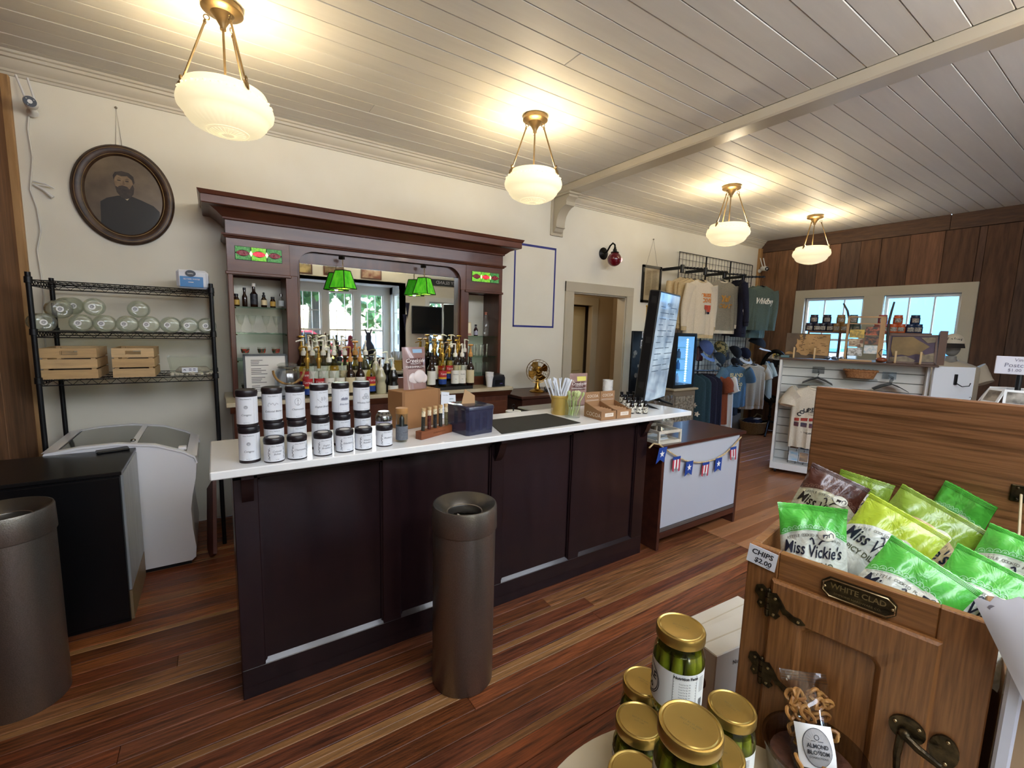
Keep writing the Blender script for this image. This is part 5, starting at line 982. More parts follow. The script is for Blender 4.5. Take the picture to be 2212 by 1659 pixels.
# ---- back wall right of the bar: blue tape, sconce, framed paper
tape = mat('painter_tape','#2b3076',.6,h2='#343a86',ns=9)
for (x0,x1,z0,z1,l) in ((2.885,2.905,1.68,2.62,'left strip of blue tape outlining a rectangle on the wall'),(3.47,3.492,1.695,2.63,'right strip of blue tape outlining a rectangle on the wall'),(2.885,3.48,2.605,2.63,'top strip of blue tape running behind the bar cornice'),(2.885,3.492,1.675,1.697,'bottom strip of blue tape outlining a rectangle on the wall')):
    o = B().box(x0,x1,WY-.0012,WY,z0,z1).obj('tape_strip',tape); tag(o,l,'tape')
iron = mat('black_iron','#15130f',.35,.7); p = Py(1303,548,WY); t = thing('wall_sconce','black wall sconce with a glowing red glass globe above the doorway','lamp',(p.x,WY,p.z))
b = B(); b.T = MX.Rotation(rad(90),4,'X'); b.lathe([(0,0),(.075,0),(.078,.008),(.06,.018),(.02,.028),(0,.03)],28); b.obj('backplate',iron,t)
B().tube([(0,-.02,0),(0,-.07,.02),(0,-.12,.085),(0,-.165,.11),(0,-.2,.085),(0,-.205,.05)],.011,10).obj('arm',iron,t); B().lathe([(0,.06),(.014,.055),(.016,.035),(.024,.03),(.026,.005),(.05,-.005),(.052,-.018),(.045,-.02)],20,0,(0,-.205,0)).obj('fitter',iron,t)
B().ball((0,-.205,-.095),.088,.088,.088,24,16).obj('globe',mat('ruby_glass','#3a0710',.06,coat=.6,h2='#5e0c18',ns=4,emit=.02,eh='#c01828'),t); B().ball((.04,-.262,-.1),.034,.02,.03).obj('lit_bulb',mat('red_glow','#ff6a6a',.3,emit=3,eh='#ff7d74'),t)
t = thing('framed_document','framed old document with black frame hanging right of the doorway','picture',(5.24,WY,2.335)); w, h = .2, .26; b = B(); b.box(-w,-w+.035,-.025,0,-h,h); b.box(w-.035,w,-.025,0,-h,h); b.box(-w,w,-.025,0,-h,-h+.035); b.box(-w,w,-.025,0,h-.035,h); b.obj('frame',mat('black_frame','#16130f',.35),t)
pg = B().box(-w+.03,w-.03,-.012,-.004,-h+.03,h-.03).obj('page',mat('aged_paper','#b3a282',.35,h2='#a39270',ns=5,coat=.3),t); b = B(); fn = lambda x,z:(x,-.0135,z); strokes(b,[[(-.12+.13*(j%2),.19-.011*(j//2)),(-.01+.13*(j%2)-.02*random.random(),.19-.011*(j//2))] for j in range(64)],.0035,fn); b.obj('printed_lines',mat('brown_ink','#6b5c46',.7),pg,smooth=0)
B().tube([(-.13,-.01,.25),(-.01,-.012,.62),(.11,-.01,.25)],.0016,5).ball((-.01,-.012,.625),.01).obj('hanging_wire',mat('wire_tan','#7d7466',.6),t)
t = thing('wall_box','mustard yellow wall box half hidden behind the menu screen','box',(5.29,WY-.06,1.9)); B().box(-.11,.13,-.06,.06,-.09,.12,0,.006).obj('body',mat('mustard','#c79a2f',.45),t); B().box(-.12,.14,-.065,.065,.12,.14,0,.004).obj('lid',mat('mustard','#c79a2f',.45),t)
# sticker covered black board by the doorway
t = thing('sticker_board','black board crowded with round stickers right of the doorway','board',(5.12,WY,.95)); B().box(-.22,.28,-.03,-.002,-.85,.72,0,.004).obj('board',bt,t); random.seed(12)
for i in range(34):
    x = random.uniform(-.19,.25); z = .68-1.5*((i*.618)%1); r = random.uniform(.024,.04); B().prism([(x+r*cos(a),z+r*.9*sin(a)) for a in [2*pi*j/(12 if i%4 else 4)+.78 for j in range(12 if i%4 else 4)]],'y',-.033,-.0305).obj('sticker',random.choice([mat('stk_a','#8a8680',.5,h2='#3c3a38',ns=60),mat('stk_b','#b5aca0',.5,h2='#7a5a50',ns=70),mat('stk_c','#5d6a78',.5,h2='#c4c0b8',ns=65),mat('stk_d','#c9c4b8',.5,h2='#4a4540',ns=80)]),t)
for x, z in ((.02,.67),(.0,.55)): o = B().box(x-.05,x+.05,-.036,-.031,z-.045,z+.045).obj('photo_card',sheet,t); B().box(x-.04,x+.04,-.0375,-.036,z-.03,z+.03).obj('photo',mat('photo_dark','#4c4b48',.4,h2='#8f8c84',ns=40),o)
o = B().box(.0,.13,-.04,-.031,.05,.28).obj('notice',sheet,t); letters(o,[('SELF',.045,.065,.22),('PHOTO',.035,.065,.17),('HERE',.04,.065,.12)],lambda x,z:(x,-.0415,z),ink)
# ================================================================ clothes corner
def hanger_geo(b, w=.2):
    b.tube([(0,0,.0),(0,0,.03),(.012,0,.045),(.012,0,.06),(0,0,.07),(-.01,0,.062)],.0022,5)
    b.tube([(-w,0,-.075),(-w*.5,0,-.03),(0,0,.0),(w*.5,0,-.03),(w,0,-.075)],[.006,.009,.009,.009,.006],6,flat=.6)
hg = B(); hanger_geo(hg); hgm = hg.mesh('hanger',[blk])
def hanger(loc, rz, label, group):
    o = bpy.data.objects.new('hanger',hgm); COL.objects.link(o); o.location = loc; o.rotation_euler = (0,0,rz); tag(o,label,'hanger',group); return o
def garment(name, label, cat, loc, rz, W_, H_, m, sleeve='long', depth=.1, neck=.085, trim=None, group=None, seed=0, flare=1.0, vneck=0):
    """loc = middle of the neckline; cloth hangs down local -z and faces local -y"""
    t = thing(name,label,cat,loc,rz,group); rng = random.Random(seed); ph = [rng.uniform(0,6.28) for _ in range(4)]; fq = rng.choice((5,6,7))
    sh = .075; NV = 18; NU = 48
    def ringpt(u,v):
        z = -H_*v; k = min(1, v*H_/sh) if v*H_ < sh else 1
        hw = neck+(W_/2-neck)*k**.75 if k < 1 else W_/2*(1+(flare-1)*v)
        a = 2*pi*u; d = depth/2*(.45+.55*min(1,v*4))*(1+.25*v); cx = cos(a); sx = sin(a)
        x = hw*math.copysign(abs(cx)**.75,cx); f = (.16*depth*v*sin(fq*x/W_*6.28+ph[0])+.1*depth*v*sin(13*x/W_+ph[1]+3*v)) if sx < 0 else 0
        if v < .03 and sx < 0: z -= (.028+vneck)*(1-abs(x)/neck)
        return (x, d*math.copysign(abs(sx)**.7,sx)+f, z+.006*sin(3*a+ph[2])*v)
    b = B(); b.grid(ringpt,NU,NV,0,True); body = b.obj('body',m,t,smooth=1.2)
    tm = trim or m
    if sleeve != 'none':
        for s in (-1,1):
            L_ = .56 if sleeve == 'long' else .17; x0 = s*(W_/2-.04); lean = s*(.06 if sleeve == 'long' else .085); pts = []; n = 9; rr = []
            for i in range(n+1):
                f = i/n; pts.append((x0+lean*f**.7+s*.008*sin(5*f+ph[3]), -.005-.02*sin(3*f+ph[1])-(.02*f), -.075-L_*f)); rr.append((.052-.018*f if sleeve == 'long' else .056)*(1+.04*sin(9*f+ph[0])))
            B().tube(pts,rr,12,flat=1.6).obj('sleeve',m,t,smooth=1.2)
            if sleeve == 'long': B().tube([pts[-1],(pts[-1][0],pts[-1][1],pts[-1][2]-.055)],[.033,.03],12,flat=1.5).obj('cuff',tm,t,smooth=1.2)
    b = B(); b.tube([ (neck*cos(a)*1.02, depth*.26*sin(a)+(0), -.004-(.03+vneck)*(max(0,-sin(a)))*(1) ) for a in [2*pi*i/28 for i in range(28)]],.011,6,0,True); b.obj('collar',tm,t,smooth=1.2)
    if trim or sleeve == 'long':
        b = B(); b.grid(lambda u,v: (lambda p: (p[0]*.99,p[1]*.96,-H_-.05*v))(ringpt(u,1)),NU,1,0,True); b.obj('hem_band',tm,t,smooth=1.2)
    def fr(x,z):
        hw = W_/2; v = min(1,max(.05,-z/H_)); u = 0; d = depth/2*(.45+.55*min(1,v*4))*(1+.25*v); cx = max(-1,min(1,x/hw)); a = abs(cx)**(1/.75); y = -d*max(0,1-a*a)**.35; y += .16*depth*v*sin(fq*x/W_*6.28+ph[0])+.1*depth*v*sin(13*x/W_+ph[1]+3*v)
        return (x,y-.004,z)
    return t, fr
fab = lambda n,h,h2=None: mat(n,h,.95,h2=h2,ns=90,bump=.15)
cream, cream2 = fab('cream_fleece','#c9b48c','#bfa980'), fab('oat_fleece','#d8cdb8','#cfc3ac'); greyf = fab('heather_grey','#8f8878','#7f7868'); navyf = fab('navy_fleece','#161627','#1d1d33'); sage = fab('sage_fleece','#56635a','#4b574f'); beige = fab('beige_jersey','#b7a58c','#ac9a80')
tealf = fab('teal_cotton','#27404a','#1f343d'); rust = fab('rust_cotton','#8e4a30','#7f4029'); whitef = fab('white_jersey','#dcdbd8'); bluef = fab('blue_jersey','#54748c','#4a687e'); blackf = fab('black_jersey','#15161a','#1c1d22')
# wire grid panels and the bars that carry the clothes
for i,(a,c_) in enumerate(((5.78,6.44),(6.46,7.11),(7.13,7.78))):
    b = B(); y = WY-.05
    for j in range(9): x = a+(c_-a)*j/8; b.cyl((x,y,.55),(x,y,2.85),.0065 if j in (0,8) else .003,n=5)
    for j in range(24): z = .55+2.3*j/23; b.cyl((a,y+.004,z),(c_,y+.004,z),.0065 if j in (0,23) else .003,n=5)
    solo('grid_panel','black wire grid panel on the back wall, %s from the doorway' % od[i],'rack',b,bw,group='wire grid panels')
for i,(u0,v0,u1,v1,y0) in enumerate(((1474,578,1518,581,3.98),(1524,584,1572,588,3.98),(1565,591,1612,594,3.98),(1606,598,1652,598,3.98))):
    p0, p1 = Py(u0,v0,y0), Py(u1,v1,y0-.12); b = B().tube([p0,p1],.013,8); b.box(p0.x-.02,p0.x+.02,y0,WY-.05,p0.z-.02,p0.z+.02); b.box(p0.x-.025,p0.x+.025,y0-.02,y0+.02,p0.z-.07,p0.z+.04,0,.005)
    for j in range(6): q = p0+(p1-p0)*(j+.5)/6; b.ball(tuple(q),.017,.017,.02,8,5)
    solo('face_out_bar','black faceout clothes bar, %s from the left above the sweatshirts' % od[i],'bar',b,blk)
orange = mat('orange_print','#d07a2c',.8); gold = mat('ochre_print','#b9822f',.8); redp = mat('coral_print','#b94a34',.8)
def at(u,v,y): p = Py(u,v,y); return (p.x,p.y,p.z)
for i,(u,v,y) in enumerate(((1478,600,4.16),(1485,601,4.08),(1493,602,4.0),(1501,603,3.92))):
    garment('sweatshirt','cream hanging sweatshirt, %s of the row left of the printed one' % od[i],'sweatshirt',at(u,v,min(y,4.1)),rad(-6),.52,.66,cream,seed=i,group='cream sweatshirts',depth=.07); hanger(at(u,v-1,min(y,4.1)),rad(-6),'black hanger holding the %s cream sweatshirt' % od[i],'hangers of the sweatshirts')
t, fr = garment('sweatshirt','cream sweatshirt with orange and coral chest print, hanging foremost','sweatshirt',at(1515,605,3.78),rad(-12),.47,.74,cream2,seed=9,trim=cream,depth=.13); hanger(at(1515,604,3.78),rad(-12),'black hanger in the printed cream sweatshirt','hangers of the sweatshirts')
letters(t,[('CRUISE',.065,.04,-.21,0,.8,.003),('COVE',.075,.05,-.28,0,.8,.003)],fr,orange)
b = B(); 
for x0,x1,z0,z1 in ((.01,.13,-.4,-.34),(.03,.12,-.43,-.4)): b.grid(lambda u,v: fr(x0+(x1-x0)*u,z0+(z1-z0)*v),5,3)
b.obj('printed_sail',redp,t); b = B(); b.grid(lambda u,v: fr(.03+.08*u,-.46+.03*v),4,2); b.obj('printed_hull',navyf,t)
t, fr = garment('sweatshirt','heather grey sweatshirt with ochre lettering and cream collar','sweatshirt',at(1561,606,3.86),rad(-10),.56,.72,greyf,seed=3,trim=cream2,depth=.12); hanger(at(1561,605,3.86),rad(-10),'black hanger in the heather grey sweatshirt','hangers of the sweatshirts')
letters(t,[('Yall',.12,0,-.27,.3,1,.004),('COAST',.085,.02,-.375,.2,1,.003)],fr,gold)
for i,(u,v,y,r) in enumerate(((1590,607,4.0,55),(1602,606,3.84,42))): garment('sweatshirt',('dark navy sweatshirt turned sideways behind its neighbour','navy sweatshirt with a white sleeve mark between grey and green ones')[i],'sweatshirt',at(u,v,y),rad(r),.56,.8,navyf,seed=5+i,depth=.12); hanger(at(u,v-1,y),rad(r),('black hanger in the rear navy sweatshirt','black hanger in the front navy sweatshirt')[i],'hangers of the sweatshirts')
p = at(1605,668,3.66); tag(B().tube([(0,0,.1),(.01,-.01,.04),(0,0,-.02),(.015,0,-.1)],[.02,.026,.015,.02],8,flat=.3).obj('sleeve_tag',whitef,None,p),'white swing tag hanging on the navy sweatshirt','tag')
garment('sweatshirt','sage green sweatshirt hanging just behind the lettered one','sweatshirt',at(1634,619,3.98),rad(-8),.54,.78,sage,seed=8); 
t, fr = garment('sweatshirt','sage green sweatshirt with white script lettering, last on the right','sweatshirt',at(1646,618,3.8),rad(-14),.54,.64,sage,seed=7,depth=.12); hanger(at(1646,617,3.8),rad(-14),'black hanger in the lettered sage sweatshirt','hangers of the sweatshirts')
letters(t,[('Whidbey',.125,.01,-.24,.35,.8,.004)],fr,mat('white_print','#e6e2d6',.8))
# caps on the wire grid
def cap(u, v, y, m, bm_, label, r=.095, rz=0, tilt=.9):
    t = thing('cap',label,'cap',at(u,v,y),group='caps on the wire grid',rot=(tilt,0,rz)); b = B(); b.grid(lambda a,w: (lambda q: (r*cos(2*pi*a)*cos(q), r*1.1*sin(2*pi*a)*cos(q), r*1.0*sin(q)))(pi/2*w),20,7,0,True); b.obj('crown',m,t,smooth=1.2); b.ball
    b = B(); b.grid(lambda a,w: (lambda th,rr: (rr*.95*cos(th), -r*.55+(rr)*sin(th)*1.05-.01, -.004-.35*(rr-r*.6)*abs(cos(th))**2))(pi+pi*a,r*(.9+.5*w)),14,3); b.obj('brim',bm_,t,smooth=1.2); B().ball((0,0,r),.008,.008,.005,8,5).obj('button',m,t); return t
denim = fab('denim_blue','#4d5f93','#5a6ca0'); camo = mat('camo','#9c8b5c',.9,h2='#3b3a26',ns=22,lo=.48,hi=.52)
cap(1523,752,4.12,denim,fab('sky_brim','#6d8cc4'),'faded blue cap on the wire grid',.12,.1); cap(1556,752,4.12,camo,blackf,'camouflage patterned cap on the wire grid',.11,-.3); cap(1552,775,4.02,fab('slate_cap','#27333f'),blackf,'dark slate cap below the camouflage one',.1,.2); cap(1586,762,4.1,blackf,blackf,'black cap with pale piping on the wire grid',.11,.2); cap(1608,764,4.12,navyf,whitef,'navy cap with white brim on the wire grid',.1,-.2); cap(1634,744,4.05,blackf,whitef,'black cap with white underbrim, rightmost on the wire grid',.13,.4,.4); cap(1588,786,4.0,blackf,fab('silver_brim','#6f757c'),'black cap with sparkling front below the others',.09,0)
o = solo('keyring_pouch','red patterned zip pouch hanging on the wire grid','pouch',B().box(-.07,.07,-.02,.02,-.13,.1,0,.015),mat('red_pouch','#5f1f22',.5,h2='#2a1114',ns=30),at(1512,762,4.2)); letters(o,[('HERO',.035,0,.06)],lambda x,z:(x,-.0215,z),whitef)
# lower rail of dresses and tees
p0 = V(at(1478,800,3.86)); p1 = V(at(1562,801,3.86)); b = B().tube([p0,p1],.012,8); b.tube([p1,(p1.x,p1.y,.02)],.014,8); b.tube([p0,(p0.x,p0.y,.02)],.014,8)
for q in (p0,p1): b.tube([(q.x,q.y-.25,.015),(q.x,q.y+.25,.015)],.014,8)
solo('clothes_rail','black clothes rail carrying the dark dresses','rail',b,blk)
dl = [(1492,808,3.86,tealf,.95,'teal dress with pale blossoms, first on the lower rail'),(1504,808,3.86,tealf,.95,'teal dress with pale blossoms, second on the lower rail'),(1517,808,3.86,navyf,.93,'navy dress, third on the lower rail'),(1528,808,3.86,navyf,.95,'navy dress, fourth on the lower rail'),(1540,809,3.86,rust,.72,'rust orange shirt on the lower rail'),(1552,809,3.86,whitef,.78,'white tee at the right end of the lower rail')]
petal = mat('blossom_print','#b9a58a',.8,h2='#d8cdbd',ns=40)
for i,(u,v,y,m,h,l) in enumerate(dl):
    t, fr = garment('hanging_garment',l,'clothing',at(u,v,y),rad(-78),.44,h,m,'none' if m in (tealf,navyf) else 'short',.07,seed=20+i,flare=1.15); hanger(at(u,v-1,y),rad(-78),'black hanger of the %s piece on the lower rail' % od[i],'hangers of the lower rail')
    if m is tealf:
        b = B(); rg = random.Random(i)
        for k in range(9): x, z = rg.uniform(-.18,.18), -rg.uniform(.25,.85); b.grid(lambda a,w: fr(x+.03*w*cos(2*pi*a)*(1+.4*cos(10*pi*a)),z+.03*w*sin(2*pi*a)*(1+.4*cos(10*pi*a))),20,1,0,True)
        b.obj('blossom_print',petal,t)
t, fr = garment('tee_shirt','faded blue tee with cream lettering hanging in the clothes corner','shirt',at(1587,790,3.72),rad(-20),.46,.62,bluef,'short',.1,seed=31); hanger(at(1587,789,3.72),rad(-20),'pale blue hanger in the blue tee','hangers of the tees')
letters(t,[('ISLAND',.075,0,-.14,.1,.9,.003),('TIME',.08,-.02,-.21,.1,.9,.003),('GOOD',.075,.01,-.28,.1,.9,.003),('TIDES',.08,0,-.35,.1,.9,.003)],fr,mat('butter_print','#cfc08f',.8))
garment('tee_shirt','black tee hanging behind the blue one','shirt',at(1592,786,3.9),rad(14),.5,.8,blackf,'short',.1,seed=33)
garment('tee_shirt','beige tee with short sleeves, foremost of the three beige ones','shirt',at(1627,787,3.78),rad(-18),.5,.66,beige,'short',.12,seed=34,trim=fab('beige_rib','#c4b59d')); hanger(at(1627,786,3.78),rad(-18),'black hanger in the foremost beige tee','hangers of the tees')
for i,(u,y) in enumerate(((1620,3.9),(1613,4.0))): garment('tee_shirt',('beige tee hanging second behind the foremost','beige tee hanging deepest of the three')[i],'shirt',at(u,787,y),rad(-16),.5,.67,beige,'short',.1,seed=36+i)
# basket with folded navy cloth, white board, oval standing mirror
wick = mat('wicker','#a98a5c',.8,h2='#86683f',ns=70,bump=.4)
def basket(name,label,loc,rx,ry,h,m=None,rz=0,lean=1.25):
    t = thing(name,label,'basket',loc,rz); b = B(); n = 40; rows = 12
    b.grid(lambda u,v: (lambda s,k: (rx*s*cos(2*pi*u)*k,ry*s*sin(2*pi*u)*k,h*v))(1/lean+(1-1/lean)*v,1+.02*sin(2*pi*u*n/2+(pi if int(v*rows)%2 else 0))),n*2,rows,0,True); b.lathe([(0,0.004),(rx/lean*.98,.004)],24); b.obj('woven_body',m or wick,t)
    b = B(); b.tube([(rx*cos(a),ry*sin(a),h+.004*sin(20*a)) for a in [2*pi*i/60 for i in range(60)]],.011,6,0,True); b.obj('rim',m or wick,t); return t
q = Pz(1580,925,0); t = basket('wicker_basket','round wicker basket with dark cloth on the floor below the tees',(q.x,min(q.y,3.95),0),.25,.2,.2); hp = [(.25*1.0,.0,.2),(.27,0,.27),(.2,.05,.3),(.12,.08,.22)]; B().tube(hp,.012,6).obj('handle',wick,t)
o = solo('folded_cloth','folded navy cloth with white print lying in the basket','cloth',B().box(-.19,.15,-.13,.12,.0,.09,0,.04),navyf,(q.x-.02,min(q.y,3.95),.16),.2); b = B(); b.box(-.06,.12,-.1,-.02,.088,.0915,0,.001); b.obj('white_print',whitef,o)
q = Pz(1614,935,0); solo('white_board','plain pale board leaning upright on the floor behind the basket','board',B().box(-.2,.2,-.01,.01,0,.62),mat('pale_board','#a59d90',.6),(q.x,4.22,0),rot=(rad(-4),0,0)); 
q = Py(1612,800,4.25); solo('cream_sheet','cream cardboard sheet standing behind the beige tees','board',B().box(-.2,.2,-.004,.004,-.3,.15),mat('cream_card','#b5ab8e',.7),(q.x+.15,4.27,q.z))
q = Pz(1645,940,0); t = thing('cheval_mirror','oval standing mirror on a black three legged stand','mirror',(q.x+.2,q.y,0),rad(-70)); b = B().cyl((0,0,.12),(0,0,.62),.018,n=10); b.ball((0,0,.3),.03); b.ball((0,0,.45),.026); b.obj('column',iron,t)
for k in range(3): a = 2*pi*k/3+.5; B().tube([(0,0,.22),(.1*cos(a),.1*sin(a),.2),(.22*cos(a),.22*sin(a),.08),(.31*cos(a),.31*sin(a),.015)],[.02,.017,.014,.016],8).obj('leg',iron,t)
b = B(); b.grid(lambda u,v: ((.2+.035*cos(2*pi*v))*cos(2*pi*u),.025*sin(2*pi*v),.98+(.42+.035*cos(2*pi*v))*sin(2*pi*u)),40,8,0,True); b.obj('oval_frame',iron,t,smooth=1.2); B().prism([(.2*cos(a),.98+.42*sin(a)) for a in [2*pi*i/40 for i in range(40)]],'y',-.006,.012).obj('glass',mirror,t); B().prism([(.21*cos(a),.98+.43*sin(a)) for a in [2*pi*i/40 for i in range(40)]],'y',.013,.02).obj('back',iron,t); B().cyl((0,0,.5),(0,0,.56),.03).obj('yoke',iron,t)
q = Py(1632,578,4.2); seccam((7.92,4.16,q.z),rad(-30),'white security camera with two aerials in the far corner',1.15)
struct('trim_6',B().box(RX-.09,RX-.02,WY-.05,WY,0,3.16,0,.004),mat('raw_fir','#b08a5c',.6))
# glowing drinks fridge on a carved plinth, behind the screen
FX0, FX1, FYF = 4.5, 4.93, 3.3
t = thing('carved_pedestal','pale carved wooden pedestal behind the end of the counter','pedestal',(0,0,0)); carve = mat('carved_grey','#8d8577',.85,h2='#5f574b',ns=34,lo=.4,hi=.6,bump=.9)
B().box(FX0,FX1,FYF,FYF+.42,0,.97,0,.004).obj('body',mat('aged_wood','#6b5f50',.8),t); edge = mat('pedestal_edge','#9b9078',.7)
for z0, z1 in ((.5,.9),(.06,.46)):
    B().box(FX0+.04,FX1-.04,FYF-.012,FYF,z0,z1).obj('carved_panel',carve,t)
    b = B(); rg = random.Random(int(z0*100))
    for k in range(14): cx, cz = rg.uniform(FX0+.08,FX1-.08), rg.uniform(z0+.04,z1-.04); b.tube([(cx+.03*cos(a+k)*(.3+a/7),FYF-.014,cz+.03*sin(a+k)*(.3+a/7)) for a in [i*.5 for i in range(12)]],.006,5)
    b.obj('carved_scrolls',carve,t)
B().box(FX0-.02,FX1+.02,FYF-.03,FYF+.44,.97,.995,0,.005).obj('top',edge,t)
t = thing('drinks_fridge','small black drinks fridge with glowing blue white interior','fridge',(0,0,.997)); b = B(); b.box(FX0+.02,FX1-.02,FYF+.02,FYF+.42,0,.04); b.box(FX0+.02,FX1-.02,FYF+.02,FYF+.42,.62,.66); b.box(FX0+.02,FX0+.05,FYF+.02,FYF+.42,.04,.62); b.box(FX1-.05,FX1-.02,FYF+.02,FYF+.42,.04,.62); b.obj('casing',blk,t)
B().box(FX1-.055,FX1-.05,FYF+.03,FYF+.38,.04,.62).obj('lit_side',mat('fridge_light','#9fd0ee',.5,emit=.35,eh='#8fc6ee'),t); B().box(FX0+.05,FX1-.05,FYF+.38,FYF+.41,.04,.62).obj('lit_back',mat('fridge_light','#9fd0ee',.5,emit=.35,eh='#8fc6ee'),t)
b = B()
for i in range(18): b.ball((FX1-.057,FYF+.12,.07+.03*i),.004,.014,.012,8,5)
b.obj('led_strip',mat('led_white','#eef6ff',.4,emit=1.3,eh='#e8f4ff'),t)
for z in (.2,.34,.48): B().box(FX0+.05,FX1-.05,FYF+.08,FYF+.37,z,z+.008).obj('glass_shelf',glass('shelf_glass'),t)
for z in (.04,.208,.348):
    for i in range(4):
        solo('soda_bottle','drink bottle in the glowing fridge, %s from the left on the %s shelf' % (od[i],{.04:'lowest',.208:'middle',.348:'upper'}[z]),'bottle',B().lathe([(0,0),(.026,0),(.026,.07),(.012,.095),(.012,.115),(0,.115)],12),random.choice([mat('soda_blue','#3c78a8',.3),mat('soda_white','#c9d8e2',.3),mat('soda_slate','#4a5d6e',.3)]),(FX0+.1+.075*i,FYF+.2,.997+z+.001),group='drink bottles in the fridge')
B().box(FX0+.03,FX1-.03,FYF,FYF+.015,.02,.64).obj('glass_door',glass('fridge_glass','#e9f4ff',0,1.45),t)
# ================================================================ cabinet with white front, bunting, crate and wrapped parcel
t = thing('low_cabinet','low dark brown cabinet with a white front panel beside the counter','cabinet',(0,0,0)); cw = mat('cherry_wood','#3c1f18',.3,h2='#4a281e',ns=3,st=(1,6,6),coat=.2); X0, X1, Y0, Y1, ZT = 2.725, 3.79, 2.05, 2.56, .825
B().box(X0-.01,X1+.04,Y0-.015,Y1+.01,ZT-.025,ZT,0,.003).obj('top',cw,t)
for x in (X0,X1-.03): B().box(x,x+.03,Y0,Y1,.0,ZT-.025,0,.003).obj('side_panel',cw,t)
B().box(X0+.03,X1-.03,Y0+.02,Y1,.12,ZT-.025).obj('carcass',cw,t); wf = B().box(X0+.033,X1-.033,Y0+.004,Y0+.02,.175,ZT-.03).obj('white_panel',mat('white_laminate','#b4b7bf',.6,spec=.15),t); B().box(X0+.03,X1-.03,Y0+.002,Y0+.03,.14,.17,0,.002).obj('track_rail',mat('track_grey','#6f6b68',.35,.5),t); B().box(X0+.03,X1-.03,Y0,Y0+.03,.09,.138,0,.002).obj('kick_rail',cw,t)
jute = mat('jute','#cbb58c',.9,h2='#a98f63',ns=80); gp0 = [Py(u,v,Y0-.014) for u,v in [(1402,968),(1412,958),(1424,960),(1440,972),(1460,985),(1480,995),(1505,999),(1525,998),(1545,992),(1565,981),(1585,962),(1601,944)]]
t = thing('bunting','jute garland of flag pennants hung across the white cabinet front','garland',(0,0,0)); B().tube([tuple(p) for p in gp0],.006,6).obj('cord',jute,t)
starm, redst, whst = mat('flag_blue','#1c3f8f',.8), mat('flag_red','#b23a4a',.8), mat('flag_white','#e9e6e6',.8)
for i,(u,v) in enumerate(((1432,966),(1461,986),(1489,996),(1524,998),(1552,989),(1583,965))):
    p = Py(u,v,Y0-.016); w, h = .045, .115; dx = (-.03,.0,-.01,-.005,-.005,.012)[i]; y = p.y-.004
    if i % 2 == 0:
        f = B().prism([(p.x-w,p.z),(p.x+w,p.z),(p.x+w+dx,p.z-h),(p.x+dx,p.z-h*.78),(p.x-w+dx,p.z-h)],'y',y-.002,y).obj('star_pennant',starm,t)
        B().prism([(p.x+dx*.4+(.027 if k%2==0 else .011)*sin(2*pi*k/10),p.z-h*.42+(.027 if k%2==0 else .011)*cos(2*pi*k/10)) for k in range(10)],'y',y-.004,y-.002).obj('star',whst,f)
    else:
        f = B().prism([(p.x-w,p.z),(p.x+w,p.z),(p.x+w,p.z-.022),(p.x-w,p.z-.022)],'y',y-.003,y-.001).obj('striped_pennant',starm,t)
        for k in range(5): a = p.x-w+2*w*k/5; e_ = h-(.02 if k in (1,3) else (.035 if k == 2 else 0)); B().prism([(a,p.z-.022),(a+2*w/5,p.z-.022),(a+2*w/5+dx,p.z-e_),(a+dx,p.z-e_+(.008 if k < 2 else -.004))],'y',y-.002,y-.0005).obj('stripe',redst if k % 2 == 0 else whst,f)
# little whitewashed crate
ww = mat('white_wash','#d3cdbf',.7,h2='#c2baa8',ns=8); t = thing('white_crate','small whitewashed open crate on the corner of the low cabinet','crate',(2.84,2.2,ZT),rad(-4)); w, d, h = .115, .12, .1
for sx in (-1,1):
    for sy in (-1,1): B().box(sx*w-.008,sx*w+.008,sy*d-.008,sy*d+.008,0,h).obj('corner_post',ww,t)
for z0, z1 in ((.0,.022),(.078,.1)):
    for s in (-1,1): B().box(-w,w,s*d-.006,s*d+.006,z0,z1).obj('slat',ww,t); B().box(s*w-.006,s*w+.006,-d,d,z0,z1).obj('slat',ww,t)
B().box(-w,w,-d,d,0,.008).obj('base',ww,t)
for i in range(4): solo('card_stack','small pale card in the white crate, %s from the bottom' % od[i],'card',B().box(-.07,.07,-.05,.05,0,.006),mat('pale_card_%d' % (i%2),('#cfd6da','#b9c3c8')[i%2],.6),(2.84,2.2,ZT+.0085+.0065*i),.1*i,group='cards in the white crate')
cel = glass('cellophane','#f0f4f8',.08,1.5,.18); t = thing('wrapped_parcel','cellophane wrapped basket parcel on the low cabinet behind the counter end','parcel',(3.2,2.44,ZT)); b = B(); b.grid(lambda u,v: (lambda r: (r*cos(2*pi*u),.8*r*sin(2*pi*u),.3*v))((.12-.05*v+.02*sin(7*2*pi*u)*v)*(1 if v < .85 else 1.25)),42,8,0,True); b.obj('wrap',cel,t,smooth=.3); B().lathe([(0,.002),(.09,.002),(.1,.08),(0,.09)],16).obj('contents',mat('parcel_fill','#a99f90',.8,h2='#7f776b',ns=30),t)
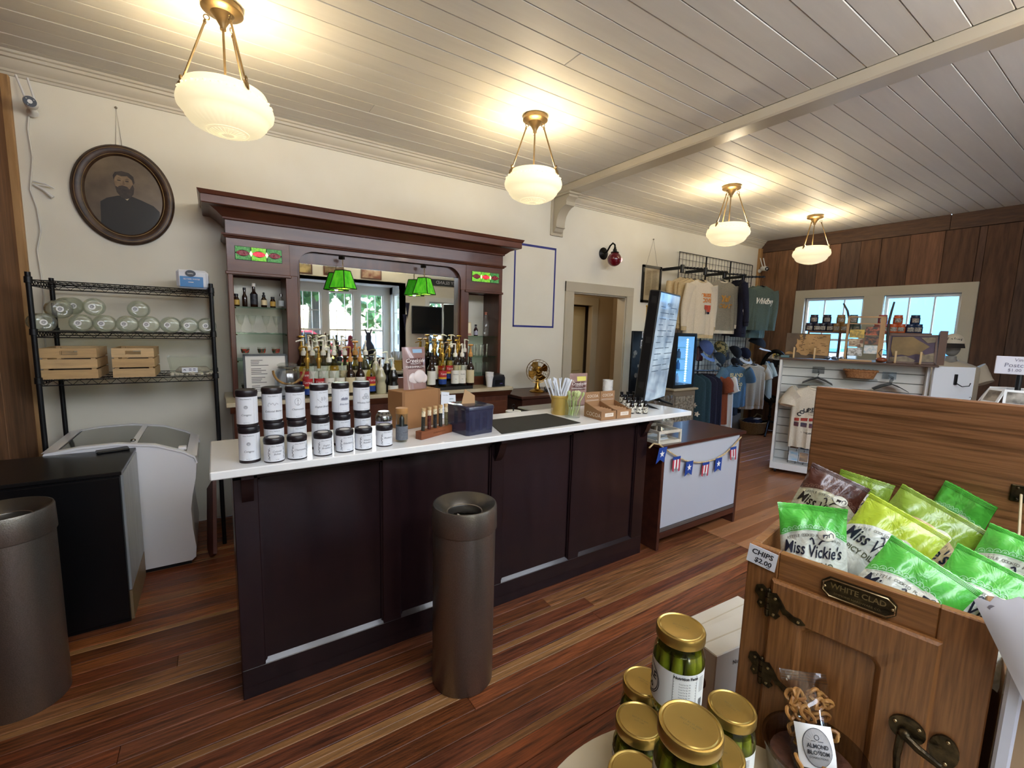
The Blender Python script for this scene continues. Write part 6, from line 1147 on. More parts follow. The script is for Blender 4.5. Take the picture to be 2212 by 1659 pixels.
# ================================================================ white slatwall display with maps, cards and jars
GO = V((5.6,2.66,0)); GW = V((.38,-.925,0)); GN = V((.925,.38,0)); GR = atan2(GW.y,GW.x)
def GL(x, y, z): return tuple(GO+GW*x+GN*y+V((0,0,z)))
def G(u, v, y): p = Pp(u,v,GO+GN*y,GN); q = p-GO; return (q.dot(GW), y, p.z)
def gth(name,label,cat,x,y,z,rz=0,group=None,rx=0): return thing(name,label,cat,GL(x,y,z),group=group,rot=(rx,0,GR+rz))
GWD = G(2018,800,0)[0]; GT = 1.40
t = gth('slatwall_display','white slatwall display unit on castors with a dark top board','display',0,0,0); slw = mat('slat_white','#cfccc4',.45); wht = mat('melamine_white','#dcdbd8',.35)
B().box(0,.025,0,.62,.05,GT-.02,0,.002).obj('end_panel',wht,t); B().box(GWD-.025,GWD,.16,.62,.05,GT-.02,0,.002).obj('end_panel',wht,t); B().box(0,GWD,-.005,.62,.05,.13,0,.003).obj('plinth',wht,t)
z = .13; n = 12; hs = (GT-.02-.13)/n
for i in range(n): B().box(.025,GWD-.025,.25,.268,z+hs*i+.004,z+hs*(i+1)-.004,0,.002).obj('slat',slw,t)
B().box(.025,GWD-.025,.268,.285,.13,GT-.02).obj('backing',mat('slat_groove','#6d6a64',.6),t); B().box(-.01,GWD+.03,-.01,.64,GT-.022,GT,0,.003).obj('top_board',mat('walnut_top','#4b3527',.5,h2='#5a4131',ns=4),t)
for x in (.06,GWD-.06):
    for y in (.05,.55): b = B().cyl((x-.012,y,.025),(x+.012,y,.025),.025,n=14); b.box(x-.015,x+.015,y-.015,y+.015,.03,.052); b.obj('castor',blk,t)
# second white panel swung off its right end, with a small blue garment
q = GL(GWD+.01,.1,0); t = thing('display_board','white board panel standing at the right end of the slatwall display','panel',q,rad(-38)); B().box(0,.4,-.012,.012,.05,1.385,0,.002).obj('board',mat('bright_white','#e4e6ea',.3),t); B().box(-.02,.42,-.12,.12,0,.05,0,.004).obj('foot',wht,t); B().box(.2,.225,-.03,-.012,1.2,1.31,0,.003).obj('hook_plate',blk,t); B().tube([(.21,-.03,1.22),(.23,-.08,1.19),(.28,-.1,1.2),(.29,-.1,1.23)],.005,6).obj('hook',blk,t)
o = hanger(tuple(V(q)+V((.17,-.27,1.02))),rad(-38),'blue hanger on the white board panel','hangers of the display'); garment('small_garment','royal blue garment hanging on the white board panel','clothing',tuple(V(q)+V((.17,-.27,1.0))),rad(-38),.3,.45,fab('royal_blue','#2c3f8a'),'none',.08,.05)
# carved map boards
mapw = mat('map_birch','#a8814f',.6,h2='#92703f',ns=9,bump=.1); mapd = mat('map_dark','#4f4030',.7,h2='#5d4b38',ns=8)
x0,_,z1 = G(1700,717,.06); x1,_,_ = G(1796,717,.06); w = x1-x0; h = z1-GT-.01
t = gth('map_board','dark board carrying a pale cut out state map, left on the display top','plaque',x0,.06,GT,rx=rad(-8)); B().box(0,w,-.006,.006,.004,h,0,.002).obj('board',mapd,t)
st_ = [(.30,.93),(.33,.80),(.30,.72),(.25,.78),(.26,.60),(.23,.5),(.28,.36),(.26,.25),(.33,.22),(.38,.14),(.5,.12),(.56,.2),(.7,.16),(.98,.14),(.99,.96),(.6,.96),(.45,.96),(.43,.8),(.40,.74),(.38,.86),(.37,.95)]
B().prism([(w*a,h*c_) for a,c_ in st_],'y',-.013,-.006).obj('map_shape',mapw,t); b = B(); rg = random.Random(3); fn = lambda x,z:(x,-.0145,z)
strokes(b,[[(w*x,h*zz),(w*(x+.03+.05*rg.random()),h*zz)] for x,zz in [(rg.uniform(.42,.9),rg.uniform(.2,.9)) for _ in range(34)]],.004,fn); strokes(b,[[(w*(.36+.06*sin(i*1.3)),h*(.3+.055*i)),(w*(.40+.05*sin(i*1.7+1)),h*(.33+.055*i))] for i in range(11)],.006,fn); b.obj('engraved_lines',mat('engraving','#4a3420',.8),t)['kind'] = 'stuff'; B().prism([(w*.11+.045*cos(a),h*.15+.03*sin(a)) for a in [pi*i/12 for i in range(13)]],'y',-.011,-.006).obj('round_badge',mapw,t)
def easel(x, y, label):
    t = gth('display_easel',label,'easel',x,y,GT,group='little wooden easels'); ew = mat('easel_wood','#c0a377',.6)
    for s in (-.1,.1): B().box(s-.008,s+.008,-.03,-.018,0,.13).obj('upright',ew,t); B().box(s-.008,s+.008,-.03,.07,0,.012).obj('foot',ew,t)
easel(x0+w*.45,.02,'little wooden easel before the left state map')
x2,_,z2 = G(1922,719,.06); x3,_,_ = G(2030,722,.06); w2 = x3-x2; h2 = z2-GT-.01
t = gth('map_board','layered brown and violet island map in a frame, right on the display top','plaque',x2,.06,GT,rx=rad(-8)); fr_ = mat('map_frame','#5b3d2a',.5); b = B(); b.box(0,w2,-.012,.012,0,.018); b.box(0,w2,-.012,.012,h2-.018,h2); b.box(0,.018,-.012,.012,0,h2); b.box(w2-.018,w2,-.012,.012,0,h2); b.obj('frame',fr_,t); B().box(.01,w2-.01,-.002,.006,.01,h2-.01).obj('violet_sea',mat('map_violet','#3a2a3c',.6,h2='#4a3648',ns=8),t)
B().prism([(w2*a,h2*c_) for a,c_ in [(.08,.9),(.5,.92),(.62,.8),(.72,.72),(.85,.6),(.7,.42),(.78,.3),(.6,.34),(.45,.26),(.3,.3),(.12,.24),(.07,.5)]],'y',-.009,-.002).obj('land_shape',mat('map_ochre','#6f5830',.6,h2='#80663a',ns=10),t)
for pts in ([(.66,.9),(.97,.93),(.95,.75),(.8,.72)],[(.06,.2),(.4,.25),(.6,.12),(.55,.05),(.06,.05)],[(.72,.3),(.95,.4),(.97,.08),(.7,.08)]): B().prism([(w2*a,h2*c_) for a,c_ in pts],'y',-.008,-.002).obj('land_shape',mat('map_stone','#8f8068',.7,h2='#6f6250',ns=20),t)
easel(x2+w2*.42,.02,'little wooden easel before the right island map')
q = G(2046,745,.1); t = gth('box_frame','brown wedge side of a standing shadow box at the right end of the display top','frame',q[0]-.07,.1,GT); B().prism([(-.04,0),(.1,0),(.03,q[2]-GT+.12),(-.04,q[2]-GT+.14)],'x',0,.06).obj('body',mat('map_frame','#5b3d2a',.5),t)
# framed panel of mushroom cards held by two bare twigs
xa,_,za = G(1832,683,.05); xb,_,_ = G(1916,681,.05); wb = xb-xa; hb = za-GT
t = gth('mushroom_card_display','pine frame of mushroom picture cards standing between two twigs','frame',xa,.05,GT); pinef = mat('pine_frame','#b08a5e',.6,h2='#9c7850',ns=6)
b = B(); b.box(0,.022,-.012,.012,0,hb); b.box(wb-.045,wb,-.012,.012,0,hb); b.box(0,wb,-.012,.012,hb-.016,hb); b.box(0,wb,-.012,.012,hb-.085,hb-.075); b.box(-.04,wb*.75,-.05,.05,0,.018); b.obj('frame',pinef,t); B().box(.02,wb-.04,-.002,.002,.018,hb-.09).obj('clear_sheet',glass('clear_sheet','#eef2f0',.05,1.45,.05),t)
cards = [('#8f7a3a','#c9a648'),('#3e2f26','#b9603c'),('#b8a68a','#6f4a35'),('#39302b','#8a5a3c'),('#c4c2bd','#7f7a70'),('#d2cfc8','#9fb0b8')]
mc = wb/2-.035
for i,(c1,c2) in enumerate(cards):
    cx = .03+(i%2)*(mc+.01)+mc/2; cz = hb-.16-.1*(i//2)-(.0 if i%2 else .03); o = B().box(cx-mc/2,cx+mc/2,-.008,-.003,cz-.045,cz+.045,0,.002).obj('picture_card',mat('card_bg_%d' % i,c1,.4,h2=c2,ns=22,lo=.45,hi=.6),t); b = B(); b.prism([(cx+.03*cos(a),cz+.022*sin(a)) for a in [pi*j/10 for j in range(11)]],'y',-.0095,-.008); b.prism([(cx-.008,cz),(cx+.008,cz),(cx+.006,cz-.028),(cx-.006,cz-.028)],'y',-.0095,-.008); b.obj('mushroom_print',mat('mush_%d' % i,c2,.5,h2=c1,ns=60),o)
twig = mat('twig','#3a342f',.85,h2='#4c443b',ns=20,bump=.5)
for i,(us,l) in enumerate(((((1826,775),(1829,730),(1836,700),(1831,672),(1822,655)),'bare dark twig left of the mushroom card frame'),(((1921,772),(1917,730),(1920,695),(1926,672),(1932,652)),'bare dark twig right of the mushroom card frame'))): pts = [GL(*G(u,v,.1)) for u,v in us]; pts[0] = (pts[0][0],pts[0][1],GT+.001); tag(B().tube(pts,[.016,.014,.012,.011,.009],7).obj('twig',twig),l,'twig')
q = G(1906,768,.0); t = gth('gourd','small red brown wooden gourd on the display top','ornament',q[0],.03,GT); B().ball((0,0,.028),.05,.05,.028,16,10).obj('body',mat('gourd_wood','#6f3621',.3,h2='#8a4a2c',ns=9,coat=.4),t); B().tube([(0,0,.05),(-.03,0,.1),(-.01,0,.14),(.03,0,.13)],.004,6).obj('stem',twig,t)
for i,u in enumerate((1795,1812)): q = G(u,770,0); t = gth('sunglasses','pair of dark sunglasses with pale glints, %s on the display edge' % ('left','right')[i],'glasses',q[0],.02,GT,group='sunglasses on the display'); b = B(); [b.ball((s*.03,0,.022),.026,.006,.02,12,7) for s in (-1,1)]; b.obj('lens',mat('lens_dark','#3a4250',.08,coat=.8),t); b = B().tube([(-.008,0,.028),(.008,0,.028)],.003,5); [b.tube([(s*.056,0,.026),(s*.06,.06,.02),(s*.055,.1,.006)],.003,5) for s in (-1,1)]; b.obj('frame',blk,t)
q = G(1722,0,.05); q = G(1690,766,.02); gth
B().box
solo('blue_tin','small grey blue tin at the left end of the display top','tin',B().box(-.04,.05,-.03,.03,0,.03,0,.005),mat('blue_grey_tin','#5f7a80',.4,.3),GL(.04,.05,GT),GR)
# riser with stacked sauce jars
zr_ = G(1800,716,.35)[2]; xr0 = G(1745,716,.35)[0]; xr1 = G(2010,722,.35)[0]; t = gth('shelf_riser','brown wooden riser shelf behind the maps carrying the jars','riser',xr0,.27,GT); rw = mat('riser_wood','#6a4630',.5,h2='#5a3a27',ns=4); hz = zr_-GT; B().box(0,xr1-xr0,0,.2,hz-.02,hz,0,.003).obj('board',rw,t)
for x in (0,xr1-xr0-.02,(xr1-xr0)*.28,(xr1-xr0)*.72): B().box(x,x+.02,0,.2,0,hz-.02).obj('upright',rw,t)
jarm = {}
def sjar(u, y, lev, h, label, grp):
    x = G(u,705,y)[0]; t = gth('sauce_jar',label,'jar',x,y,zr_+lev*.098,group=grp); m = mat('jar_'+h[1:],h,.25,h2='#15151c',ns=40,lo=.6,hi=.75); B().lathe([(0,0),(.04,0),(.043,.005),(.043,.068),(.037,.076),(0,.076)],18).obj('body',m,t); B().lathe([(0,.076),(.039,.076),(.039,.094),(.037,.097),(0,.097)],18).obj('lid',mat('jarlid_'+h[1:],h,.35),t); B().arc(.0434,.015,.06,rad(-130),rad(-50),8).obj('paper_label',mat('jar_label','#a89f92',.6,h2='#51493f',ns=90),t)
for i,(u,h,cn) in enumerate(((1757,'#2b2733','plum'),(1785,'#26262f','black'),(1815,'#8a6a3c','mustard'),(1842,'#4a5a4e','green'),(1905,'#9a3e3a','red'),(1938,'#b5542b','orange'),(1975,'#1f2c44','navy'))):
    for k,du in ((0,-8),(1,8)): sjar(u+du,.35,0,h,'%s sauce jar on the riser, %s of the lower pair in its pyramid' % (cn,('left','right')[k]),'sauce jars on the riser')
    sjar(u,.35,1,h,'%s sauce jar topping its little pyramid on the riser' % cn,'sauce jars on the riser')
# faceouts, hangers, printed tee, wicker bread basket, card rack on the slatwall
acr = glass('acrylic','#eef2f4',.05,1.5,.15)
for i,(u,v) in enumerate(((1768,800),(1922,812))):
    x,_,z = G(u,v,.2); b = B(); b.box(-.06,.06,.235,.25,-.04,.04); b.box(-.008,.008,-.06,.24,-.01,.006); solo('acrylic_hook',('clear acrylic faceout above the printed tee','clear acrylic faceout right of the bread basket')[i],'hook',b,acr,GL(x,0,z),GR)
    for k in range(6):
        o = hanger(GL(x,.0+.04*k-.03,z-.075),GR,'black hanger, %s from the front of the %s slatwall bunch' % (od[k],('left','right')[i]),'hangers of the display'); o.scale = (.72,3.2,.95)
x,_,z = G(1766,836,-.02); 
t, fr = garment('printed_tee','oatmeal tee printed with a town name and a red pier','shirt',GL(x,-.02,z),GR,.46,.72,fab('oatmeal_jersey','#cdc2b0','#c3b8a5'),'short',.12,seed=51)
s_ = 'COUPEVILLE'; b_items = []
for i,c_ in enumerate(s_): a = rad(48-96*i/(len(s_)-1)); b_items.append((c_,.062,-.2*sin(a),-.26-.2*(1-cos(a)),0,1,.002))
letters(t,b_items+[('WHIDBEY ISLAND',.032,0,-.29),('WASHINGTON',.018,0,-.32),('WHIDBEY ISLAND',.028,0,-.535)],fr,ink)
b = B(); b.grid(lambda u,v: fr(-.19+.38*u,-.41+.035*v+.02*(1-abs(2*u-1))),10,3); b.obj('pier_print',mat('pier_red','#a8392d',.8,h2='#7f2a22',ns=30),t); b = B(); b.grid(lambda u,v: fr(-.19+.4*u,-.47+.05*v),10,3); b.obj('water_print',mat('water_navy','#3a3a4e',.8,h2='#6b3a3a',ns=18),t); b = B(); b.grid(lambda u,v: fr(.0+.04*u,-.09+.06*v),2,2); b.obj('neck_label',whitef,t)
for k in range(2): garment('printed_tee',('oatmeal tee hanging second behind the printed one','oatmeal tee hanging third behind the printed one')[k],'shirt',GL(x+.02+.02*k,.06+.05*k,z),GR,.52,.7,fab('oatmeal_jersey','#cdc2b0','#c3b8a5'),'short',.05,seed=52+k)
x,_,z = G(1857,817,.12); t = basket('bread_basket','small oval wicker basket on a slatwall shelf',GL(x,.12,z),.15,.09,.085,mat('wicker_orange','#a9754a',.7,h2='#85552f',ns=80,bump=.4),GR,1.25); B().box(-.09,.09,-.04,.04,.03,.08,0,.015).obj('dark_goods',mat('dark_navy','#151c2c',.3),t)
solo('basket_shelf','thin clear shelf under the oval wicker basket','shelf',B().box(-.15,.15,-.08,.13,-.012,-.001),acr,GL(x,.12,z),GR)
x,_,z = G(1735,995,.1); t = gth('postcard_rack','black wire rack of colourful postcards at the foot of the display','rack',x,.08,.13); b = B()
for i in range(5): b.cyl((-.16+.08*i,0,.0),(-.16+.08*i,.1,.3),.003,n=5); b.cyl((-.16+.08*i,0,0),(-.16+.08*i,-.04,.02),.003,n=5)
for zz in (.0,.1,.2,.3): b.cyl((-.16,zz/3,zz),(.16,zz/3,zz),.003,n=5)
b.obj('frame',bw,t)
for i in range(6):
    cx, cz = (-.105+.105*(i%3)), .03+.14*(i//3); c1, c2 = [('#6f9fc0','#d9d4c8'),('#c9a070','#6a5140'),('#7f8fa0','#3d3530'),('#4a352c','#8f6a50'),('#58708a','#2f3a44'),('#a8987c','#5b6a70')][i]
    o = solo('postcard','landscape postcard in the wire rack, %s from its lower left' % od[i],'postcard',B().box(-.048,.048,-.003,.003,0,.12),sheet,GL(x+cx,.08+cz/3-.012,.13+cz),group='postcards in the wire rack',rot=(rad(-18),0,GR)); B().box(-.043,.043,-.0045,-.003,.006,.114).obj('picture',mat('view_%d' % i,c1,.35,h2=c2,ns=9,st=(1,1,2)),o)
# mannequin bust with cap and tee behind the display
q = Px(2050,800,7.35); mx_, my_ = q.x, q.y
t = thing('mannequin','bust mannequin standing behind the right end of the display','mannequin',(mx_,my_,0),rad(-75)); sk_ = mat('bust_grey','#8d8880',.6); B().lathe([(0,0),(.16,0),(.16,.02),(.02,.03),(.018,.7),(0,.7)],20).obj('stand',iron,t); B().lathe([(.03,.68),(.14,.75),(.16,.95),(.17,1.2),(.15,1.34),(.07,1.4),(.05,1.44),(.05,1.47)],20).obj('torso',sk_,t); B().ball((0,0,1.58),.075,.09,.115,16,12).obj('head',sk_,t)
garment('worn_tee','pale sand tee worn by the bust mannequin','shirt',(mx_,my_,1.42),rad(-75),.52,.68,fab('sand_jersey','#bcae98'),'short',.4,.07,seed=61)
tc_ = thing('trucker_cap','cream front trucker cap with dark brim on the mannequin head','cap',(mx_,my_,1.62),rad(-75)); b = B(); b.grid(lambda a,w: (.105*cos(2*pi*a)*cos(pi/2*w),.12*sin(2*pi*a)*cos(pi/2*w),.12*sin(pi/2*w)),24,8,0,True); b.obj('crown',mat('cap_dark','#2c2624',.9),tc_,smooth=1.2); b = B(); b.grid(lambda a,w: (.108*cos(pi+pi*(.1+.8*a))*cos(1.4*w),.124*sin(pi+pi*(.1+.8*a))*cos(1.4*w),.003+.118*sin(1.4*w)),12,6); f = b.obj('front_panel',cream2,tc_,smooth=1.2); b = B(); b.grid(lambda a,w: ((.1+.01*w)*cos(pi+pi*(.08+.84*a)),(.115+.085*w)*sin(pi+pi*(.08+.84*a)),.0-.05*w),12,3); b.obj('brim',mat('cap_dark','#2c2624',.9),tc_,smooth=1.2); letters(f,[('Lakes',.06,0,.05,.3)],lambda x,z:(x,-.128*sqrt(max(0,1-(x/.12)**2))*cos(.5),z),ink)
# postcard stand and table at the right edge
q = E0+ray(2190,900)*3.3; t = thing('display_table','pale cloth covered table at the right edge behind the icebox','table',(q.x+.15,q.y,0)); B().box(-.5,.5,-.4,.4,.98,1.02,0,.006).obj('top',mat('table_cloth_pale','#a8a197',.8),t)
for sx in (-.45,.45):
    for sy in (-.35,.35): B().box(sx-.025,sx+.025,sy-.025,sy+.025,0,.98).obj('leg',mah,t)
q2 = E0+ray(2195,860)*3.25; bx, by = q2.x, q2.y; fa = atan2(bx,by)
t = thing('postcard_stand','black postcard carousel with a white hand lettered price sign','stand',(bx,by,1.021),-fa); B().lathe([(0,0),(.1,0),(.1,.012),(.016,.016),(.016,.42),(0,.42)],16).obj('pole',blk,t)
sg = B().box(-.13,.13,-.02,-.012,.40,.53,0,.003).obj('sign_card',mat('sign_white','#cfcdd4',.5),t); letters(sg,[('Vintage',.032,.01,.505,.1),('Postcards',.043,.0,.466,.05),('$1.00',.03,-.03,.43)],lambda x,z:(x,-.0215,z),mat('marker_grey','#6f6c7c',.6))
for i in range(8):
    a = 2*pi*i/8-pi/2; zz = .24 if i % 2 == 0 else .24; h = bpy.data.objects.new('card_holder',B().box(-.062,.062,-.004,.004,-.06,.06,0,.001).mesh('holder',[whitef])); COL.objects.link(h); h.parent = t; h.location = (.16*cos(a),.16*sin(a),zz); h.rotation_euler = (rad(-25),0,a+pi/2)
    B().box(-.045,.045,-.0065,-.004,-.042,.042).obj('picture',mat('pc_%d' % (i%4),('#4f4a44','#6f6a58','#8a9cb0','#5a5048')[i%4],.35,h2=('#a39c90','#8d9dbb','#ccd4da','#9a8f80')[i%4],ns=16),h)
    B().tube([(0,.004,.0),(0,.06,-.02)],.004,5).obj('arm',blk,h)
q3 = E0+ray(2150,848)*3.15; solo('red_box','flat red box lying on the pale table','box',B().box(-.13,.13,-.06,.06,0,.03,0,.004),mat('red_box','#a03a34',.5),(q3.x,q3.y+.02,1.021),-.9)
for i in range(4): q4 = E0+ray(2115+30*i,857)*3.0; solo('loose_postcard','small picture card lying on the pale table, %s from the left' % od[i],'postcard',B().box(-.05,.05,-.035,.035,0,.004),mat('pc_%d' % i,'#4f4a44',.35),(q4.x,q4.y,1.0215),-.8+.3*i,group='loose cards on the table')
# things on the front wall that only the bar mirror shows
o = solo('town_sign','long dark sign with white capitals on the front wall','sign',B().box(-.55,.55,0,.03,-.07,.07,0,.004),mat('sign_dark','#2f3436',.6),(4.55,FY,2.63)); letters(o,[('WHIDBEY ISLAND',.1,0,0)],lambda x,z:(-x,.0315,z),mat('sign_white','#cfcdd4',.5))
t = thing('black_screen','black screen hung on the front wall, seen in the bar mirror','screen',(3.92,FY+.08,1.79)); B().box(-.35,.35,-.03,.03,-.3,.3,0,.008).obj('housing',blk,t); B().box(-.33,.33,.03,.032,-.28,.28).obj('display',mat('screen_off','#0c0e12',.1),t); B().box(-.1,.1,-.08,-.03,-.1,.1).obj('wall_mount',blk,t)
for i,(x,z,w,h,c1,c2) in enumerate(((1.45,2.7,.16,.12,'#c9b27a','#6a5a3a'),(2.0,2.72,.19,.13,'#b59a70','#3c3020'),(2.73,2.7,.21,.12,'#7d4636','#c2a58a'))): t = thing('wall_picture','framed picture above the bay, %s along the front wall' % od[i],'picture',(x,FY,z)); B().box(-w,w,0,.02,-h,h,0,.003).obj('frame',mah,t); B().box(-w+.025,w-.025,.02,.022,-h+.025,h-.025).obj('print',mat('pic_%d' % i,c1,.5,h2=c2,ns=7),t)
for i,(x,z) in enumerate(((3.44,1.75),(3.5,2.0))): solo('pennant','dark blue pennant hanging on the front wall, %s one' % ('lower','upper')[i],'pennant',B().prism([(-.05,.15),(.05,.15),(.0,-.2)],'y',0,.008),navyf,(x,FY,z))
t = thing('front_table','wooden table in the bay carrying painted gourds','table',(2.1,-.95,0)); B().box(-.7,.7,-.25,.25,.98,1.02,0,.006).obj('top',mah,t)
for sx in (-.62,.62):
    for sy in (-.2,.2): B().box(sx-.03,sx+.03,sy-.03,sy+.03,0,.98).obj('leg',mah,t)
def gourd(x, h, hx, label, ear=0):
    t = thing('painted_gourd',label,'ornament',(x,-.92,1.021),group='gourd ornaments in the bay'); m = mat('gourd_'+hx[1:],hx,.4); B().lathe([(0,0),(.09*h,.01),(.12*h,.1*h),(.1*h,.2*h),(.05*h,.28*h),(.052*h,.36*h),(.04*h,.43*h),(0,.45*h)],18).obj('body',m,t)
    if ear: 
        for s in (-1,1): B().tube([(s*.03*h,0,.42*h),(s*.06*h,0,.5*h)],[.02*h,.012*h],8).obj('ear',m,t)
    else: B().tube([(0,0,.44*h),(.02*h,0,.49*h)],.007,6).obj('stem',m,t); B().ball((0,.105*h,.13*h),.02*h,.012,.02*h).obj('hole',blk,t)
gourd(1.72,.6,'#a8925a','tan gourd ornament in the bay'); gourd(1.95,.75,'#3b2028','dark plum gourd ornament in the bay'); gourd(2.2,.95,'#7a1f2c','deep red gourd ornament in the bay'); gourd(2.55,1.1,'#1e2230','black eared figurine in the bay',1)
# ================================================================ foreground: round table, jars, icebox with crisps
cloth = mat('linen','#cbbfa6',.85,h2='#c4b79c',ns=5,bump=.1,bs=30); TC = V((.62,.262,0)); TR, TZ = .348, .77
t = thing('round_table','small round table under the pickle jars','table',(TC.x,TC.y,0)); B().lathe([(0,TZ-.03),(TR-.01,TZ-.03),(TR-.01,TZ-.003),(0,TZ-.003)],40).obj('top',mah,t); B().lathe([(0,0),(.2,0),(.2,.03),(.04,.05),(.04,TZ-.03),(0,TZ-.03)],24).obj('pedestal',mah,t)
b = B(); b.grid(lambda u,v: (lambda a,k: ((TR+.004)*min(1,k*2)*cos(a),(TR+.004)*min(1,k*2)*sin(a),TZ+.001) if k <= .5 else (lambda d: ((TR+.006+.02*d*(1+sin(11*a)))*cos(a),(TR+.006+.02*d*(1+sin(11*a)))*sin(a),TZ-.004-.35*d))((k-.5)*2))(2*pi*u,v),88,12,0,True); solo('tablecloth','cream cloth draped over the small round table','tablecloth',b,cloth,(TC.x,TC.y,0),smooth=1.2)
lidg = mat('gold_lid','#b3944f',.3,.85,h2='#a88a48',ns=9); brine = mat('pickle_brine','#4a4a12',.1,coat=.7,h2='#2c2d0a',ns=14,lo=.4,hi=.6); jglass = glass('jar_glass','#eef0d2',.0,1.5,.04); pick = mat('pickle_green','#9aa035',.3,h2='#727a22',ns=18,bump=.3,coat=.5); seed = mat('mustard_seed','#b58a3c',.5); garl = mat('garlic','#cfd0a0',.4)
JP = [(0,.004),(.03,.0),(.042,.004),(.0455,.014),(.0455,.118),(.042,.13),(.0385,.137),(.0385,.15)]; jarlab = mat('jar_paper','#dcdcd6',.55)
def pickle(loc, rz, label, face=1, H_=1):
    t = thing('pickle_jar',label,'jar',loc,rz,'pickle jars with gold lids'); 
    B().lathe(JP,40).obj('glass',jglass,t,smooth=1); B().lathe([(0,.131),(.0405,.131),(.0395,.132),(0,.132)],32).obj('brine',glass('brine_clear','#e3e2a8',.0,1.3,.0),t)
    for i in range(8): a = 2*pi*i/8; B().tube([(.031*cos(a),.031*sin(a),.012),(.033*cos(a+.1),.033*sin(a+.1),.07),(.03*cos(a+.1),.03*sin(a+.1),.128)],[.009,.0125,.008],8).obj('pickle_spear',pick,t,smooth=1.2)
    B().lathe([(0,.01),(.022,.012),(.022,.125),(0,.127)],16).obj('pickle_core',pick,t); b = B(); rg = random.Random(int(rz*100))
    for i in range(40): a = rg.uniform(0,6.28); r = rg.uniform(.02,.041); b.ball((r*cos(a),r*sin(a),.007+.012*rg.random()),.0022,.0022,.002,6,4)
    o = b.obj('mustard_seeds',seed,t); o['kind'] = 'stuff'; B().ball((.02,-.03,.022),.013,.01,.014,10,7).obj('garlic_clove',garl,t)
    b = B(); b.lathe([(.0395,.148),(.0432,.148),(.0438,.15),(.0438,.163),(.0425,.1665),(.0405,.1672),(.0385,.1655),(.0375,.1655),(.0362,.1668),(.034,.1662),(0,.1662)],44); l = b.obj('lid',lidg,t); letters(l,[('BEST BY 03 2026',.0042,0,.002),('LOT 1184',.0042,0,-.004)],lambda x,y:(x,y,.1664),mat('lid_code','#7a6a38',.5))
    lb = B().arc(.0459,.028,.104,rad(-265),rad(45),36).obj('paper_label',jarlab,t,smooth=1.2); fn = oncyl(.046,rad(-62),.066); f2 = oncyl(.046,rad(-165),.066)
    it = [('Nutrition Facts',.0072,0,.031,0,1,.0003)]+[('Total Fat 0g  0%',.0032,-.002,.02-.0052*i) for i in range(8)]
    def g(bb): strokes(bb,[[(-.022,.0225-.0052*i),(.02,.0225-.0052*i)] for i in range(10)],.0005,fn); strokes(bb,[[(.0285+.0012*i,-.032),(.0285+.0012*i,-.012)] for i in range(8)],.0007,fn); strokes(bb,[[(-.022,.036),(.02,.036),(.02,-.034),(-.022,-.034),(-.022,.036)]],.0005,fn); strokes(bb,[[(.0265,.03-.003*i),(.038,.03-.003*i)] for i in range(10)],.0008,fn)
    letters(lb,it,fn,ink,geo=g)
    letters(lb,[('PICKLE',.021,0,.008,0,.8,.0006),('& Co',.021,0,-.013,0,.8,.0006)],f2,ink,geo=lambda bb: strokes(bb,[ring(0,0,.034,.033,40),ring(0,0,.031,.03,40),[(-.012,-.03),(.0,-.038),(.016,-.034)],[(-.01,-.034),(.012,-.03)]],.0016,f2)); return t
def jat(u, v, z): p = Pz(u,v,z+.166); return (p.x,p.y,z)
L0 = TZ+.0025; L1 = L0+.1685
ja = jat(1382,1556,L0); jb = jat(1393,1472,L0); je = jat(1581,1527,L0)
pickle(ja,-1.15,'gold lidded pickle jar, second from the table edge on the lower level'); pickle(jb,-1.3,'gold lidded pickle jar farthest from the camera on the lower level'); pickle(je,-1.5,'gold lidded jar of pale brine beside the icebox')
jc = (TC.x+.07,.365,L0); pickle(jc,-1.0,'gold lidded pickle jar mostly hidden under the stacked one'); jd = (ja[0]-.1,ja[1]-.13,L0); jd = jat(1372,1672,L0); pickle(jd,-1.0,'gold lidded pickle jar at the very bottom edge of the picture'); jf = jat(1500,1700,L0)
jt = jat(1471,1354,L1); pickle(jt,-1.12,'topmost gold lidded pickle jar with label and nutrition facts')
jn = jat(1488,1606,L1-.03); pickle((jn[0],jn[1],L1),-1.3,'nearest gold lidded pickle jar with the largest lid'); pickle((jn[0]+.01,jn[1]-.01,L0),-1.3,'gold lidded pickle jar under the nearest one')
# tub with a bag of pretzels
p = Pz(1740,1640,TZ+.06); tx, ty = p.x+.01, p.y-.01
t = thing('snack_tub','clear round plastic tub holding snack bags','tub',(tx,ty,TZ+.0025)); tubg = glass('tub_plastic','#d8d4cc',.02,1.5,.1); B().lathe([(0,.0),(.07,0),(.074,.006),(.086,.075),(.09,.078),(.09,.083),(.084,.083),(.07,.006),(0,.004)],44).obj('tub',tubg,t); B().lathe([(0,.006),(.066,.006),(.074,.05),(0,.055)],24).obj('dark_contents',mat('dark_snacks','#3a1f12',.7,h2='#54301c',ns=40,bump=.6),t)
p = Pz(1740,1590,TZ+.09); rzb = -.75; t = thing('pretzel_bag','clear bag of small pretzels with a white blossom label','bag',(tx-.02,ty-.02,TZ+.055),rot=(rad(-38),rad(-4),rzb-.1)); W_, H_ = .085, .17
bf = lambda x,z: .028*(1-abs(2*x/W_)**2.5)*max(.02,min(1,(1-z/H_)*3.2,(z/H_)*4+.1))
b = B()
for s in (-1,1): b.grid(lambda u,v: (W_*(u-.5),s*bf(W_*(u-.5),H_*v)/1.0,H_*v),12,16)
b.obj('film',glass('bag_film','#f2f2f2',.05,1.5,.07),t,smooth=1.2); pz = mat('pretzel','#8f5a26',.45,h2='#b98a4c',ns=30,bump=.2); rg = random.Random(5)
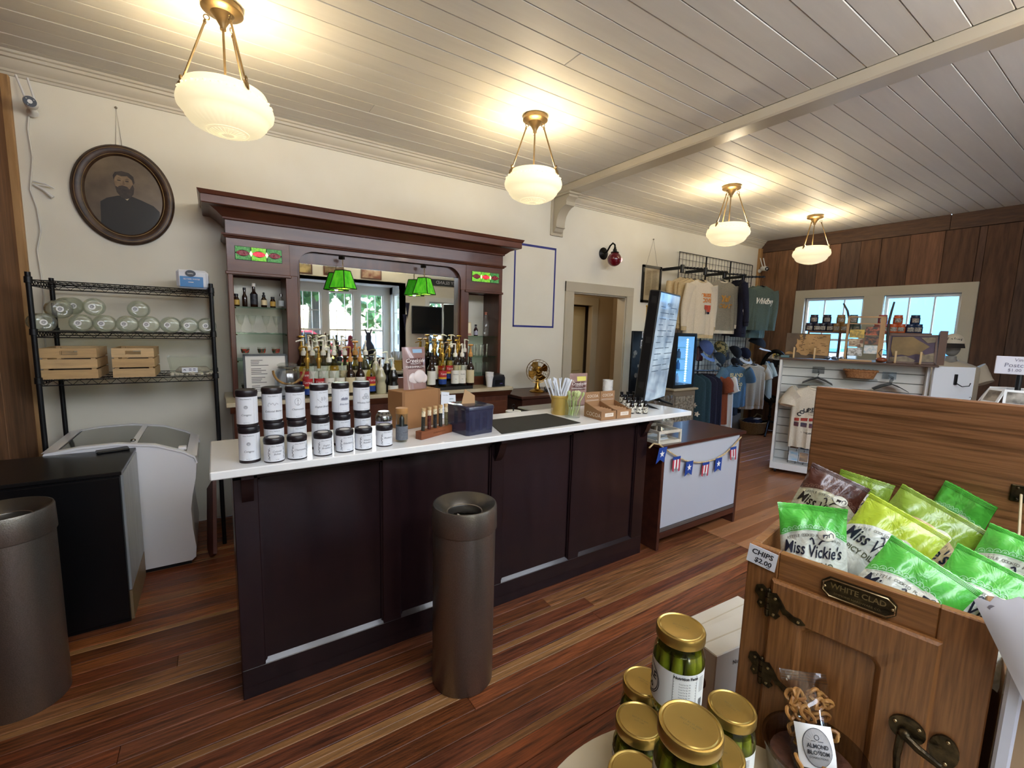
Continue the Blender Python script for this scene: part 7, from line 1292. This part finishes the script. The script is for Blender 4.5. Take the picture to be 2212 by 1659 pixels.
pm_ = B().tube([(.011*cos(a)*(1+.2*sin(3*a)),.002*sin(2*a),.009*sin(a)) for a in [2*pi*i/16 for i in range(16)]],.0036,6,0,True).mesh('pretzel',[pz])
for i in range(34):
    x, z = rg.uniform(-.034,.034), rg.uniform(.012,.135); yy = rg.uniform(-.7,.5)*bf(x,z)*.75; o = bpy.data.objects.new('pretzel',pm_); COL.objects.link(o); o.parent = t; o.location = (x,yy,z); o.rotation_euler = (rg.uniform(-1,1),rg.uniform(-3,3),rg.uniform(-1,1))
b = B(); b.grid(lambda u,v: (-.034+.062*u,-bf(-.034+.062*u,.012+.07*v)-.0015,.012+.07*v),8,6); lb = b.obj('paper_label',mat('white_sticker','#ecebe8',.5),t,smooth=1.2); fb = lambda x,z: (x-.003,-bf(x-.003,z)-.0026,z); 
b = B(); b.grid(lambda u,v: fb(.023*v*cos(2*pi*u),.046+.03*v*sin(2*pi*u)),30,2,0,True); ov = b.obj('grey_oval',mat('oval_grey','#9b9896',.6),lb,smooth=0); fb2 = lambda x,z: (lambda q:(q[0],q[1]-.0008,q[2]))(fb(x,z))
letters(lb,[('ALMOND',.0092,0,.048,0,.9,.0002),('BLOSSOM',.0092,0,.038,0,.9,.0002),('CONFECTIONS',.0045,0,.03)],fb2,ink,geo=lambda bb: strokes(bb,[ring(0,.062,.004,.004,8),[(-.01,.056),(.01,.056)],ring(0,.046,.0235,.0305,30)],.0009,fb2))
b = B()
for k in range(4): b.box(-W_/2,W_/2,-.0016,.0016,H_-.003-.005*k,H_-.001-.005*k)
b.obj('crimp_seal',glass('bag_film','#f2f2f2'),t)
# white cartons behind the jars
cart = mat('white_carton','#cfc9bb',.55,h2='#c6bfae',ns=4); 
def carton(c, dx, dy, h, label, txt=False):
    e = V(dx)-V(c); f = V(dy)-V(c); rz = atan2(e.y,e.x); w = V((e.x,e.y)).length; d = V((f.x,f.y)).length; t = thing('white_carton',label,'box',(c[0],c[1],0),rz,'white cartons by the icebox'); B().box(0,w,0,d,0,h,0,.003).obj('carton',cart,t); B().box(0,w,d*.48,d*.52,h,h+.0008).obj('tape_seam',mat('seam_tape','#b9ad94',.4),t)
    if txt: letters(t,[('Nutrition Facts',.022,w*.5,h-.05)]+[('Calories 25',.011,w*.45,h-.075-.016*i) for i in range(7)],lambda x,z:(x,-.001,z),ink); o = B().prism([(d*.5+.03*cos(a),h*.8+.03*sin(a)) for a in [2*pi*i/20 for i in range(20)]],'x',-.002,-.0004).obj('brown_emblem',mat('emblem_brown','#3a1f18',.5,h2='#5a3426',ns=60),t)
c0 = Pz(1548,1418,.62); cr_ = Pz(1612,1390,.62); cl_ = Pz(1520,1385,.62); carton(tuple(c0),tuple(c0+(cr_-c0).normalized()*.3),tuple(c0+(cl_-c0).normalized()*.12),.62,'white carton with nutrition print standing between jars and icebox',True)
c1 = Pz(1524,1374,.58); c1r = Pz(1607,1333,.58); c1l = Pz(1506,1342,.58); carton(tuple(c1),tuple(c1+(c1r-c1).normalized()*.34),tuple(c1+(c1l-c1).normalized()*.1),.58,'long white carton standing behind the printed one')
# ---------------------------------------------------------------- oak icebox with raised lid
oak = mat('oak','#6b431f',.42,h2='#8e5e33',ns=4,st=(2.5,55,55),lo=.3,hi=.66,bump=.15,coat=.15,det=8); oakv = mat('oak_upright','#6b4320',.42,h2='#8e5e33',ns=4,st=(55,55,2.5),lo=.3,hi=.66,bump=.15,coat=.15,det=8); oakl = mat('oak_lid','#553416',.45,h2='#805533',ns=3,st=(1.4,18,40),lo=.32,hi=.58,bump=.2,coat=.1,det=9)
antq = mat('antique_brass','#4c3f2a',.32,.85,h2='#2c251a',ns=60,bump=.25)
IA = Pz(1619,1172,1.18); IE = V((.17,-.985,0)).normalized(); IN = V((.985,.17,0)).normalized(); IR = atan2(IE.y,IE.x); IW, ID, IT, IB_ = .392, .47, 1.18, .12
def I(u, v, y=0): p = Pp(u,v,IA+IN*y,IN); q = p-IA; return (q.dot(IE), p.z)
def IL(x, y, z): return V((IA.x,IA.y,0))+IE*x+IN*y+V((0,0,z))
t = thing('icebox','oak icebox with raised lid and antique brass fittings, full of crisps','icebox',(IA.x,IA.y,0),IR)
th = .019
for x0, x1, n in ((0,.062,'front_stile'),(IW-.075,IW,'front_stile')): B().box(x0,x1,0,th,IB_,IT,0,.002).obj(n,oakv,t)
zr0 = 1.108; B().box(.062,IW-.075,.0008,th,zr0,IT,0,.002).obj('top_rail',oak,t); B().box(.062,IW-.075,.0008,th,IB_,.3).obj('bottom_rail',oak,t)
for x0, x1 in ((0,th),(IW-th,IW)): B().box(x0,x1,th,ID,IB_,IT,0,.002).obj('side_panel',oak,t)
B().box(0,IW,ID-th,ID,IB_,IT).obj('back_panel',oak,t); B().box(th,IW-th,th,ID-th,.78,.79).obj('inner_floor',mat('zinc','#8a8a85',.5,.5),t)
for x in (.03,IW-.03):
    for y in (.03,ID-.03): B().box(x-.025,x+.025,y-.025,y+.025,0,IB_).obj('leg',oakv,t)
# door with sunk panel
dx0, dx1, dz0, dz1 = .055, IW-.065, .32, zr0+.012
d = B(); px0, px1, pz1 = .112, .252, 1.045; pz0 = .42; rr = .018
def rrect(x0,x1,z0,z1,r,n=5): return [(cx+r*cos(a0+pi/2*i/n),cz+r*sin(a0+pi/2*i/n)) for cx,cz,a0 in ((x1-r,z1-r,0),(x0+r,z1-r,pi/2),(x0+r,z0+r,pi),(x1-r,z0+r,1.5*pi)) for i in range(n+1)]
ins = rrect(px0,px1,pz0,pz1,rr); n_ = len(ins); outs = []
cx_, cz_ = (px0+px1)/2, (pz0+pz1)/2
for (x,z) in ins:
    ox = dx1 if x > cx_ else dx0; oz = dz1 if z > cz_ else dz0; k = 0
    outs.append((ox,oz))
# outer boundary: walk corners so that each inset point gets a matching edge point
outs = []
m6 = n_//4
for q_ in range(4):
    cxr, czr = ((dx1,dz1),(dx0,dz1),(dx0,dz0),(dx1,dz0))[q_]
    for i in range(m6): outs.append((cxr,czr))
yF = -.014; bev = .005
lay = [[(x,yF+bev,z) for x,z in outs],[(x+(bev if x==dx0 else -bev),yF,z+(bev if z==dz0 else -bev)) for x,z in outs],[(x,yF,z) for x,z in ins],[(cx_+(x-cx_)*.93,yF+.003,cz_+(z-cz_)*.985) for x,z in ins],[(cx_+(x-cx_)*.86,yF+.011,cz_+(z-cz_)*.97) for x,z in ins]]
vs = [p for l in lay for p in l]; fs = [(j*n_+i,j*n_+(i+1)%n_,(j+1)*n_+(i+1)%n_,(j+1)*n_+i) for j in range(4) for i in range(n_)]+[tuple(4*n_+i for i in range(n_))]
vs += [(x,.0,z) for x,z in outs]; fs += [(i,(i+1)%n_,5*n_+(i+1)%n_,5*n_+i) for i in range(n_)]; d.add(vs,fs); door = d.obj('door',oakv,t,smooth=.5)
# hinges: leaf plates with screws and a knuckle
scr_ = mat('brass_screw','#a8916a',.25,.9)
for z in (1.07,.905):
    b = B(); b.prism([(.024,z+.02),(.036,z+.026),(.046,z+.018),(.05,z),(.047,z-.022),(.036,z-.03),(.028,z-.02),(.032,z-.006),(.022,z+.004)],'y',-.0045,-.0005); o = b.obj('hinge',antq,t)
    b = B(); b.T = MX.Translation((0,-.014,0)); b.prism([(.056,z+.02),(.068,z+.024),(.078,z+.012),(.088,z-.004),(.104,z-.012),(.116,z-.012),(.126,z-.02),(.113,z-.026),(.097,z-.022),(.09,z-.016),(.084,z-.016),(.077,z-.006),(.074,z-.02),(.079,z-.024),(.072,z-.034),(.058,z-.03),(.056,z-.01)],'y',-.0045,-.0002); b.obj('hinge_leaf',antq,o)
    b = B()
    for k in range(4): b.cyl((.052,-.011,z+.02-.0135*k),(.052,-.011,z+.0085-.0135*k),.006,n=10)
    b.ball((.052,-.011,z+.023),.0045); b.ball((.052,-.011,z-.035),.0045); b.obj('knuckle',antq,o)
    b = B(); [b.ball((x,y,zz),.0036,.0022,.0036,8,5) for x,y,zz in ((.036,-.0045,z+.014),(.036,-.0045,z-.016),(.067,-.0185,z+.012),(.066,-.0185,z-.025),(.113,-.0185,z-.0185))]; b.obj('screw',scr_,o)
# name plate
pl0, pl1 = .143, .262; pzc = 1.146; hh = .021; b = B(); oct_ = [(pl0+.012,pzc+hh),(pl1-.012,pzc+hh),(pl1,pzc+hh*.45),(pl1,pzc-hh*.45),(pl1-.012,pzc-hh),(pl0+.012,pzc-hh),(pl0,pzc-hh*.45),(pl0,pzc+hh*.45)]; b.prism(oct_,'y',-.004,.0006); pl = b.obj('name_plate',antq,t); b = B(); b.tube([(x+(.003 if x < (pl0+pl1)/2 else -.003),-.0045,pzc+(z-pzc)*.86) for x,z in oct_],.0016,5,0,True); [b.ball((x,-.0045,pzc),.003) for x in (pl0+.006,pl1-.006)]; b.obj('plate_rim',scr_,pl)
letters(pl,[('WHITE CLAD',.0155,(pl0+pl1)/2,pzc+.005,0,.95,.0003),('SIMMONS HARDWARE CO.',.0062,(pl0+pl1)/2,pzc-.010)],lambda x,z:(x,-.0048,z),mat('plate_relief','#8d7b58',.3,.9))
# latch
lx, lz = I(2003,1600); lx = min(max(lx,.29),.335)
b = B(); b.prism([(lx-.028+.026*cos(a),lz+.014+.024*sin(a)) for a in [2*pi*i/20 for i in range(20)]],'y',-.02,-.0138); la = b.obj('latch',antq,t); b = B(); b.prism([(lx+.022+.02*cos(a),lz-.002+.03*sin(a)) for a in [2*pi*i/20 for i in range(20)]],'y',-.006,-.0005); b.obj('latch_keeper',antq,la)
b = B().tube([(lx-.03,-.03,lz+.008),(lx-.01,-.036,lz+.0),(lx+.02,-.032,lz-.014)],[.006,.007,.005],8); b.tube([(lx-.034,-.026,lz+.004),(lx-.036,-.034,lz-.03),(lx-.034,-.036,lz-.06)],[.007,.006,.005],8); b.ball((lx-.03,-.026,lz+.008),.01); b.obj('latch_lever',antq,la); b = B(); [b.ball((x,-.021 if x < lx else -.007,z),.0035) for x,z in ((lx-.045,lz+.022),(lx-.012,lz+.026),(lx+.026,lz+.02),(lx+.026,lz-.022))]; b.obj('screw',scr_,la)
# raised lid and its stay cord
lx0, lz1 = I(1764,834,ID-.01); lb = B().box(lx0,lx0+.52,ID-.014,ID+.008,IT+.003,lz1,0,.003).obj('lid',oakl,t); hx_, hz_ = I(2197,1065,ID-.014)
b = B().box(hx_-.011,hx_+.014,ID-.019,ID-.0138,hz_-.02,hz_+.02,0,.002); b.ball((hx_,ID-.02,hz_+.013),.0035); b.ball((hx_,ID-.02,hz_-.013),.0035); b.obj('stay_bracket',antq,lb)
sx_, sz_ = I(2190,1225,ID-.14); B().tube([(hx_+.006,ID-.022,hz_),(sx_+.002,ID-.09,(hz_+sz_)/2-.002),(sx_,ID-.14,sz_)],.0024,6).obj('stay_cord',mat('cotton_cord','#cdbb98',.9),lb)
# price card on the corner
c = [V((*I(1615,1172),0)),]; o = thing('price_card','white hand lettered crisp price card on the icebox corner','card',tuple(IL(.029,-.0035,1.157)),rot=(0,rad(6),IR)); ps = B().box(-.029,.03,-.0005,.0005,-.021,.021).obj('card',mat('white_sheet','#dfe2e8',.5),o)
letters(o,[('CHIPS',.0165,0,.0075,.1,1,.0004),('$2.00',.0155,.004,-.010,.1,1,.0004)],lambda x,z:(x,-.0009,z),mat('marker_black','#22242c',.6),geo=lambda bb: strokes(bb,[[(.012,-.0175),(.02,-.0175)]],.0014,lambda x,z:(x,-.0009,z)))
# ---------------------------------------------------------------- crisp bags
def bagmat(n, band, body, lowc=None):
    M = bpy.data.materials.new(n); M.use_nodes = True; t_ = M.node_tree; N = t_.nodes; L = t_.links.new; b_ = N['Principled BSDF']; b_.inputs['Roughness'].default_value = .3; b_.inputs['Coat Weight'].default_value = .35; b_.inputs['Coat Roughness'].default_value = .12
    tc = N.new('ShaderNodeTexCoord'); sx = N.new('ShaderNodeSeparateXYZ'); L(tc.outputs['Object'],sx.inputs[0]); a = N.new('ShaderNodeMath'); a.operation = 'POWER'; a.inputs[1].default_value = 2; ab = N.new('ShaderNodeMath'); ab.operation = 'ABSOLUTE'; L(sx.outputs['X'],ab.inputs[0]); L(ab.outputs[0],a.inputs[0])
    m = N.new('ShaderNodeMath'); m.operation = 'MULTIPLY_ADD'; m.inputs[1].default_value = 5.5; L(a.outputs[0],m.inputs[0]); L(sx.outputs['Z'],m.inputs[2]); g = N.new('ShaderNodeMath'); g.operation = 'GREATER_THAN'; g.inputs[1].default_value = .148; L(m.outputs[0],g.inputs[0])
    nz = N.new('ShaderNodeTexNoise'); nz.inputs['Scale'].default_value = 22; L(tc.outputs['Object'],nz.inputs['Vector']); cr = N.new('ShaderNodeValToRGB'); cr.color_ramp.elements[0].color = (*lin(body[0]),1); cr.color_ramp.elements[1].color = (*lin(body[1]),1); cr.color_ramp.elements[0].position = .35; cr.color_ramp.elements[1].position = .65; L(nz.outputs['Fac'],cr.inputs[0])
    mx = N.new('ShaderNodeMix'); mx.data_type = 'RGBA'; L(g.outputs[0],mx.inputs['Factor']); L(cr.outputs[0],mx.inputs['A']); mx.inputs['B'].default_value = (*lin(band),1); L(mx.outputs['Result'],b_.inputs['Base Color'])
    bp = N.new('ShaderNodeBump'); bp.inputs['Strength'].default_value = .6; bp.inputs['Distance'].default_value = .008; n2 = N.new('ShaderNodeTexNoise'); n2.inputs['Scale'].default_value = 26; n2.inputs['Detail'].default_value = 3; n2.inputs['Distortion'].default_value = 1.5; L(tc.outputs['Object'],n2.inputs['Vector']); L(n2.outputs['Fac'],bp.inputs['Height']); L(bp.outputs[0],b_.inputs['Normal']); return M
grn = bagmat('jalapeno_bag','#4fb23e',('#c9cdbf','#d8dacd')); ylw = bagmat('dill_bag','#a9bd2e',('#c6c8bf','#d5d6cc')); olv = bagmat('lime_bag','#7d9a2c',('#c6a77a','#cdb48c')); brn_ = bagmat('smoke_bag','#4a261b',('#b3ad8c','#c2bda0'))
scallop = mat('scallop_mint','#a9dcb0',.4)
def crisp(label, u, v, y, W_, H_, m, flav, yaw, tilt, roll, sc=None, inkc=None, T_=.05, warp=.0, seed=0):
    """pillow bag; (u,v) is where the middle of its brand word sits, y its depth inside the icebox"""
    x, z = I(u,v,y); p = IL(x,y,z); rgn = random.Random(seed)
    R = MX.Rotation(IR+yaw,4,'Z') @ MX.Rotation(tilt,4,'X') @ MX.Rotation(roll,4,'Y'); off = R @ V((0,0,.62*H_)); t = thing('crisp_bag',label,'crisp bag',tuple(p-off),group='bags of potato crisps'); t.rotation_euler = R.to_euler(); ph = [rgn.uniform(0,6.28) for _ in range(3)]
    kz = .2/.2
    def thk(x,z):
        a = abs(2*x/W_); q = abs(2*z/H_-1); e = max(0,1-a**3.0)*max(0,1-q**3.2)
        return T_*e*(1+.2*sin(19*x/W_+ph[0]+5*z/H_)*a+.12*sin(14*z/H_+ph[1]+4*x/W_)+.07*sin(31*x/W_-17*z/H_+ph[2]))+.0012
    def mid(x,z): return warp*sin(pi*x/W_+ph[2])*(max(0,z/H_-.5))**1.5*.35
    def edge(z): return 1+.05*(abs(2*z/H_-1)**4)-.05
    b = B(); NU, NV = 26, 34
    for s in (-1,1): b.grid(lambda uu,vv: (W_*(uu-.5)*edge(H_*vv), s*thk(W_*(uu-.5),H_*vv)*.5*1.0+mid(W_*(uu-.5),H_*vv), H_*vv+(.001*((int(uu*NU)%2)) if vv in (0,1) else 0)),NU,NV)
    pil = b.obj('pillow',m,t,smooth=1.2); k = H_/.2
    fn = lambda xx,zz: (xx, -thk(xx,zz)*.5+mid(xx,zz)-.0012, zz)
    b = B(); [b.tube([(W_*(-.49+.98*i/12), -thk(W_*(-.49+.98*i/12),H_*(1-.012*q))*.5+mid(W_*(-.49+.98*i/12),H_*(1-.012*q))-.0006, H_*(1-.012*q)) for i in range(13)],.0007,4) for q in range(1,5)]; b.obj('crimp',m,t)
    bx = lambda xx: .148-5.5*xx*xx
    if sc:
        b = B(); nS = 12
        for i in range(nS):
            xc = W_*(-.44+.88*(i+.5)/nS); strokes(b,[[(xc+W_*.037*cos(a),bx(xc)+.004+.007*sin(a)) for a in [pi*j/6 for j in range(7)]]],.0011,fn); strokes(b,[ring(xc,bx(xc)+.006,.0016,.0016,6)],.0009,fn)
        strokes(b,[[(W_*(-.46+.92*i/20),bx(W_*(-.46+.92*i/20))+d_) for i in range(21)] for d_ in (.0035,-.0005)],.001,fn); b.obj('scallop_border',sc,pil,smooth=0)
    bw_ = W_*.9
    ik = inkc or mat('bag_ink','#1c2030',.4)
    def arcit(s_, size, dz, wid):
        out = []; n = len(s_)
        for i,c_ in enumerate(s_):
            if c_ != ' ': xx = wid*(i/(n-1)-.5); out.append((c_,size,xx,bx(xx)-dz,0,.9))
        return out
    letters(pil,arcit('KETTLE COOKED POTATO CHIPS',.0085,.012,W_*.72),fn,mat('bag_small_ink','#5a5a50',.5))
    wsc = W_/.135
    letters(pil,[('Miss',.037*wsc,-W_*.29,.104,.25,.6,.0005),("Vickie's",.037*wsc,W_*.14,.1,.25,.58,.0005)],fn,ik)
    letters(pil,[(flav,.017,0,.072,0,.85,.0003)],fn,mat('flav_ink','#4d5036',.5))
    b = B(); strokes(b,[[(-W_*.06,.126),(-W_*.03,.131),(-W_*.01,.125),(W_*.0,.116)],[(W_*.06,.117),(W_*.1,.126),(W_*.15,.128)]],.003,fn); b.obj('flourish',ik,pil,smooth=0)
    b = B(); cx, cz = W_*.18, .139; b.grid(lambda uu,vv: (lambda q:(q[0],q[1]-.0003,q[2]))(fn(cx+.017*vv*cos(2*pi*uu),cz+.012*vv*sin(2*pi*uu))),18,2,0,True); eo = b.obj('oval_patch',mat('patch_cream','#d9d6c4',.4),pil,smooth=0); f3 = lambda x,z: (lambda q:(q[0],q[1]-.0009,q[2]))(fn(x,z)); b = B(); strokes(b,[[(cx-.008,cz-.001),(cx+.001,cz)]],.005,f3); strokes(b,[[(cx-.007,cz-.002),(cx-.007,cz-.006)],[(cx-.001,cz-.002),(cx-.001,cz-.006)],[(cx+.001,cz+.002),(cx+.004,cz+.001)],[(cx+.004,cz-.004),(cx+.004,cz+.003),(cx+.008,cz+.006),(cx+.012,cz+.003),(cx+.012,cz-.004)]],.0014,f3); b.obj('cow_print',ik,pil,smooth=0)
    return t
sm_ink = mat('smoke_ink','#221a14',.4)
crisp('brown banded smokehouse crisp bag leaning at the back left of the icebox',1785,1080,.36,.14,.2,brn_,'SMOKEHOUSE BBQ',.25,rad(-12),rad(20),mat('scallop_brown','#7d5a4a',.4),sm_ink,seed=1)
crisp('olive banded crisp bag standing behind the smokehouse bag',1855,1085,.42,.12,.19,olv,'LIME',.05,rad(-8),rad(8),None,seed=2)
crisp('green jalapeno crisp bag leaning in the left corner of the icebox',1755,1165,.12,.135,.2,grn,'JALAPENO',.35,rad(-14),rad(-5),scallop,seed=3,warp=.16)
crisp('pale crisp bag with yellow green band in the middle of the pile',1915,1170,.24,.16,.21,ylw,'SPICY DILL PICKLE',.1,rad(-28),rad(24),None,seed=4)
crisp('dark lime banded crisp bag lying behind the yellow green one',1990,1150,.31,.17,.2,olv,'LIME',.0,rad(-24),rad(24),None,seed=5)
crisp('green crisp bag standing upright against the raised lid',2060,1125,.40,.12,.2,grn,'JALAPENO',-.5,rad(-10),rad(12),scallop,seed=6,warp=.1)
crisp('large green jalapeno crisp bag at the front rim of the icebox',1960,1280,.07,.15,.21,grn,'JALAPENO',.12,rad(-30),rad(26),scallop,seed=7)
crisp('green crisp bag behind the front one, cut by the picture edge',2125,1300,.14,.15,.21,grn,'JALAPENO',.05,rad(-34),rad(20),scallop,seed=8)
crisp('green crisp bag lying deepest at the right behind the cord',2195,1240,.26,.14,.2,grn,'JALAPENO',-.1,rad(-30),rad(14),scallop,seed=9)
# stand with glossy pale edge and white paper bag at the right border
t = thing('display_case','pale glossy display case at the right border beside the icebox','case',tuple(IL(IW+.012,-.02,0)),IR); B().box(0,.5,.03,.5,0,1.10,0,.004).obj('case',mat('tan_case','#a88b6a',.3),t); B().box(0,.02,-.0,.03,0,1.15,0,.004).obj('corner_post',mat('white_gloss','#c9ccd8',.15,coat=.5),t); B().box(.02,.5,.0,.03,1.10,1.15,0,.004).obj('rail',mat('white_gloss','#c9ccd8',.15,coat=.5),t)
p = IL(*(lambda q:(q[0],-.03,q[1]))(I(2180,1350,-.03))); t = thing('paper_pouch','white scalloped paper pouch with a red print at the right border','bag',tuple(IL(IW+.022,-.03,1.152)),rot=(rad(-6),rad(-28),IR)); b = B(); W_, H_ = .11, .15
for s in (-1,1): b.grid(lambda u,v: (W_*(u)-.02,s*(.012*(1-abs(2*u-1)**3)*(1-abs(2*v-1)**3)+.0008),H_*v-.06+(.004*sin(30*u) if v == 1 else 0)),12,12)
b.obj('pouch',mat('white_paper_bag','#dcdce2',.5),t,smooth=1.2); b = B().prism([(-.002+.005*cos(a),.078+.004*sin(a)) for a in [2*pi*i/12 for i in range(12)]],'y',-.004,.004); b.obj('hang_hole',mat('hole_grey','#7f7a80',.8),t); letters(t,[('Sea',.03,.045,.04,.3),('& Co',.02,.045,.015,.3)],lambda x,z:(x,-.0135,z),mat('red_print','#c4606a',.6))
